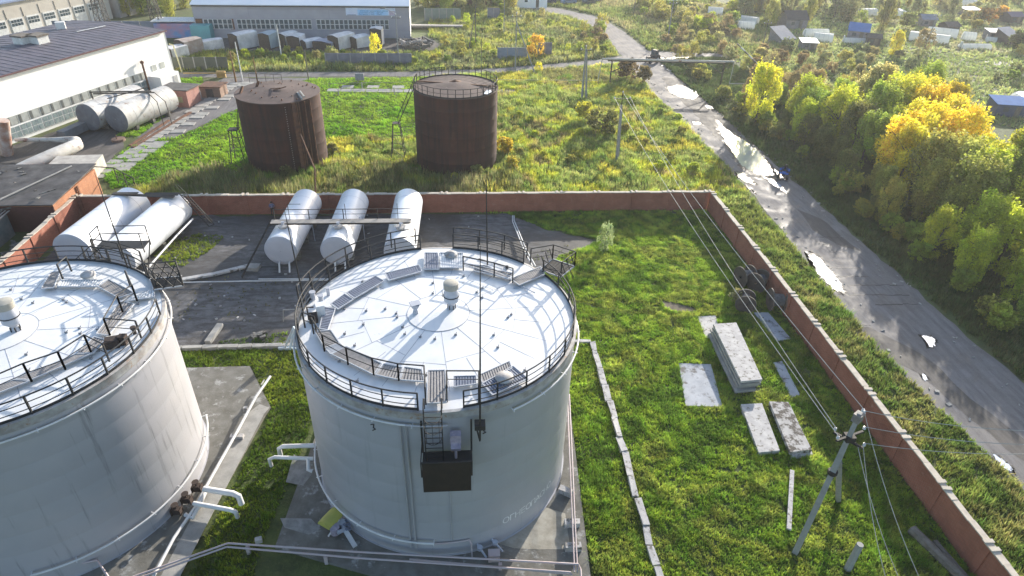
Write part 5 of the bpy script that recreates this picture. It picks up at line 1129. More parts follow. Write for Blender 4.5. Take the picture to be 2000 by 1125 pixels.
# person by the wall
def person(loc, rz, label):
    root = empty('person', loc, rz, label, 'person')
    J = {'pel': (0, 0, .95), 'wai': (0, .02, 1.12), 'che': (0, .0, 1.36), 'nek': (0, -.02, 1.5), 'hed': (0, -.05, 1.6), 'top': (0, -.05, 1.73),
         'hl': (.1, 0, .9), 'kl': (.13, -.05, .5), 'al': (.12, .02, .09), 'tl': (.14, -.14, .04), 'hr': (-.1, 0, .9), 'kr': (-.13, .03, .5), 'ar': (-.16, .1, .09), 'tr': (-.18, -.06, .04),
         'sl': (.19, 0, 1.42), 'el': (.29, -.02, 1.15), 'wl': (.16, -.24, 1.1), 'ml': (.1, -.3, 1.12), 'sr': (-.19, 0, 1.42), 'er': (-.3, .0, 1.15), 'wr': (-.14, -.23, 1.08), 'mr': (-.08, -.29, 1.1)}
    Rr = {'pel': .15, 'wai': .14, 'che': .165, 'nek': .06, 'hed': .095, 'top': .07, 'hl': .09, 'kl': .062, 'al': .045, 'tl': .04, 'sl': .07, 'el': .05, 'wl': .035, 'ml': .03}
    E_ = [('pel', 'wai'), ('wai', 'che'), ('che', 'nek'), ('nek', 'hed'), ('hed', 'top')]
    for s_ in 'lr': E_ += [('pel', 'h' + s_), ('h' + s_, 'k' + s_), ('k' + s_, 'a' + s_), ('a' + s_, 't' + s_), ('che', 's' + s_), ('s' + s_, 'e' + s_), ('e' + s_, 'w' + s_), ('w' + s_, 'm' + s_)]
    names = list(J); 
    for s_, sg in (('l', 1), ('r', -1)):
        for f in range(5):
            n1, n2 = 'f%d%s' % (f, s_), 'g%d%s' % (f, s_); m_ = J['m' + s_]
            dx = sg * (-.035 + .018 * f); J[n1] = (m_[0] + dx, m_[1] - .045, m_[2] - .01); J[n2] = (m_[0] + dx * 1.1, m_[1] - .075, m_[2] - .035); Rr['f%dl' % f] = .01; Rr['g%dl' % f] = .008
            E_ += [('m' + s_, n1), (n1, n2)]
    names = list(J); me = bpy.data.meshes.new('body'); me.from_pydata([J[n_] for n_ in names], [(names.index(a), names.index(b)) for a, b in E_], [])
    ob = link(bpy.data.objects.new('body', me)); sk_ = ob.modifiers.new('skin', 'SKIN'); ob.modifiers.new('sub', 'SUBSURF').levels = 1
    for i_, n_ in enumerate(names):
        r_ = Rr.get(n_) or Rr.get(n_[:-1] + 'l', .05); me.skin_vertices[0].data[i_].radius = (r_, r_)
    me.skin_vertices[0].data[names.index('pel')].use_root = True
    bpy.context.view_layer.update(); m2 = bpy.data.meshes.new_from_object(ob.evaluated_get(bpy.context.evaluated_depsgraph_get())); bpy.data.objects.remove(ob)
    sk1 = mat('skin', (.42, .26, .19), None, 5, .6, 0, 0); jk = mat('blue grey jacket', (.20, .20, .30), (.15, .15, .23), 6, .9, 0, 0); tr_ = mat('dark trousers', (.02, .02, .028), None, 5, .9, 0, 0); bt = mat('boots', (.012, .011, .011), None, 5, .7, 0, 0)
    for m_ in (sk1, jk, tr_, bt): m2.materials.append(m_)
    for p in m2.polygons:
        c_ = p.center; p.material_index = 3 if c_.z < .12 else 2 if (c_.z < 1.0 and abs(c_.y) < .17) else 0 if (c_.z > 1.5 or c_.y < -.255) else 1
    m2.shade_smooth(); b_ = link(bpy.data.objects.new('body', m2)); b_.parent = root
    LMB().lathe([(.1, 1.62), (.112, 1.68), (.09, 1.75), (0, 1.78)], (0, -.04, 0), 14).build('hair', bt, root, 40)
    f = LMB().box((0, -.155, 1.63), (.02, .03, .04)).box((.035, -.138, 1.655), (.02, .012, .012)).box((-.035, -.138, 1.655), (.02, .012, .012)).box((0, -.14, 1.585), (.045, .01, .008)); f.build('face', mat('face features', (.25, .12, .1)), root)
    return root
person(P(534, 420), R(20), 'person in a blue-grey jacket and dark trousers standing by the back brick wall')

# ================= ROAD VEHICLES, GANTRY, FAR POLES =================
def wheel(root, c, r, w_, axis='x'):
    q = LMB(); q.lathe([(r * .5, -w_ / 2), (r * .92, -w_ / 2), (r, -w_ * .3), (r, w_ * .3), (r * .92, w_ / 2), (r * .5, w_ / 2)], (0, 0, 0), 20); q.v = [(v[2] + c[0], v[0] + c[1], v[1] + c[2]) for v in q.v]; o = q.build('wheel', blackrub, root, True)
    q = LMB(); q.lathe([(0, -w_ * .42), (r * .52, -w_ * .42), (r * .52, w_ * .42), (0, w_ * .42)], (0, 0, 0), 14); q.v = [(v[2] + c[0], v[0] + c[1], v[1] + c[2]) for v in q.v]; q.build('rim', gratm, o)
    return o
trc = empty('tractor', P(1274, 122), R(122), 'dark tractor with a rounded cab driving at the road junction', 'tractor')
tb = mat('dark tractor paint', (.06, .06, .075), (.035, .035, .045), 4, .4, .2, 0)
LMB().box((0, .95, 1.05), (.75, 1.7, .7)).box((0, 1.85, .95), (.6, .2, .6)).build('hood', tb, trc)
LMB().box((0, -.45, 1.15), (1.1, 1.3, .8)).build('body', tb, trc)
cb = LMB(); pts_ = [(-.6, 1.5), (.55, 1.5), (.5, 2.3), (.3, 2.62), (-.35, 2.62), (-.6, 2.35)]
cb.add([(x, y - .4, z) for x in (-.58, .58) for y, z in pts_], [tuple(range(6))[::-1], tuple(range(6, 12))] + [(i, (i + 1) % 6, 6 + (i + 1) % 6, 6 + i) for i in range(6)]); ca_ = cb.build('cab', tb, trc)
LMB().box((0, .13, 1.95), (1.0, .05, .6)).build('windscreen', glass, ca_); LMB().box((.6, -.4, 1.95), (.03, .8, .55)).box((-.6, -.4, 1.95), (.03, .8, .55)).build('side_glass', glass, ca_)
for x in (-.75, .75): wheel(trc, (x, -.65, .78), .78, .38); wheel(trc, (x * .88, 1.35, .42), .42, .24); LMB().tube([(x, -.65 + .9 * math.cos(R(a)), .78 + .9 * math.sin(R(a))) for a in range(20, 161, 20)], .12, 6).build('mudguard', tb, trc)
for x in (-.2, .2): LMB().lathe([(0, 0), (.09, 0), (.09, .05), (0, .06)], (x, 1.98, 1.1), 10).build('headlight', framew, trc)
LMB().tube([(.3, 1.1, 1.4), (.3, 1.1, 2.1)], .04).build('exhaust', darkm, trc)
qd = empty('quad_bike', P(1529, 346), R(150), 'small blue vehicle splashing out of the long puddle on the road', 'quad bike')
blv = mat('bright blue plastic', (.03, .13, .45), (.02, .09, .34), 4, .9, 0, 0); blv.node_tree.nodes['Principled BSDF'].inputs['Specular IOR Level'].default_value = .05
LMB().box((0, 0, .62), (.55, 1.5, .3)).build('body', darkm, qd)
LMB().box((0, -.72, .85), (1.35, .75, .12)).box((0, -.85, .98), (.9, .5, .18), 0, .1).build('rear_fender', blv, qd)
LMB().box((0, .7, .85), (1.2, .6, .12), 0, .12).box((0, .75, 1.0), (.5, .5, .2), 0, .2).build('front_fender', blv, qd)
LMB().box((0, -.15, .95), (.36, .9, .18)).build('seat', blackrub, qd)
LMB().tube([(-.42, .3, 1.2), (-.1, .42, 1.1), (.1, .42, 1.1), (.42, .3, 1.2)], .03).tube([(0, .42, 1.1), (0, .6, .7)], .04).build('handlebar', darkm, qd)
LMB().box((-.45, -1.02, .75), (.2, .05, .12)).box((.45, -1.02, .75), (.2, .05, .12)).build('tail_light', mat('red lens', (.35, .02, .02), None, 2, .3, 0, 0), qd)
LMB().tube([(-.5, -.5, 1.15), (-.5, -1.1, 1.15), (.5, -1.1, 1.15), (.5, -.5, 1.15), (-.5, -.5, 1.15)], .025).build('rack', darkm, qd)
for x in (-.58, .58):
    for y in (-.68, .72): wheel(qd, (x, y, .36), .36, .28)
# rider on the quad
rd = empty('person', P(1529, 346) + Vector((0, 0, 0)), R(150), 'person in dark clothes and a dark helmet riding the small blue vehicle', 'person')
def skinbody(J, E_, Rr, mats_, sel, root, rootv='pel'):
    names = list(J); me = bpy.data.meshes.new('body'); me.from_pydata([J[n_] for n_ in names], [(names.index(a), names.index(b)) for a, b in E_], [])
    ob = link(bpy.data.objects.new('body', me)); ob.modifiers.new('skin', 'SKIN'); ob.modifiers.new('sub', 'SUBSURF').levels = 1
    for i_, n_ in enumerate(names): me.skin_vertices[0].data[i_].radius = (Rr[n_[:-1] if n_[-1] in 'LR' else n_],) * 2
    me.skin_vertices[0].data[names.index(rootv)].use_root = True
    bpy.context.view_layer.update(); m2 = bpy.data.meshes.new_from_object(ob.evaluated_get(bpy.context.evaluated_depsgraph_get())); bpy.data.objects.remove(ob)
    for m_ in mats_: m2.materials.append(m_)
    for p in m2.polygons: p.material_index = sel(p.center)
    m2.shade_smooth(); b_ = link(bpy.data.objects.new('body', m2)); b_.parent = root
J = {'pel': (0, -.3, 1.12), 'wai': (0, -.25, 1.3), 'che': (0, -.1, 1.52), 'nek': (0, -.02, 1.66), 'hed': (0, .02, 1.76)}; E_ = [('pel', 'wai'), ('wai', 'che'), ('che', 'nek'), ('nek', 'hed')]
for s_, g_ in (('L', 1), ('R', -1)):
    J.update({'h' + s_: (g_ * .12, -.25, 1.08), 'k' + s_: (g_ * .36, .15, 1.0), 'a' + s_: (g_ * .38, .08, .58), 't' + s_: (g_ * .38, .24, .52), 's' + s_: (g_ * .19, -.1, 1.56), 'e' + s_: (g_ * .36, .05, 1.36), 'w' + s_: (g_ * .4, .27, 1.23)})
    E_ += [('pel', 'h' + s_), ('h' + s_, 'k' + s_), ('k' + s_, 'a' + s_), ('a' + s_, 't' + s_), ('che', 's' + s_), ('s' + s_, 'e' + s_), ('e' + s_, 'w' + s_)]
skinbody(J, E_, {'pel': .15, 'wai': .14, 'che': .16, 'nek': .06, 'hed': .09, 'h': .09, 'k': .07, 'a': .05, 't': .045, 's': .07, 'e': .05, 'w': .045}, [mat('dark riding clothes', (.03, .03, .035), None, 5, .9, 0, 0)], lambda c_: 0, rd)
LMB().lathe([(0, -.12), (.11, -.1), (.14, 0), (.12, .1), (0, .15)], (0, .03, 1.8), 14).build('helmet', blackrub, rd, True)

gt = empty('pipe_gantry', P(1190, 168), 0, 'pale gas pipe raised on dark posts over the road', 'pipe gantry')
yp = mat('yellowish pipe paint', (.42, .40, .22), (.36, .34, .2), 1, .6, 0, 0)
MB().tube([(4.5, 125.2, .9), (26.9, 125.2, .9)], .06, 6).build('low_pipe', yp, gt)
MB().tube([(26.9, 125.2, .9), (27.3, 125.0, 4.9), (27.6, 125.0, 5.05)], .09, 8).build('riser', mat('grey gas pipe', (.42, .41, .38), (.35, .33, .3), 1, .6, 0, 0), gt)
MB().tube([(27.3, 125.0, 5.02), (52.7, 123.9, 5.0)], .17, 10).build('pipe', mat('grey gas pipe', (.42, .41, .38)), gt)
MB().bar((28.4, 124.9, 4.72), (50.8, 124.0, 4.7), .16, .22).build('beam', darkm, gt)
MB().tube([(52.7, 123.9, 5.0), (52.6, 123.8, .9), (60, 123.8, .9)], .1, 8).build('riser', mat('grey gas pipe', (.42, .41, .38)), gt)
for x, y in ((29.2, 124.8), (50.9, 124.0)): MB().bar((x, y, 0), (x, y, 4.8), .22).build('post', darkm, gt)
MB().bar((29.2, 124.8, 2.6), (33.5, 124.6, 4.7), .14).build('strut', darkm, gt); MB().bar((50.9, 124.0, 2.6), (47.5, 124.2, 4.7), .14).build('strut', darkm, gt)
MB().lathe([(.16, -.1), (.26, -.1), (.26, .1), (.16, .1)], (42.2, 124.2, 5.0), 14).build('flange', rustst, gt)

def fpole(label, base, h, r=.14, m=polec, brace=None, arms=True, lamp=False, tip=None, name='power_pole', cat='power pole', double=0):
    root = empty(name, base, 0, label, cat); b = Vector(base); t_ = b + Vector((0, 0, h)) if tip is None else Vector(tip)
    MB().tube([b, t_], [r, r * .6], 6).build('shaft', m, root)
    if double: MB().tube([b + Vector((double, 0, 0)), t_ + Vector((double * .2, 0, -.6))], [r, r * .6], 6).build('shaft', m, root)
    if brace: MB().tube([brace, b.lerp(t_, .85)], [r, r * .7], 6).build('brace', m, root)
    if arms:
        MB().bar(t_ + Vector((-.9, 0, -.6)), t_ + Vector((.9, 0, -.6)), .1).build('crossarm', darkm, root)
        for dx in (-.85, .85, 0): MB().lathe([(.07, 0), (.13, .12), (.05, .25), (0, .3)], t_ + Vector((dx, 0, -.55 if dx else 0)), 6).build('insulator', mat('white porcelain', (.6, .6, .6)), root)
    if lamp:
        MB().tube([t_, t_ + Vector((-.6, 0, .5)), t_ + Vector((-2.2, 0, 1.2))], .05, 5).build('lamp_arm', m, root); MB().box(t_ + Vector((-2.5, 0, 1.25)), (.9, .35, .2)).build('lamp_head', darkm, root)
    return root
fpole('paired grey poles standing close together in the meadow', P(1136, 195), 9.3, .22, double=.8)
fpole('concrete pole with a slanting brace at the meadow edge by the side road', P(1006, 141), 11.2, .16, brace=P(1046, 147))
fpole('white lamp post left of the brown posts beyond the rusty tank', P(474, 158), 7.0, .13, framew, arms=False, name='lamp_post', cat='lamp post')
fpole('orange-brown post next to the white lamp post', P(461, 160), 5.6, .18, mat('orange rust post', (.20, .10, .03)), arms=False, name='post', cat='post')
fpole('thin brown post right behind the left rusty tank', P(504, 166), 5.0, .14, mat('orange rust post', (.20, .10, .03)), arms=False, name='post', cat='post')
fpole('bare dark post between the two rusty tanks in the distance', P(603, 158), 5.6, .12, woodm, arms=False, name='post', cat='post')
fpole('street lamp pole in front of the banner', P(779, 125), 9.6, .14, polec, lamp=True, name='street_lamp', cat='street lamp')
fpole('white thin pole in front of the hall window band', P(550, 111), 6.4, .13, framew, lamp=False, name='lamp_post', cat='lamp post', arms=False)
fpole('dark pole with a wooden brace left of the meadow bushes', P(929, 96), 9.5, .13, woodm, brace=P(915, 98), arms=False)
fpole('pole beside the meadow bushes near the top of the photo', P(984, 70), 9.5, .13, polec)
fpole('pole between the road bend and the brown bushes', P(1304, 78), 9.0, .16, polec)
fpole('dark thin pole by the road bend at the top', P(1237, 33), 7.0, .12, woodm, arms=False)
fpole('dark wooden pole above the brown bushes', P(1490, 88), 5.6, .12, woodm)
fpole('slanting power pole standing in the garden plots', P(1803, 102), 10, .13, polec, tip=P(1833, 26, 9.2))
fpole('dark pole standing just behind the right rusty tank', P(940, 150), 7.2, .1, woodm, arms=False, name='post', cat='post')
bm_ = empty('barrier_pole', P(1532, 178), 0, 'leaning striped pole above the yellow tree', 'striped pole')
A_, B2 = P(1532, 178, 0), P(1440, 85, 6.5)
for k in range(12): MB().tube([A_.lerp(B2, k / 12), A_.lerp(B2, (k + 1) / 12)], .13, 6).build('stripe', [mat('stripe white', (.6, .58, .52)), mat('stripe dark', (.12, .1, .08))][k % 2], bm_)
single('yellow_pipe', MB().tube([P(356, 142), P(338, 88, 4.8), P(330, 86, 5.0)], .13, 8), yp, 'yellow gas riser at the corner of the white warehouse', 'pipe')
single('yellow_pipe', MB().tube([P(358, 143, 1.0), P(440, 143, 1.0), P(441, 143, 1.4), P(452, 143, 1.4), P(452, 143, .8)], .1, 6).box(P(432, 145, .6), (1.6, .5, 1.2)), mat('ochre box', (.40, .26, .08)), 'low ochre gas pipe with a cabinet beside the side road', 'pipe')
single('notice_stand', MB().box(P(702, 150, .9), (1.6, .2, 1.3)).bar(P(692, 153), P(692, 153, 2.2), .08).bar(P(712, 153), P(712, 153, 2.0), .08), mat('grey stand', (.3, .3, .34)), 'small grey stand in the grass beside the side road', 'stand')
for k, (px, py) in enumerate(((661, 180), (770, 178), (707, 168))): single('fence_post', MB().box(P(px, py, .6), (.16, .16, 1.2)), polec, ('left of two pale fence posts in the bright grass', 'right of two pale fence posts in the bright grass', 'small post near the grey stand')[k], 'post')
single('rail_pipe', MB().tube([P(640, 163, .9), P(800, 160, .9)], .05, 5), yp, 'thin pipe on low stands across the bright grass', 'pipe')
def lattice(label, base, h, w_):
    root = empty('lattice_mast', base, 0, label, 'lattice mast'); mb = MB(); b = Vector(base); n = 7
    for k in range(n):
        z0, z1 = h * k / n, h * (k + 1) / n; a0, a1 = w_ * (1 - .6 * k / n), w_ * (1 - .6 * (k + 1) / n)
        c0 = [b + Vector((x * a0, y * a0, z0)) for x, y in ((-1, -1), (1, -1), (1, 1), (-1, 1))]; c1 = [b + Vector((x * a1, y * a1, z1)) for x, y in ((-1, -1), (1, -1), (1, 1), (-1, 1))]
        for i in range(4): mb.bar(c0[i], c1[i], .12); mb.bar(c0[i], c1[(i + 1) % 4], .07); mb.bar(c1[i], c1[(i + 1) % 4], .07); mb.bar(c0[(i + 1) % 4], c1[i], .07)
    mb.build('lattice', darkm, root); return root
lattice('dark lattice mast behind the warehouse roof in front of the gates', (-78, 158, 0), 14, 1.3)
lattice('lattice mast right of the garage gates at the top left', (-69, 164, 0), 13, 1.1)
# grey fences
def fencep(label, a, b, h, m, n, name='panel_fence'):
    root = empty(name, a, 0, label, 'fence'); a, b = Vector(a), Vector(b)
    for k in range(n): MB().bar(a.lerp(b, k / n + .004) + Vector((0, 0, h / 2)), a.lerp(b, (k + 1) / n - .004) + Vector((0, 0, h / 2)), .12, h).build('panel', m, root); MB().box(a.lerp(b, k / n) + Vector((0, 0, h / 2)), (.2, .2, h + .1)).build('post', polec, root)
fm = mat('grey fence panel', (.20, .20, .24), (.14, .14, .17), .7, .85); fm2 = mat('dark mesh fence', (.09, .10, .08), (.06, .07, .055), .5, .9)
fencep('long dark fence beside the warehouse corner', (-57.5, 133.3, 0), (-45.0, 134.2, 0), 2.4, fm2, 6)
fencep('plain grey fence in front of the parked stacks', (-27, 138.9, 0), (-9.5, 139.6, 0), 2.2, fm, 7)
fencep('short blue-grey fence among the meadow bushes', (8.6, 145.0, 0), (15, 145.3, 0), 2.3, mat('blue grey fence', (.24, .29, .36), (.18, .22, .28), .6, .8), 3)
fencep('broken grey fence piece by the orange bush', (17.6, 147, 0), (20.7, 147.4, 0), 3.0, fm, 2)
fencep('grey-green fence right of the factory hall', (-8.6, 184.6, 0), (1.0, 185.6, 0), 3.0, mat('green grey fence', (.18, .23, .22), (.13, .17, .16), .6, .85), 5)
fencep('short grey fence piece beyond the bushes at the top', (8.2, 187, 0), (11.5, 187.2, 0), 3.0, fm, 2)
# parked stacks in the hall yard
tarpw = mat('dirty white tarp', (.72, .70, .69), (.50, .48, .47), .8, .7, 0, .3); tarpb = mat('blue tarp', (.25, .42, .62), (.55, .6, .66), .7, .6, 0, .3); timber = mat('dark timber ends', (.045, .035, .03), (.09, .07, .055), 5, .95)
def stack(label, px, py, d, rz, tp, lean=0):
    d = tuple(v * 1.06 for v in d); root = empty('covered_stack', P(px, py), R(rz), label, 'covered stack', 'covered stacks in front of the factory hall'); hx, hy, h = d[0] / 2, d[1] / 2, d[2]
    LMB().box((0, 0, h / 2), (d[0], d[1], h)).build('timber', timber, root)
    m_ = LMB(); o = .09; z1 = h + .08
    top_ = [(-hx - o, -hy + .3, z1), (hx + o, -hy + .1, z1 - .12), (hx + o, hy + o, z1 + .1), (0, hy + o, z1 + .25), (-hx - o, hy + o, z1), (0, -hy + .15, z1 + .2)]
    m_.add(top_ + [(hx + o, -hy + .2, .25), (hx + o * 1.5, hy + o, .1), (-hx - o, -hy + .4, h * .55), (-hx - o, hy + o, h * .4), (-hx, hy + o * 1.2, .2), (hx, hy + o * 1.2, .2)],
           [(0, 5, 3, 4), (5, 1, 2, 3), (1, 6, 7, 2), (8, 0, 4, 9), (4, 3, 10, 9), (3, 2, 7, 11)])
    m_.build('tarp', tp, root); return root
STK = [(346, 112, (2.6, 3.6, 2.0), -38, tarpw, 'stack at the warehouse corner, farthest left'), (372, 104, (3.0, 4.2, 2.6), -35, mat('brown tarp', (.30, .22, .18), (.38, .33, .3), 1, .8), 'brown-sided stack near the warehouse corner'),
       (388, 98, (2.0, 3.5, 1.5), -40, tarpb, 'stack under a crumpled blue and white tarp'), (408, 97, (2.2, 5.4, 1.8), -50, tarpw, 'long low stack right of the blue tarp'),
       (478, 93, (2.8, 5.0, 2.9), -38, tarpw, 'tall pale stack behind the white lamp post'), (527, 93, (2.4, 3.4, 2.9), -20, mat('blue grey metal', (.30, .38, .42), (.24, .3, .34), 1, .5), 'blue-grey box stack in front of the hall windows'),
       (563, 88, (2.2, 4.0, 2.4), -30, tarpw, 'narrow stack right of the blue-grey box'), (580, 91, (2.6, 3.2, 2.2), -12, tarpw, 'stack with a square open front beside the narrow one'),
       (608, 92, (2.2, 4.2, 1.5), -45, tarpw, 'low pale stack right of the square one'), (636, 96, (4.2, 3.0, 1.6), -20, mat('grey tarp', (.42, .42, .48), (.3, .3, .36), 1, .7), 'wide sagging grey stack in the middle'),
       (668, 94, (2.8, 5.0, 2.7), -35, tarpw, 'tall bright stack behind the yellow tree, left one'), (702, 92, (2.6, 3.8, 2.2), -42, tarpw, 'bright stack with a dark square end left of the yellow tree'),
       (737, 88, (2.4, 2.4, 3.4), -5, tarpw, 'tallest white box stack just behind the yellow tree'), (655, 88, (2, 4, 1.6), -45, tarpw, 'low pale stack half hidden behind the tall bright one')]
for px, py, d_, rz, tp, lb in STK: stack(lb, px, py, d_, rz, tp)
for k in range(7):
    q = MB(); x0, y0 = P(790 + k * 7, 88 + (k % 3) * 5)[:2]
    for j in range(14): q.bar((x0 + random.uniform(-2, 2), y0 + random.uniform(-1, 1), random.uniform(.1, 1.4)), (x0 + random.uniform(-2, 2), y0 + random.uniform(-1, 1), random.uniform(.1, 1.8)), random.uniform(.1, .4))
    single('scrap_pile', q, [jm, mat('light scrap', (.4, .38, .37), (.2, .18, .17), 3, .9), woodm][k % 3], 'tangled scrap metal heap beside the right end of the factory hall', 'scrap', 'scrap heaps beside the factory hall')
single('scrap_rack', MB().box(P(850, 50, .9), (14, 1.5, .3)).box(P(850, 52, .4), (14, 1.2, .5)), mat('light scrap', (.4, .38, .37)), 'long rack of pale scrap along the green fence', 'rack')
single('blue_container', MB().box(P(360, 58, 1.5), (12, 2.6, 3.0), .06), mat('bluish container', (.10, .25, .5), (.45, .2, .25), .35, .6), 'blue and red painted kiosk left of the factory hall', 'container')
single('awning_roof', MB().box(P(345, 38, 3.4), (10, 5, .15), .06), framew, 'white flat awning above the painted kiosk', 'awning')
single('teal_container', MB().box(P(396, 62, 1.6), (4.2, 3, 3.2), 0), mat('teal container', (.12, .38, .40), (.10, .3, .33), .5, .6), 'teal container touching the left end of the factory hall', 'container')
for k in range(9):
    p = P(1010 + k * 20, 2 + (k % 2) * 6); c_ = [(.12, .2, .45), (.6, .6, .6), (.3, .08, .07), (.05, .06, .1), (.5, .5, .52), (.2, .28, .4), (.55, .5, .4), (.1, .12, .12), (.4, .42, .45)][k]
    root = empty('parked_van', p, R(80 + k * 7), ('blue', 'white', 'dark red', 'black', 'silver', 'grey-blue', 'beige', 'dark green', 'light grey')[k] + ' vehicle parked in the row at the very top of the photo', 'van', 'vehicles parked at the top of the photo')
    LMB().add([(x * .95, y, z) for x in (-1, 1) for y, z in ((-2.4, .45), (2.4, .45), (2.4, 1.1), (1.3, 1.95), (-2.2, 2.0), (-2.4, 1.2))], [(0, 1, 2, 3, 4, 5)[::-1], (6, 7, 8, 9, 10, 11)] + [(i, (i + 1) % 6, 6 + (i + 1) % 6, 6 + i) for i in range(6)]).build('body', mat('van paint %d' % k, c_, None, 3, .3, .1, 0), root)
    LMB().box((0, .2, 1.5), (1.93, 2.6, .5)).build('window', glass, root)
    for x in (-.85, .85):
        for y in (-1.5, 1.5): wheel(root, (x, y, .36), .36, .22)
# ================= TREES =================
def crown_mesh(name, seed, rad, h, nb, nl, leaf, droop=0.0, flat=1.0, base=.2, open_=0.0):
    """crown of leaf cards in uneven clumps spread through the crown volume; unit colour with per-leaf variation"""
    g = np.random.default_rng(seed); P_, C_ = [], []
    for b in range(nb):
        u = g.random(); zc = base + (1 - base) * (u ** .8); rr = rad * (1 - abs(zc - .52) ** 1.7 * 1.9) * (.35 + .65 * g.random()); rr = max(rr, .12 * rad)
        a = g.uniform(0, 2 * np.pi); c_ = np.array([np.cos(a) * rr, np.sin(a) * rr, zc * h]); s_ = rad * g.uniform(.14, .42)
        n = int(nl * (s_ / (rad * .33)) ** 2) + 20; d = g.normal(size=(n, 3)); d /= np.linalg.norm(d, axis=1)[:, None]; r_ = g.uniform(.45, 1.0, n) ** .6
        q = c_ + d * (r_ * s_)[:, None] * np.array([1, 1, flat * .9]); q[:, 2] -= droop * s_ * g.random(n); P_.append(q)
        C_.append(np.full(n, g.uniform(.75, 1.25))[:, None] * np.array([[1 + g.normal(0, .06), 1, 1 + g.normal(0, .1)]]))
    # feathery upright shoots rising out of the outline
    for _ in range(int(46 * min(1.3, rad / 2))):
        a0 = g.uniform(0, 2 * np.pi); z0 = g.uniform(.3, .97); r0 = rad * max(.15, 1 - abs(z0 - .52) ** 1.7 * 1.9) * g.uniform(.55, 1.0); k = 16; f = np.linspace(0, 1, k)
        q = np.stack([np.cos(a0) * (r0 + f * rad * .10) + g.normal(0, .07, k), np.sin(a0) * (r0 + f * rad * .10) + g.normal(0, .07, k), z0 * h + f * h * g.uniform(.08, .2)], 1); P_.append(q); C_.append(np.full((k, 3), g.uniform(.95, 1.3)))
    # loose leaves that break the outline
    m = int(nl * .8); a = g.uniform(0, 2 * np.pi, m); zc = g.uniform(base, 1.06, m); rr = rad * np.clip(1 - np.abs(zc - .52) ** 1.7 * 1.9, .1, 1) * g.uniform(.85, 1.18, m); P_.append(np.stack([np.cos(a) * rr, np.sin(a) * rr, zc * h], 1)); C_.append(np.ones((m, 3)))
    p = np.concatenate(P_); c_ = np.concatenate(C_); p[:, 2] = np.maximum(p[:, 2], .05); N = len(p)
    c_ = c_ * g.uniform(.7, 1.3, (N, 1)); L = leaf * g.uniform(.6, 1.4, N)
    t1 = g.normal(size=(N, 3)); t1 /= np.linalg.norm(t1, axis=1)[:, None]; t2 = g.normal(size=(N, 3)); t2 -= t1 * (t1 * t2).sum(1)[:, None]; t2 /= np.linalg.norm(t2, axis=1)[:, None]
    v = np.empty((N, 4, 3)); v[:, 0] = p - t1 * L[:, None]; v[:, 1] = p - t2 * L[:, None] * .55; v[:, 2] = p + t1 * L[:, None]; v[:, 3] = p + t2 * L[:, None] * .55
    me = bpy.data.meshes.new(name); me.vertices.add(N * 4); me.vertices.foreach_set('co', v.reshape(-1)); me.loops.add(N * 4); me.loops.foreach_set('vertex_index', np.arange(N * 4, dtype=np.int32))
    me.polygons.add(N); me.polygons.foreach_set('loop_start', np.arange(0, N * 4, 4, dtype=np.int32))
    ca = me.color_attributes.new('Col', 'FLOAT_COLOR', 'POINT'); cc = np.ones((N, 4, 4), dtype=np.float32); cc[:, :, :3] = c_[:, None, :]; ca.data.foreach_set('color', cc.reshape(-1))
    me.materials.append(leafT); me.update(calc_edges=True); return me
def trunk_mesh(seed, h, r, nbr=7):
    g = random.Random(seed); mb = MB(); pts = [Vector((0, 0, -.1))]
    for k in range(1, 6): pts.append(Vector((g.uniform(-.12, .12) * k * .4, g.uniform(-.12, .12) * k * .4, h * .78 * k / 5)))
    mb.tube(pts, [r * (1 - .15 * k) for k in range(6)], 7)
    for k in range(nbr):
        z = h * g.uniform(.22, .7); a = g.uniform(0, 6.28); l = h * g.uniform(.18, .34); b = pts[min(5, int(z / (h * .78) * 5))] * 1.0; b.z = z
        e = b + Vector((math.cos(a) * l, math.sin(a) * l, l * g.uniform(.5, 1.0))); mb.tube([b, b.lerp(e, .5) + Vector((0, 0, .08 * l)), e], [r * .4, r * .28, r * .1], 5)
    me = bpy.data.meshes.new('trunk'); me.from_pydata(mb.v, [], mb.f); me.materials.append(bark); me.shade_smooth(); me.update(); return me
TREES = [(crown_mesh('crown', 100 + i, 2.2 + .25 * (i % 3), 7.6, 40 + 4 * (i % 3), 250, .125, .5, 1.5, .1), trunk_mesh(i, 7.2, .17)) for i in range(5)]
TALL = [(crown_mesh('crown', 200 + i, 2.2, 9, 30, 190, .18, .5, 1.3, .22), trunk_mesh(20 + i, 9, .2)) for i in range(2)]
BUSH = [(crown_mesh('crown', 300 + i, 1.7, 2.8, 15, 170, .14, .1, .8, .1), trunk_mesh(40 + i, 2.4, .06, 9)) for i in range(4)]
GAUNT = [(crown_mesh('crown', 400 + i, 1.9, 4.6, 20, 110, .13, .0, 1.2, .1), trunk_mesh(60 + i, 4.6, .09, 12)) for i in range(3)]
kpal = dict(yg=(.36, .42, .05), yel=(.56, .52, .05), gold=(.58, .50, .05), ol=(.29, .30, .08), pale=(.33, .33, .16), gr=(.22, .30, .055), dk=(.15, .165, .06), br=(.25, .215, .12), sg=(.21, .245, .13), rust=(.38, .21, .08))
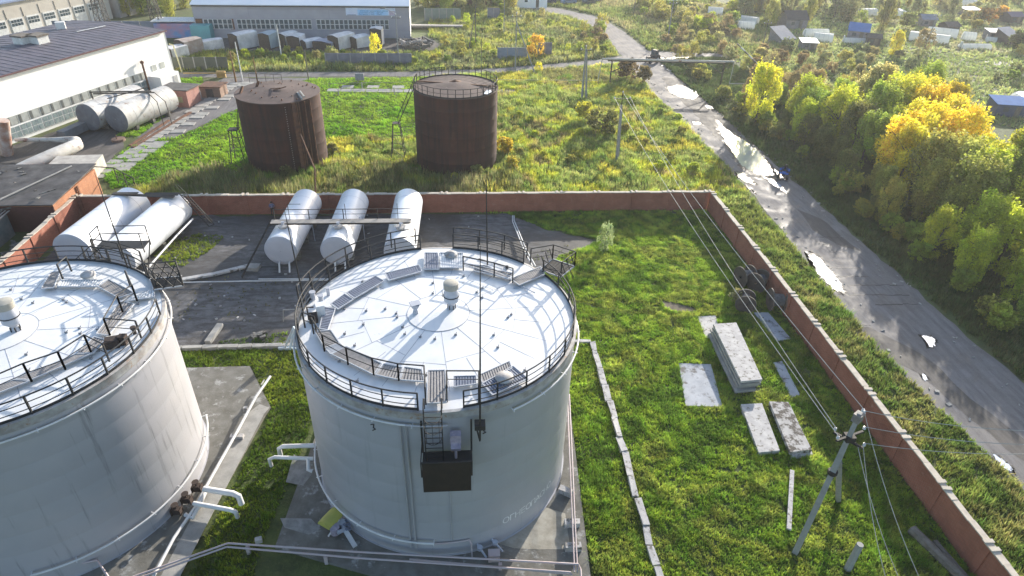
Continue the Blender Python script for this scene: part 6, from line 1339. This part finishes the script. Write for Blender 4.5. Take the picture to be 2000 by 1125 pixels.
def tree(proto, loc, s=1.0, col='gr', label='', group=None, name='tree', cat='tree', sz=None, noise_=.15):
    cm, tm = proto; root = empty(name, loc, random.uniform(0, 6.28), label, cat, group); c_ = kpal[col] if isinstance(col, str) else col; k = 1 + random.uniform(-noise_, noise_)
    for nm, me in (('crown', cm), ('trunk', tm)):
        o = link(bpy.data.objects.new(nm, me)); o.parent = root; o.scale = (s * random.uniform(.9, 1.1), s * random.uniform(.9, 1.1), (sz or s)); o.color = (c_[0] * 1.35 * k * random.uniform(.92, 1.08), c_[1] * 1.25 * k, c_[2] * k, 1)
    return root
def project(x, y, z):
    v = M3.T @ np.array([x, y, z - CAMH]); return 1000 + FPX * v[0] / -v[2], 562.5 - FPX * v[1] / -v[2]
# special trees
def tp(px, py, h): p = P(px, py, h); return (p.x, p.y, 0)
tree(TREES[0], tp(1497, 150, 7.6), 1.2, (.52, .52, .05), 'bright lemon-yellow tree standing alone at the left end of the thicket', noise_=0)
tree(TREES[1], tp(1858, 214, 7.6), 1.2, 'gold', 'orange-gold tree in the middle of the thicket, left of the blue-roofed shed', noise_=0)
tree(TREES[2], tp(1822, 140, 7.2), 1.1, (.22, .30, .05), 'fresh green pointed tree behind the yellow ones in the thicket', noise_=0)
tree(GAUNT[2], P(1180, 492), .46, (.27, .36, .22), 'small silvery-leaved shrub standing on the yard lawn', name='shrub', cat='shrub', sz=.72, noise_=0)
tree(BUSH[1], P(1440, 592), .5, (.28, .28, .16), 'pale dry bush in front of the cable drums', name='shrub', cat='shrub', noise_=0)
tree(GAUNT[1], P(735, 112), .75, (.62, .58, .06), 'bright yellow bush in front of the tallest white stack', sz=1.0, noise_=0)
tree(GAUNT[0], P(1046, 118), .95, (.5, .38, .05), 'orange-yellow bush by the broken grey fence piece', sz=1.1, noise_=0)
tree(GAUNT[2], P(1052, 143), .45, (.55, .52, .06), 'tiny yellow sapling by the foot of the braced pole', noise_=0)
tree(BUSH[2], P(1175, 262), 1.35, (.17, .19, .07), 'big round olive bush in the meadow near the tapered pole', name='shrub', cat='shrub', sz=1.4, noise_=0)
tree(BUSH[3], P(1138, 240), .8, (.36, .38, .05), 'yellow-green bush leaning on the big round one', name='shrub', cat='shrub', sz=1.15, noise_=0)
tree(BUSH[0], P(1222, 160), 1.3, (.15, .12, .07), 'dark brown bush under the left end of the raised pipe', name='shrub', cat='shrub', sz=1.4, noise_=0)
tree(BUSH[1], P(1255, 166), .8, (.17, .15, .08), 'smaller brown bush between the raised pipe and the road', name='shrub', cat='shrub', sz=1.2, noise_=0)
for (px, py, s, c_, lb) in ((930, 345, .55, (.20, .22, .09), 'weedy shrub at the right foot of the railed rusty tank'), (888, 352, .35, (.40, .42, .05), 'small lime-green sprout between the wall and the railed rusty tank'), (985, 300, .8, (.44, .40, .06), 'yellow shrub right of the railed rusty tank'), (1000, 330, .6, (.36, .36, .07), 'yellowish shrub nearest the wall right of the railed rusty tank'), (650, 300, .5, (.20, .22, .10), 'grey-green shrub at the right foot of the left rusty tank'), (560, 345, .5, (.13, .15, .07), 'shaded shrub in front of the left rusty tank')):
    tree(BUSH[random.randrange(4)], P(px, py), s, c_, lb, name='shrub', cat='shrub', noise_=0)
tree(GAUNT[0], P(1795, 140), 1.0, 'ol', 'pale olive tree standing below the power pole', noise_=0) if False else None
tree(TREES[4], P(1745, 108), .68, (.46, .48, .06), 'round yellow tree in the garden plots left of the slanting pole', noise_=0)
tree(TREES[3], P(1720, 62), .95, (.20, .22, .08), 'tall olive garden tree between two small greenhouses', sz=1.05, noise_=0)
tree(BUSH[2], P(1678, 112), 1.1, (.13, .16, .08), 'dark round bush in front of the blue-roofed cottage', name='shrub', cat='shrub', noise_=0)
tree(BUSH[3], P(1920, 48), 1.5, (.40, .22, .07), 'orange-red garden tree near the purple-roofed shed', noise_=0)
tree(BUSH[1], P(1952, 40), 1.3, (.5, .36, .08), 'yellow-orange tree touching the orange-red one', noise_=0)
tree(BUSH[0], P(1768, 58), 1.5, (.20, .24, .08), 'broad green bush right of the tall olive garden tree', noise_=0)
tree(BUSH[1], P(1985, 98), 1.5, (.09, .12, .05), 'dark green bush below the tilted grey roof', name='shrub', cat='shrub', noise_=0)
tree(BUSH[2], P(1536, 104), 1.1, (.13, .16, .09), 'round grey-green bush in front of the slate-blue roof', name='shrub', cat='shrub', noise_=0)
tree(BUSH[3], P(1935, 12), 1.4, 'ol', 'olive bush at the far top right', name='shrub', cat='shrub', noise_=0) if False else None
# forest thicket right of the road
anc = [(1500, 190, 'yg'), (1570, 175, 'yg'), (1600, 190, 'gr'), (1640, 165, 'pale'), (1700, 150, 'ol'), (1740, 160, 'pale'), (1780, 180, 'yel'), (1760, 230, 'yg'), (1830, 160, 'gr'), (1880, 150, 'sg'), (1920, 180, 'sg'), (1850, 230, 'gold'), (1900, 230, 'yel'), (1950, 260, 'yel'), (1900, 290, 'gold'), (1980, 300, 'yel'), (1820, 280, 'yel'), (2000, 340, 'yg'), (1960, 360, 'yg'), (1700, 260, 'gr'), (1650, 250, 'dk'), (1600, 260, 'dk'), (1560, 250, 'dk'), (1700, 330, 'ol'), (1780, 340, 'ol'), (1850, 350, 'ol'), (1760, 420, 'ol'), (1850, 450, 'ol'), (1900, 420, 'yg'), (1960, 450, 'yg'), (1900, 520, 'ol'), (1980, 560, 'gr'), (1850, 520, 'dk'), (1950, 620, 'dk'), (1640, 330, 'dk'), (1700, 400, 'dk'), (2050, 420, 'yg'), (2060, 250, 'ol'), (1990, 230, 'ol'), (1760, 130, 'pale'), (1830, 120, 'br'), (1560, 150, 'br')]  # dk anchors put the shade of the thicket's road side into leaf colour
AW = [(P(a, b, 5.5), c_) for a, b, c_ in anc]
word = dict(yg='yellow-green', yel='yellow', gold='golden yellow', ol='olive', pale='pale silvery-green', gr='green', dk='dark shaded green', br='brownish', sg='grey-green', rust='rusty')
special = [tp(1497, 150, 7.6), tp(1858, 214, 7.6), tp(1822, 140, 7.2)]
blue_shed = P(1962, 222)
y = 30.0; nt_ = 0
while y < 121:
    x = 52.5 + (random.uniform(0, 1.5)); 
    while x < 125:
        qx, qy = x + random.uniform(-1.2, 1.2), y + random.uniform(-1.2, 1.2); s = random.uniform(.85, 1.3); edge = qx < 56
        if edge: s *= .62
        px, py = project(qx, qy, 5); tpx, tpy = project(qx, qy, 8.0 * s); outl = np.interp(tpx, [1460, 1560, 1640, 1740, 1800, 1850, 1905, 1925, 2000, 2100], [150, 150, 140, 125, 132, 130, 160, 224, 245, 255])
        if tpy < outl and tpy > outl - 60: s *= .55; tpy = project(qx, qy, 8.0 * s)[1]
        ok = px < 2120 and tpy > outl - (14 if tpx < 1900 else 0) and all((qx - a[0]) ** 2 + (qy - a[1]) ** 2 > 7 for a in special) and not (abs(px - 1495) < 55 and py > 165 and y > 92) and not (qx > 78 + (121 - y) * .15 and y > 104) and not (y > 112 and x < 58) and (qx - blue_shed.x + 1) ** 2 + (qy - blue_shed.y + 6) ** 2 > 110
        if y > 98 and qx > 92: ok = False
        if ok:
            best = min(AW, key=lambda t: (t[0].x - qx) ** 2 + (t[0].y - qy) ** 2)[1]
            if random.random() < .12: best = random.choice(['ol', 'gr', 'yg'])
            zone = 'front edge' if edge else ('far side' if y > 95 else ('middle' if y > 68 else 'near end'))
            tree(random.choice(TREES), (qx, qy, 0), s, best, word[best] + ' tree in the ' + zone + ' of the thicket right of the muddy road', word[best] + ' trees in the ' + zone + ' of the thicket'); nt_ += 1
        x += random.uniform(3.6, 5.0)
    y += 4.1
# undergrowth bushes along the road's right side and in front of the thicket
for k in range(34):
    yy = random.uniform(28, 140); xx = 50.2 + random.uniform(-.8, 2.2) - (1.2 if yy > 100 else 0)
    tree(random.choice(BUSH), (xx, yy, 0), random.uniform(.45, .9), random.choice(['dk', 'ol', 'gr', 'dk']), 'low shaded bush on the right verge of the muddy road', 'low bushes on the right verge of the road', 'shrub', 'shrub')
# brown scrub above the pipe gantry and around the garden edge
def scatter(n, pix, protos, sr, cols, label, group, name='shrub', cat='shrub', mind=2.2, avoid=()):
    poly = [P(*q)[:2] for q in pix]; a = np.array(poly); lo, hi = a.min(0), a.max(0); out = []; t = 0
    while len(out) < n and t < n * 40:
        t += 1; x = random.uniform(lo[0], hi[0]); y = random.uniform(lo[1], hi[1])
        if not inpoly(np.array([x]), np.array([y]), poly)[0] or any((x - o[0]) ** 2 + (y - o[1]) ** 2 < mind ** 2 for o in out): continue
        if any((x - o[0]) ** 2 + (y - o[1]) ** 2 < o[2] ** 2 for o in AVOID): continue
        out.append((x, y)); c_ = random.choice(cols); tree(random.choice(protos), (x, y, 0), random.uniform(*sr), c_, word[c_] + ' ' + label, word[c_] + ' ' + group, name, cat)
AVOID = [(P(px, py).x, P(px, py).y, max(d_) * .75 + 1.2) for (px, py), d_, rz, lb in GH] + [(o.location.x, o.location.y, 5.5) for o in bpy.data.objects if o.name.startswith('garden_shed')]
AVOID += [(a[0] - .5, a[1] - 4.5, 4.5) for a in list(AVOID)]
scatter(44, [(1330, 130), (1445, 125), (1470, 175), (1560, 160), (1700, 150), (1800, 128), (1780, 108), (1600, 112), (1480, 100), (1360, 96), (1310, 108)], GAUNT + BUSH, (.6, .95), ['br', 'ol', 'br', 'pale', 'sg'], 'scrub bush above the raised pipe and below the gardens', 'scrub above the raised pipe')
scatter(18, [(1300, 95), (1440, 84), (1440, 60), (1330, 50), (1290, 70)], GAUNT + BUSH, (.6, .9), ['br', 'ol', 'gr', 'pale'], 'scrub bush left of the striped pole', 'scrub left of the striped pole')
scatter(22, [(1300, 60), (1370, 60), (1350, 8), (1240, 8), (1230, 40)], GAUNT + BUSH, (.7, 1.1), ['ol', 'gr', 'pale'], 'bush beside the bend of the road at the top', 'bushes beside the road bend')
scatter(34, [(1420, 50), (1560, 60), (1680, 40), (1690, 2), (1480, 2), (1440, 20)], TREES + TALL + GAUNT, (.6, 1.0), ['sg', 'ol', 'dk', 'sg'], 'tree standing behind the dark gabled shed', 'trees behind the dark gabled shed', 'tree', 'tree', 3.5)
scatter(34, [(1560, 108), (1990, 108), (2080, 90), (2060, 2), (1700, 2), (1600, 30)], BUSH + GAUNT, (.5, 1.25), ['sg', 'ol', 'dk', 'gr', 'br', 'pale'], 'bush growing in the garden plots', 'bushes in the garden plots')
scatter(28, [(1640, 40), (2060, 40), (2080, 0), (1660, 0)], TREES + TALL, (.45, .85), ['sg', 'ol', 'dk', 'pale'], 'tree growing in the far garden plots', 'trees in the far garden plots', 'tree', 'tree', 4)
scatter(14, [(1350, 60), (1440, 78), (1440, 0), (1350, 0)], BUSH, (.6, 1.2), ['yg', 'gr', 'yg'], 'bush on the bright green slope at the top', 'bushes on the bright green slope')
scatter(10, [(1930, 170), (2080, 200), (2080, 140), (1900, 135)], BUSH, (.5, 1.0), ['dk', 'sg', 'gr'], 'bush by the garden lane near the right edge', 'bushes by the garden lane')
scatter(30, [(815, 22), (1000, 24), (1000, 0), (815, 0)], TREES + GAUNT + BUSH, (.6, .95), ['ol', 'yg', 'gr', 'pale'], 'tree behind the green fence right of the factory hall', 'trees behind the green fence', 'tree', 'tree', 3)
scatter(36, [(830, 122), (1000, 112), (1120, 118), (1130, 60), (1080, 36), (1000, 30), (860, 40), (880, 80)], BUSH + GAUNT, (.35, .75), ['yg', 'gr', 'ol', 'pale', 'yg'], 'bush in the overgrown plot between the hall and the road', 'bushes in the overgrown plot')
scatter(24, [(450, 118), (640, 124), (1000, 126), (1000, 116), (640, 104), (480, 104)], BUSH, (.35, .65), ['yg', 'ol', 'gr', 'pale'], 'bush along the grey fence in front of the stacks', 'bushes along the grey fence')
scatter(14, [(1130, 110), (1200, 104), (1190, 60), (1140, 45)], BUSH + GAUNT, (.45, .8), ['br', 'ol', 'gr'], 'bush inside the road bend', 'bushes inside the road bend')
scatter(12, [(225, 30), (330, 40), (380, 10), (260, 0)], TREES, (.7, 1.0), ['ol', 'rust', 'gr'], 'tree behind the garage block at the top left', 'trees behind the garage block', 'tree', 'tree', 4)
scatter(12, [(1200, 300), (1320, 350), (1400, 340), (1300, 200), (1230, 190)], BUSH, (.3, .55), ['ol', 'yg', 'gr'], 'low bush in the meadow beside the road', 'low bushes in the meadow beside the road')
scatter(10, [(1000, 350), (1180, 350), (1130, 250), (1000, 220)], BUSH, (.25, .45), ['yg', 'yg', 'ol'], 'low weed clump in the meadow behind the wall', 'weed clumps in the meadow behind the wall')
scatter(10, [(560, 10), (800, 10), (800, -10), (560, -10)], TREES, (.7, .9), ['ol'], 'tree beyond the factory hall roof', 'trees beyond the hall roof', 'tree', 'tree', 4) if False else None

# ================= GRASS SCATTER =================
lawn = [(.11, .19, .03), (.18, .30, .035), (.30, .40, .05), (.13, .22, .035), (.36, .42, .07), (.20, .25, .055), (.14, .25, .03), (.26, .37, .045)]
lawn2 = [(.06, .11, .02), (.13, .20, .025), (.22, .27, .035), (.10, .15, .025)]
mead = [(.23, .23, .08), (.15, .25, .04), (.32, .27, .12), (.44, .46, .05), (.24, .32, .07), (.33, .36, .11), (.14, .22, .05), (.46, .43, .07)]
olive = [(.17, .22, .05), (.25, .29, .07), (.12, .20, .04), (.27, .26, .09), (.11, .19, .035)]
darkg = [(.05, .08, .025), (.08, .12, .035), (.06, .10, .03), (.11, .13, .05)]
mown = [(.12, .26, .02), (.20, .36, .03), (.26, .38, .04), (.10, .2, .02)]
yardR = [(-1, 70.5), (30.5, 70.7), (30.6, 14), (7.5, 14), (7.6, 43), (0, 45), (-4, 49), (-1, 52), (6, 54.5), (9, 57), (10.6, 60), (13.5, 61.5), (15.5, 63.5), (10, 66), (5.5, 70.4)]
def fix_exc():
    # path joints: keep only small gaps
    pass
grass('lawn_grass', [yardR], 460, .27, .028, lawn, 6, (4, .5), .55, 3, palscale=4.5)
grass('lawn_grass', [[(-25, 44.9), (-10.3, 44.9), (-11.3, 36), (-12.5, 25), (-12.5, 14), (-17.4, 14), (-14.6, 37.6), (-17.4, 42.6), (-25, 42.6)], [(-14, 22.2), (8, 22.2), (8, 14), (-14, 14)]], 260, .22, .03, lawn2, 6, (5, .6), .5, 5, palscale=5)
grass('yard_weeds', [[P(*q)[:2] for q in ((330, 520), (300, 500), (330, 470), (400, 455), (440, 462), (410, 490), (360, 520))], [P(*q)[:2] for q in ((420, 676), (560, 676), (560, 650), (500, 655), (430, 668))]], 130, .25, .035, lawn2, 6, (3, .6), .5, 6, exc=False)
grass('yard_weeds', [[(-43, 46), (-4, 49), (5, 55), (12, 62), (5, 70), (-43, 70)]], 10, .16, .03, [(.08, .10, .03), (.14, .13, .05)], 5, (3, .6), .6, 8, exc=False, patch=(5, .66))
left_field = [(-43.5, 71.3), (30.8, 71.5), (31.4, 8), (37.2, 8), (38, 28), (37, 43), (37.2, 62), (38, 84), (37.2, 108), (36.3, 131), (36.8, 142), (22, 137), (12, 133.6), (-9.6, 130), (-28, 128.3), (-33, 122), (-36, 112), (-42, 96), (-42.5, 84)]
meadow = [(-43.5, 71.3), (31, 71.5), (37.5, 72), (38, 84), (37.2, 108), (36.3, 131), (36.8, 142), (22, 137), (12, 133.6), (-5, 130), (-6, 97), (-17, 96), (-28, 92), (-30, 82), (-38, 80)]
grass('meadow_grass', [meadow], 75, .75, .055, mead, 6, (7, .6), .35, 11, palscale=10)
grass('meadow_grass', [[(-41, 71.4), (8, 71.4), (8, 83), (4, 81), (-6, 81), (-8, 86), (-17, 84), (-19, 81), (-29, 81), (-33, 86), (-38, 80)]], 45, 1.15, .06, [(.20, .20, .09), (.27, .26, .12), (.15, .18, .06), (.34, .33, .07)], 6, (4, .7), .3, 31, palscale=5)
grass('verge_grass', [[(31.1, 71.5), (37.5, 72), (37.5, 52), (37.2, 43), (37.9, 35), (38.5, 28), (38, 8), (31.1, 8)]], 150, .45, .04, olive, 6, (5, .5), .45, 13, palscale=6)
grass('meadow_grass', [[(-17, 96), (-6, 97), (-5, 130), (-28, 128), (-34, 120), (-40, 100), (-47, 92), (-47.5, 84), (-43.5, 78), (-38, 80), (-30, 82), (-28, 92)], [(-62, 127.8), (-48, 127.8), (-46, 121), (-51, 124), (-62, 126)], [(-47.6, 96), (-51, 97), (-45, 112), (-43, 110)]], 75, .30, .055, mown, 6, (5, .5), .6, 15, palscale=9)
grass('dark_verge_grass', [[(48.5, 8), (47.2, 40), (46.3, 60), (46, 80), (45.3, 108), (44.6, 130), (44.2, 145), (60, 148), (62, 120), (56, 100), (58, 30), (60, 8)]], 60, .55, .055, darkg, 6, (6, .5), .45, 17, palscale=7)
grass('far_grass', [[(-62, 132.2), (-9.6, 134), (8, 137.2), (21, 141.5), (36, 148.5), (36.6, 160), (36.6, 176), (33, 188), (26, 197), (10, 208), (-8, 200), (-7, 166), (-3, 158), (-5, 150.5), (-14, 149.2), (-30, 148), (-44, 148.6), (-60, 147)]], 26, .8, .085, [(.20, .22, .07), (.13, .18, .05), (.34, .35, .07), (.24, .25, .12), (.16, .20, .06)], 6, (9, .6), .35, 19, palscale=12)
grass('far_grass', [[(44.3, 154), (62, 152.5), (64, 149), (80, 160), (90, 200), (70, 260), (20, 260), (20, 214), (32, 206), (40, 195), (43.6, 180), (44, 166)]], 18, .8, .10, [(.22, .25, .07), (.16, .21, .06), (.34, .32, .14), (.20, .19, .10)], 6, (9, .6), .35, 21, palscale=14)
grass('garden_grass', [[(62, 120), (62, 150), (82, 165), (92, 205), (90, 260), (260, 260), (220, 160), (130, 112), (100, 96), (84, 112)]], 14, .55, .10, [(.28, .34, .11), (.17, .22, .08), (.36, .40, .14), (.32, .31, .18)], 6, (10, .6), .4, 23, palscale=16)
q = MB()
for k in range(90):
    p = P(random.uniform(330, 1000), random.uniform(420, 670)); z = random.uniform(.03, .1)
    if inpoly(np.array([p.x]), np.array([p.y]), YARD)[0]: q.box((p.x, p.y, z), (random.uniform(.06, .3), random.uniform(.06, .25), z * 1.6), random.uniform(0, 3), random.uniform(-.3, .3), random.uniform(-.3, .3))
o = q.build('rubble', concl); tag(o, 'small stones and rubble strewn over the dirty yard paving', 'rubble', None, 'stuff')
q = MB()
for k in range(160):
    yy = random.uniform(24, 150); xx = random.choice([random.uniform(37.6, 39.4), random.uniform(44, 46.6)]); q.box((xx, yy, .05), (random.uniform(.05, .35), random.uniform(.05, .4), random.uniform(.04, .12)), random.uniform(0, 3), random.uniform(-.3, .3))
o = q.build('road_gravel', conc); tag(o, 'loose stones and crumbled edges along the muddy road', 'gravel', None, 'stuff')
# ================= HAZE =================
hm = bpy.data.materials.new('haze'); hm.use_nodes = True; ht = hm.node_tree; ht.nodes.remove(ht.nodes['Principled BSDF'])
pv = ht.nodes.new('ShaderNodeVolumePrincipled'); pv.inputs['Color'].default_value = (.93, .96, 1, 1); pv.inputs['Density'].default_value = .00022; pv.inputs['Anisotropy'].default_value = .4
ht.links.new(pv.outputs[0], ht.nodes['Material Output'].inputs['Volume'])
hz = MB().box((0, 200, 20), (900, 700, 42)).build('haze', hm); hz['kind'] = 'stuff'; hz['category'] = 'haze'; hz['label'] = 'thin pale haze added in place of lens glare'  # haze volume added to stand in for lens glare and lifted shadows
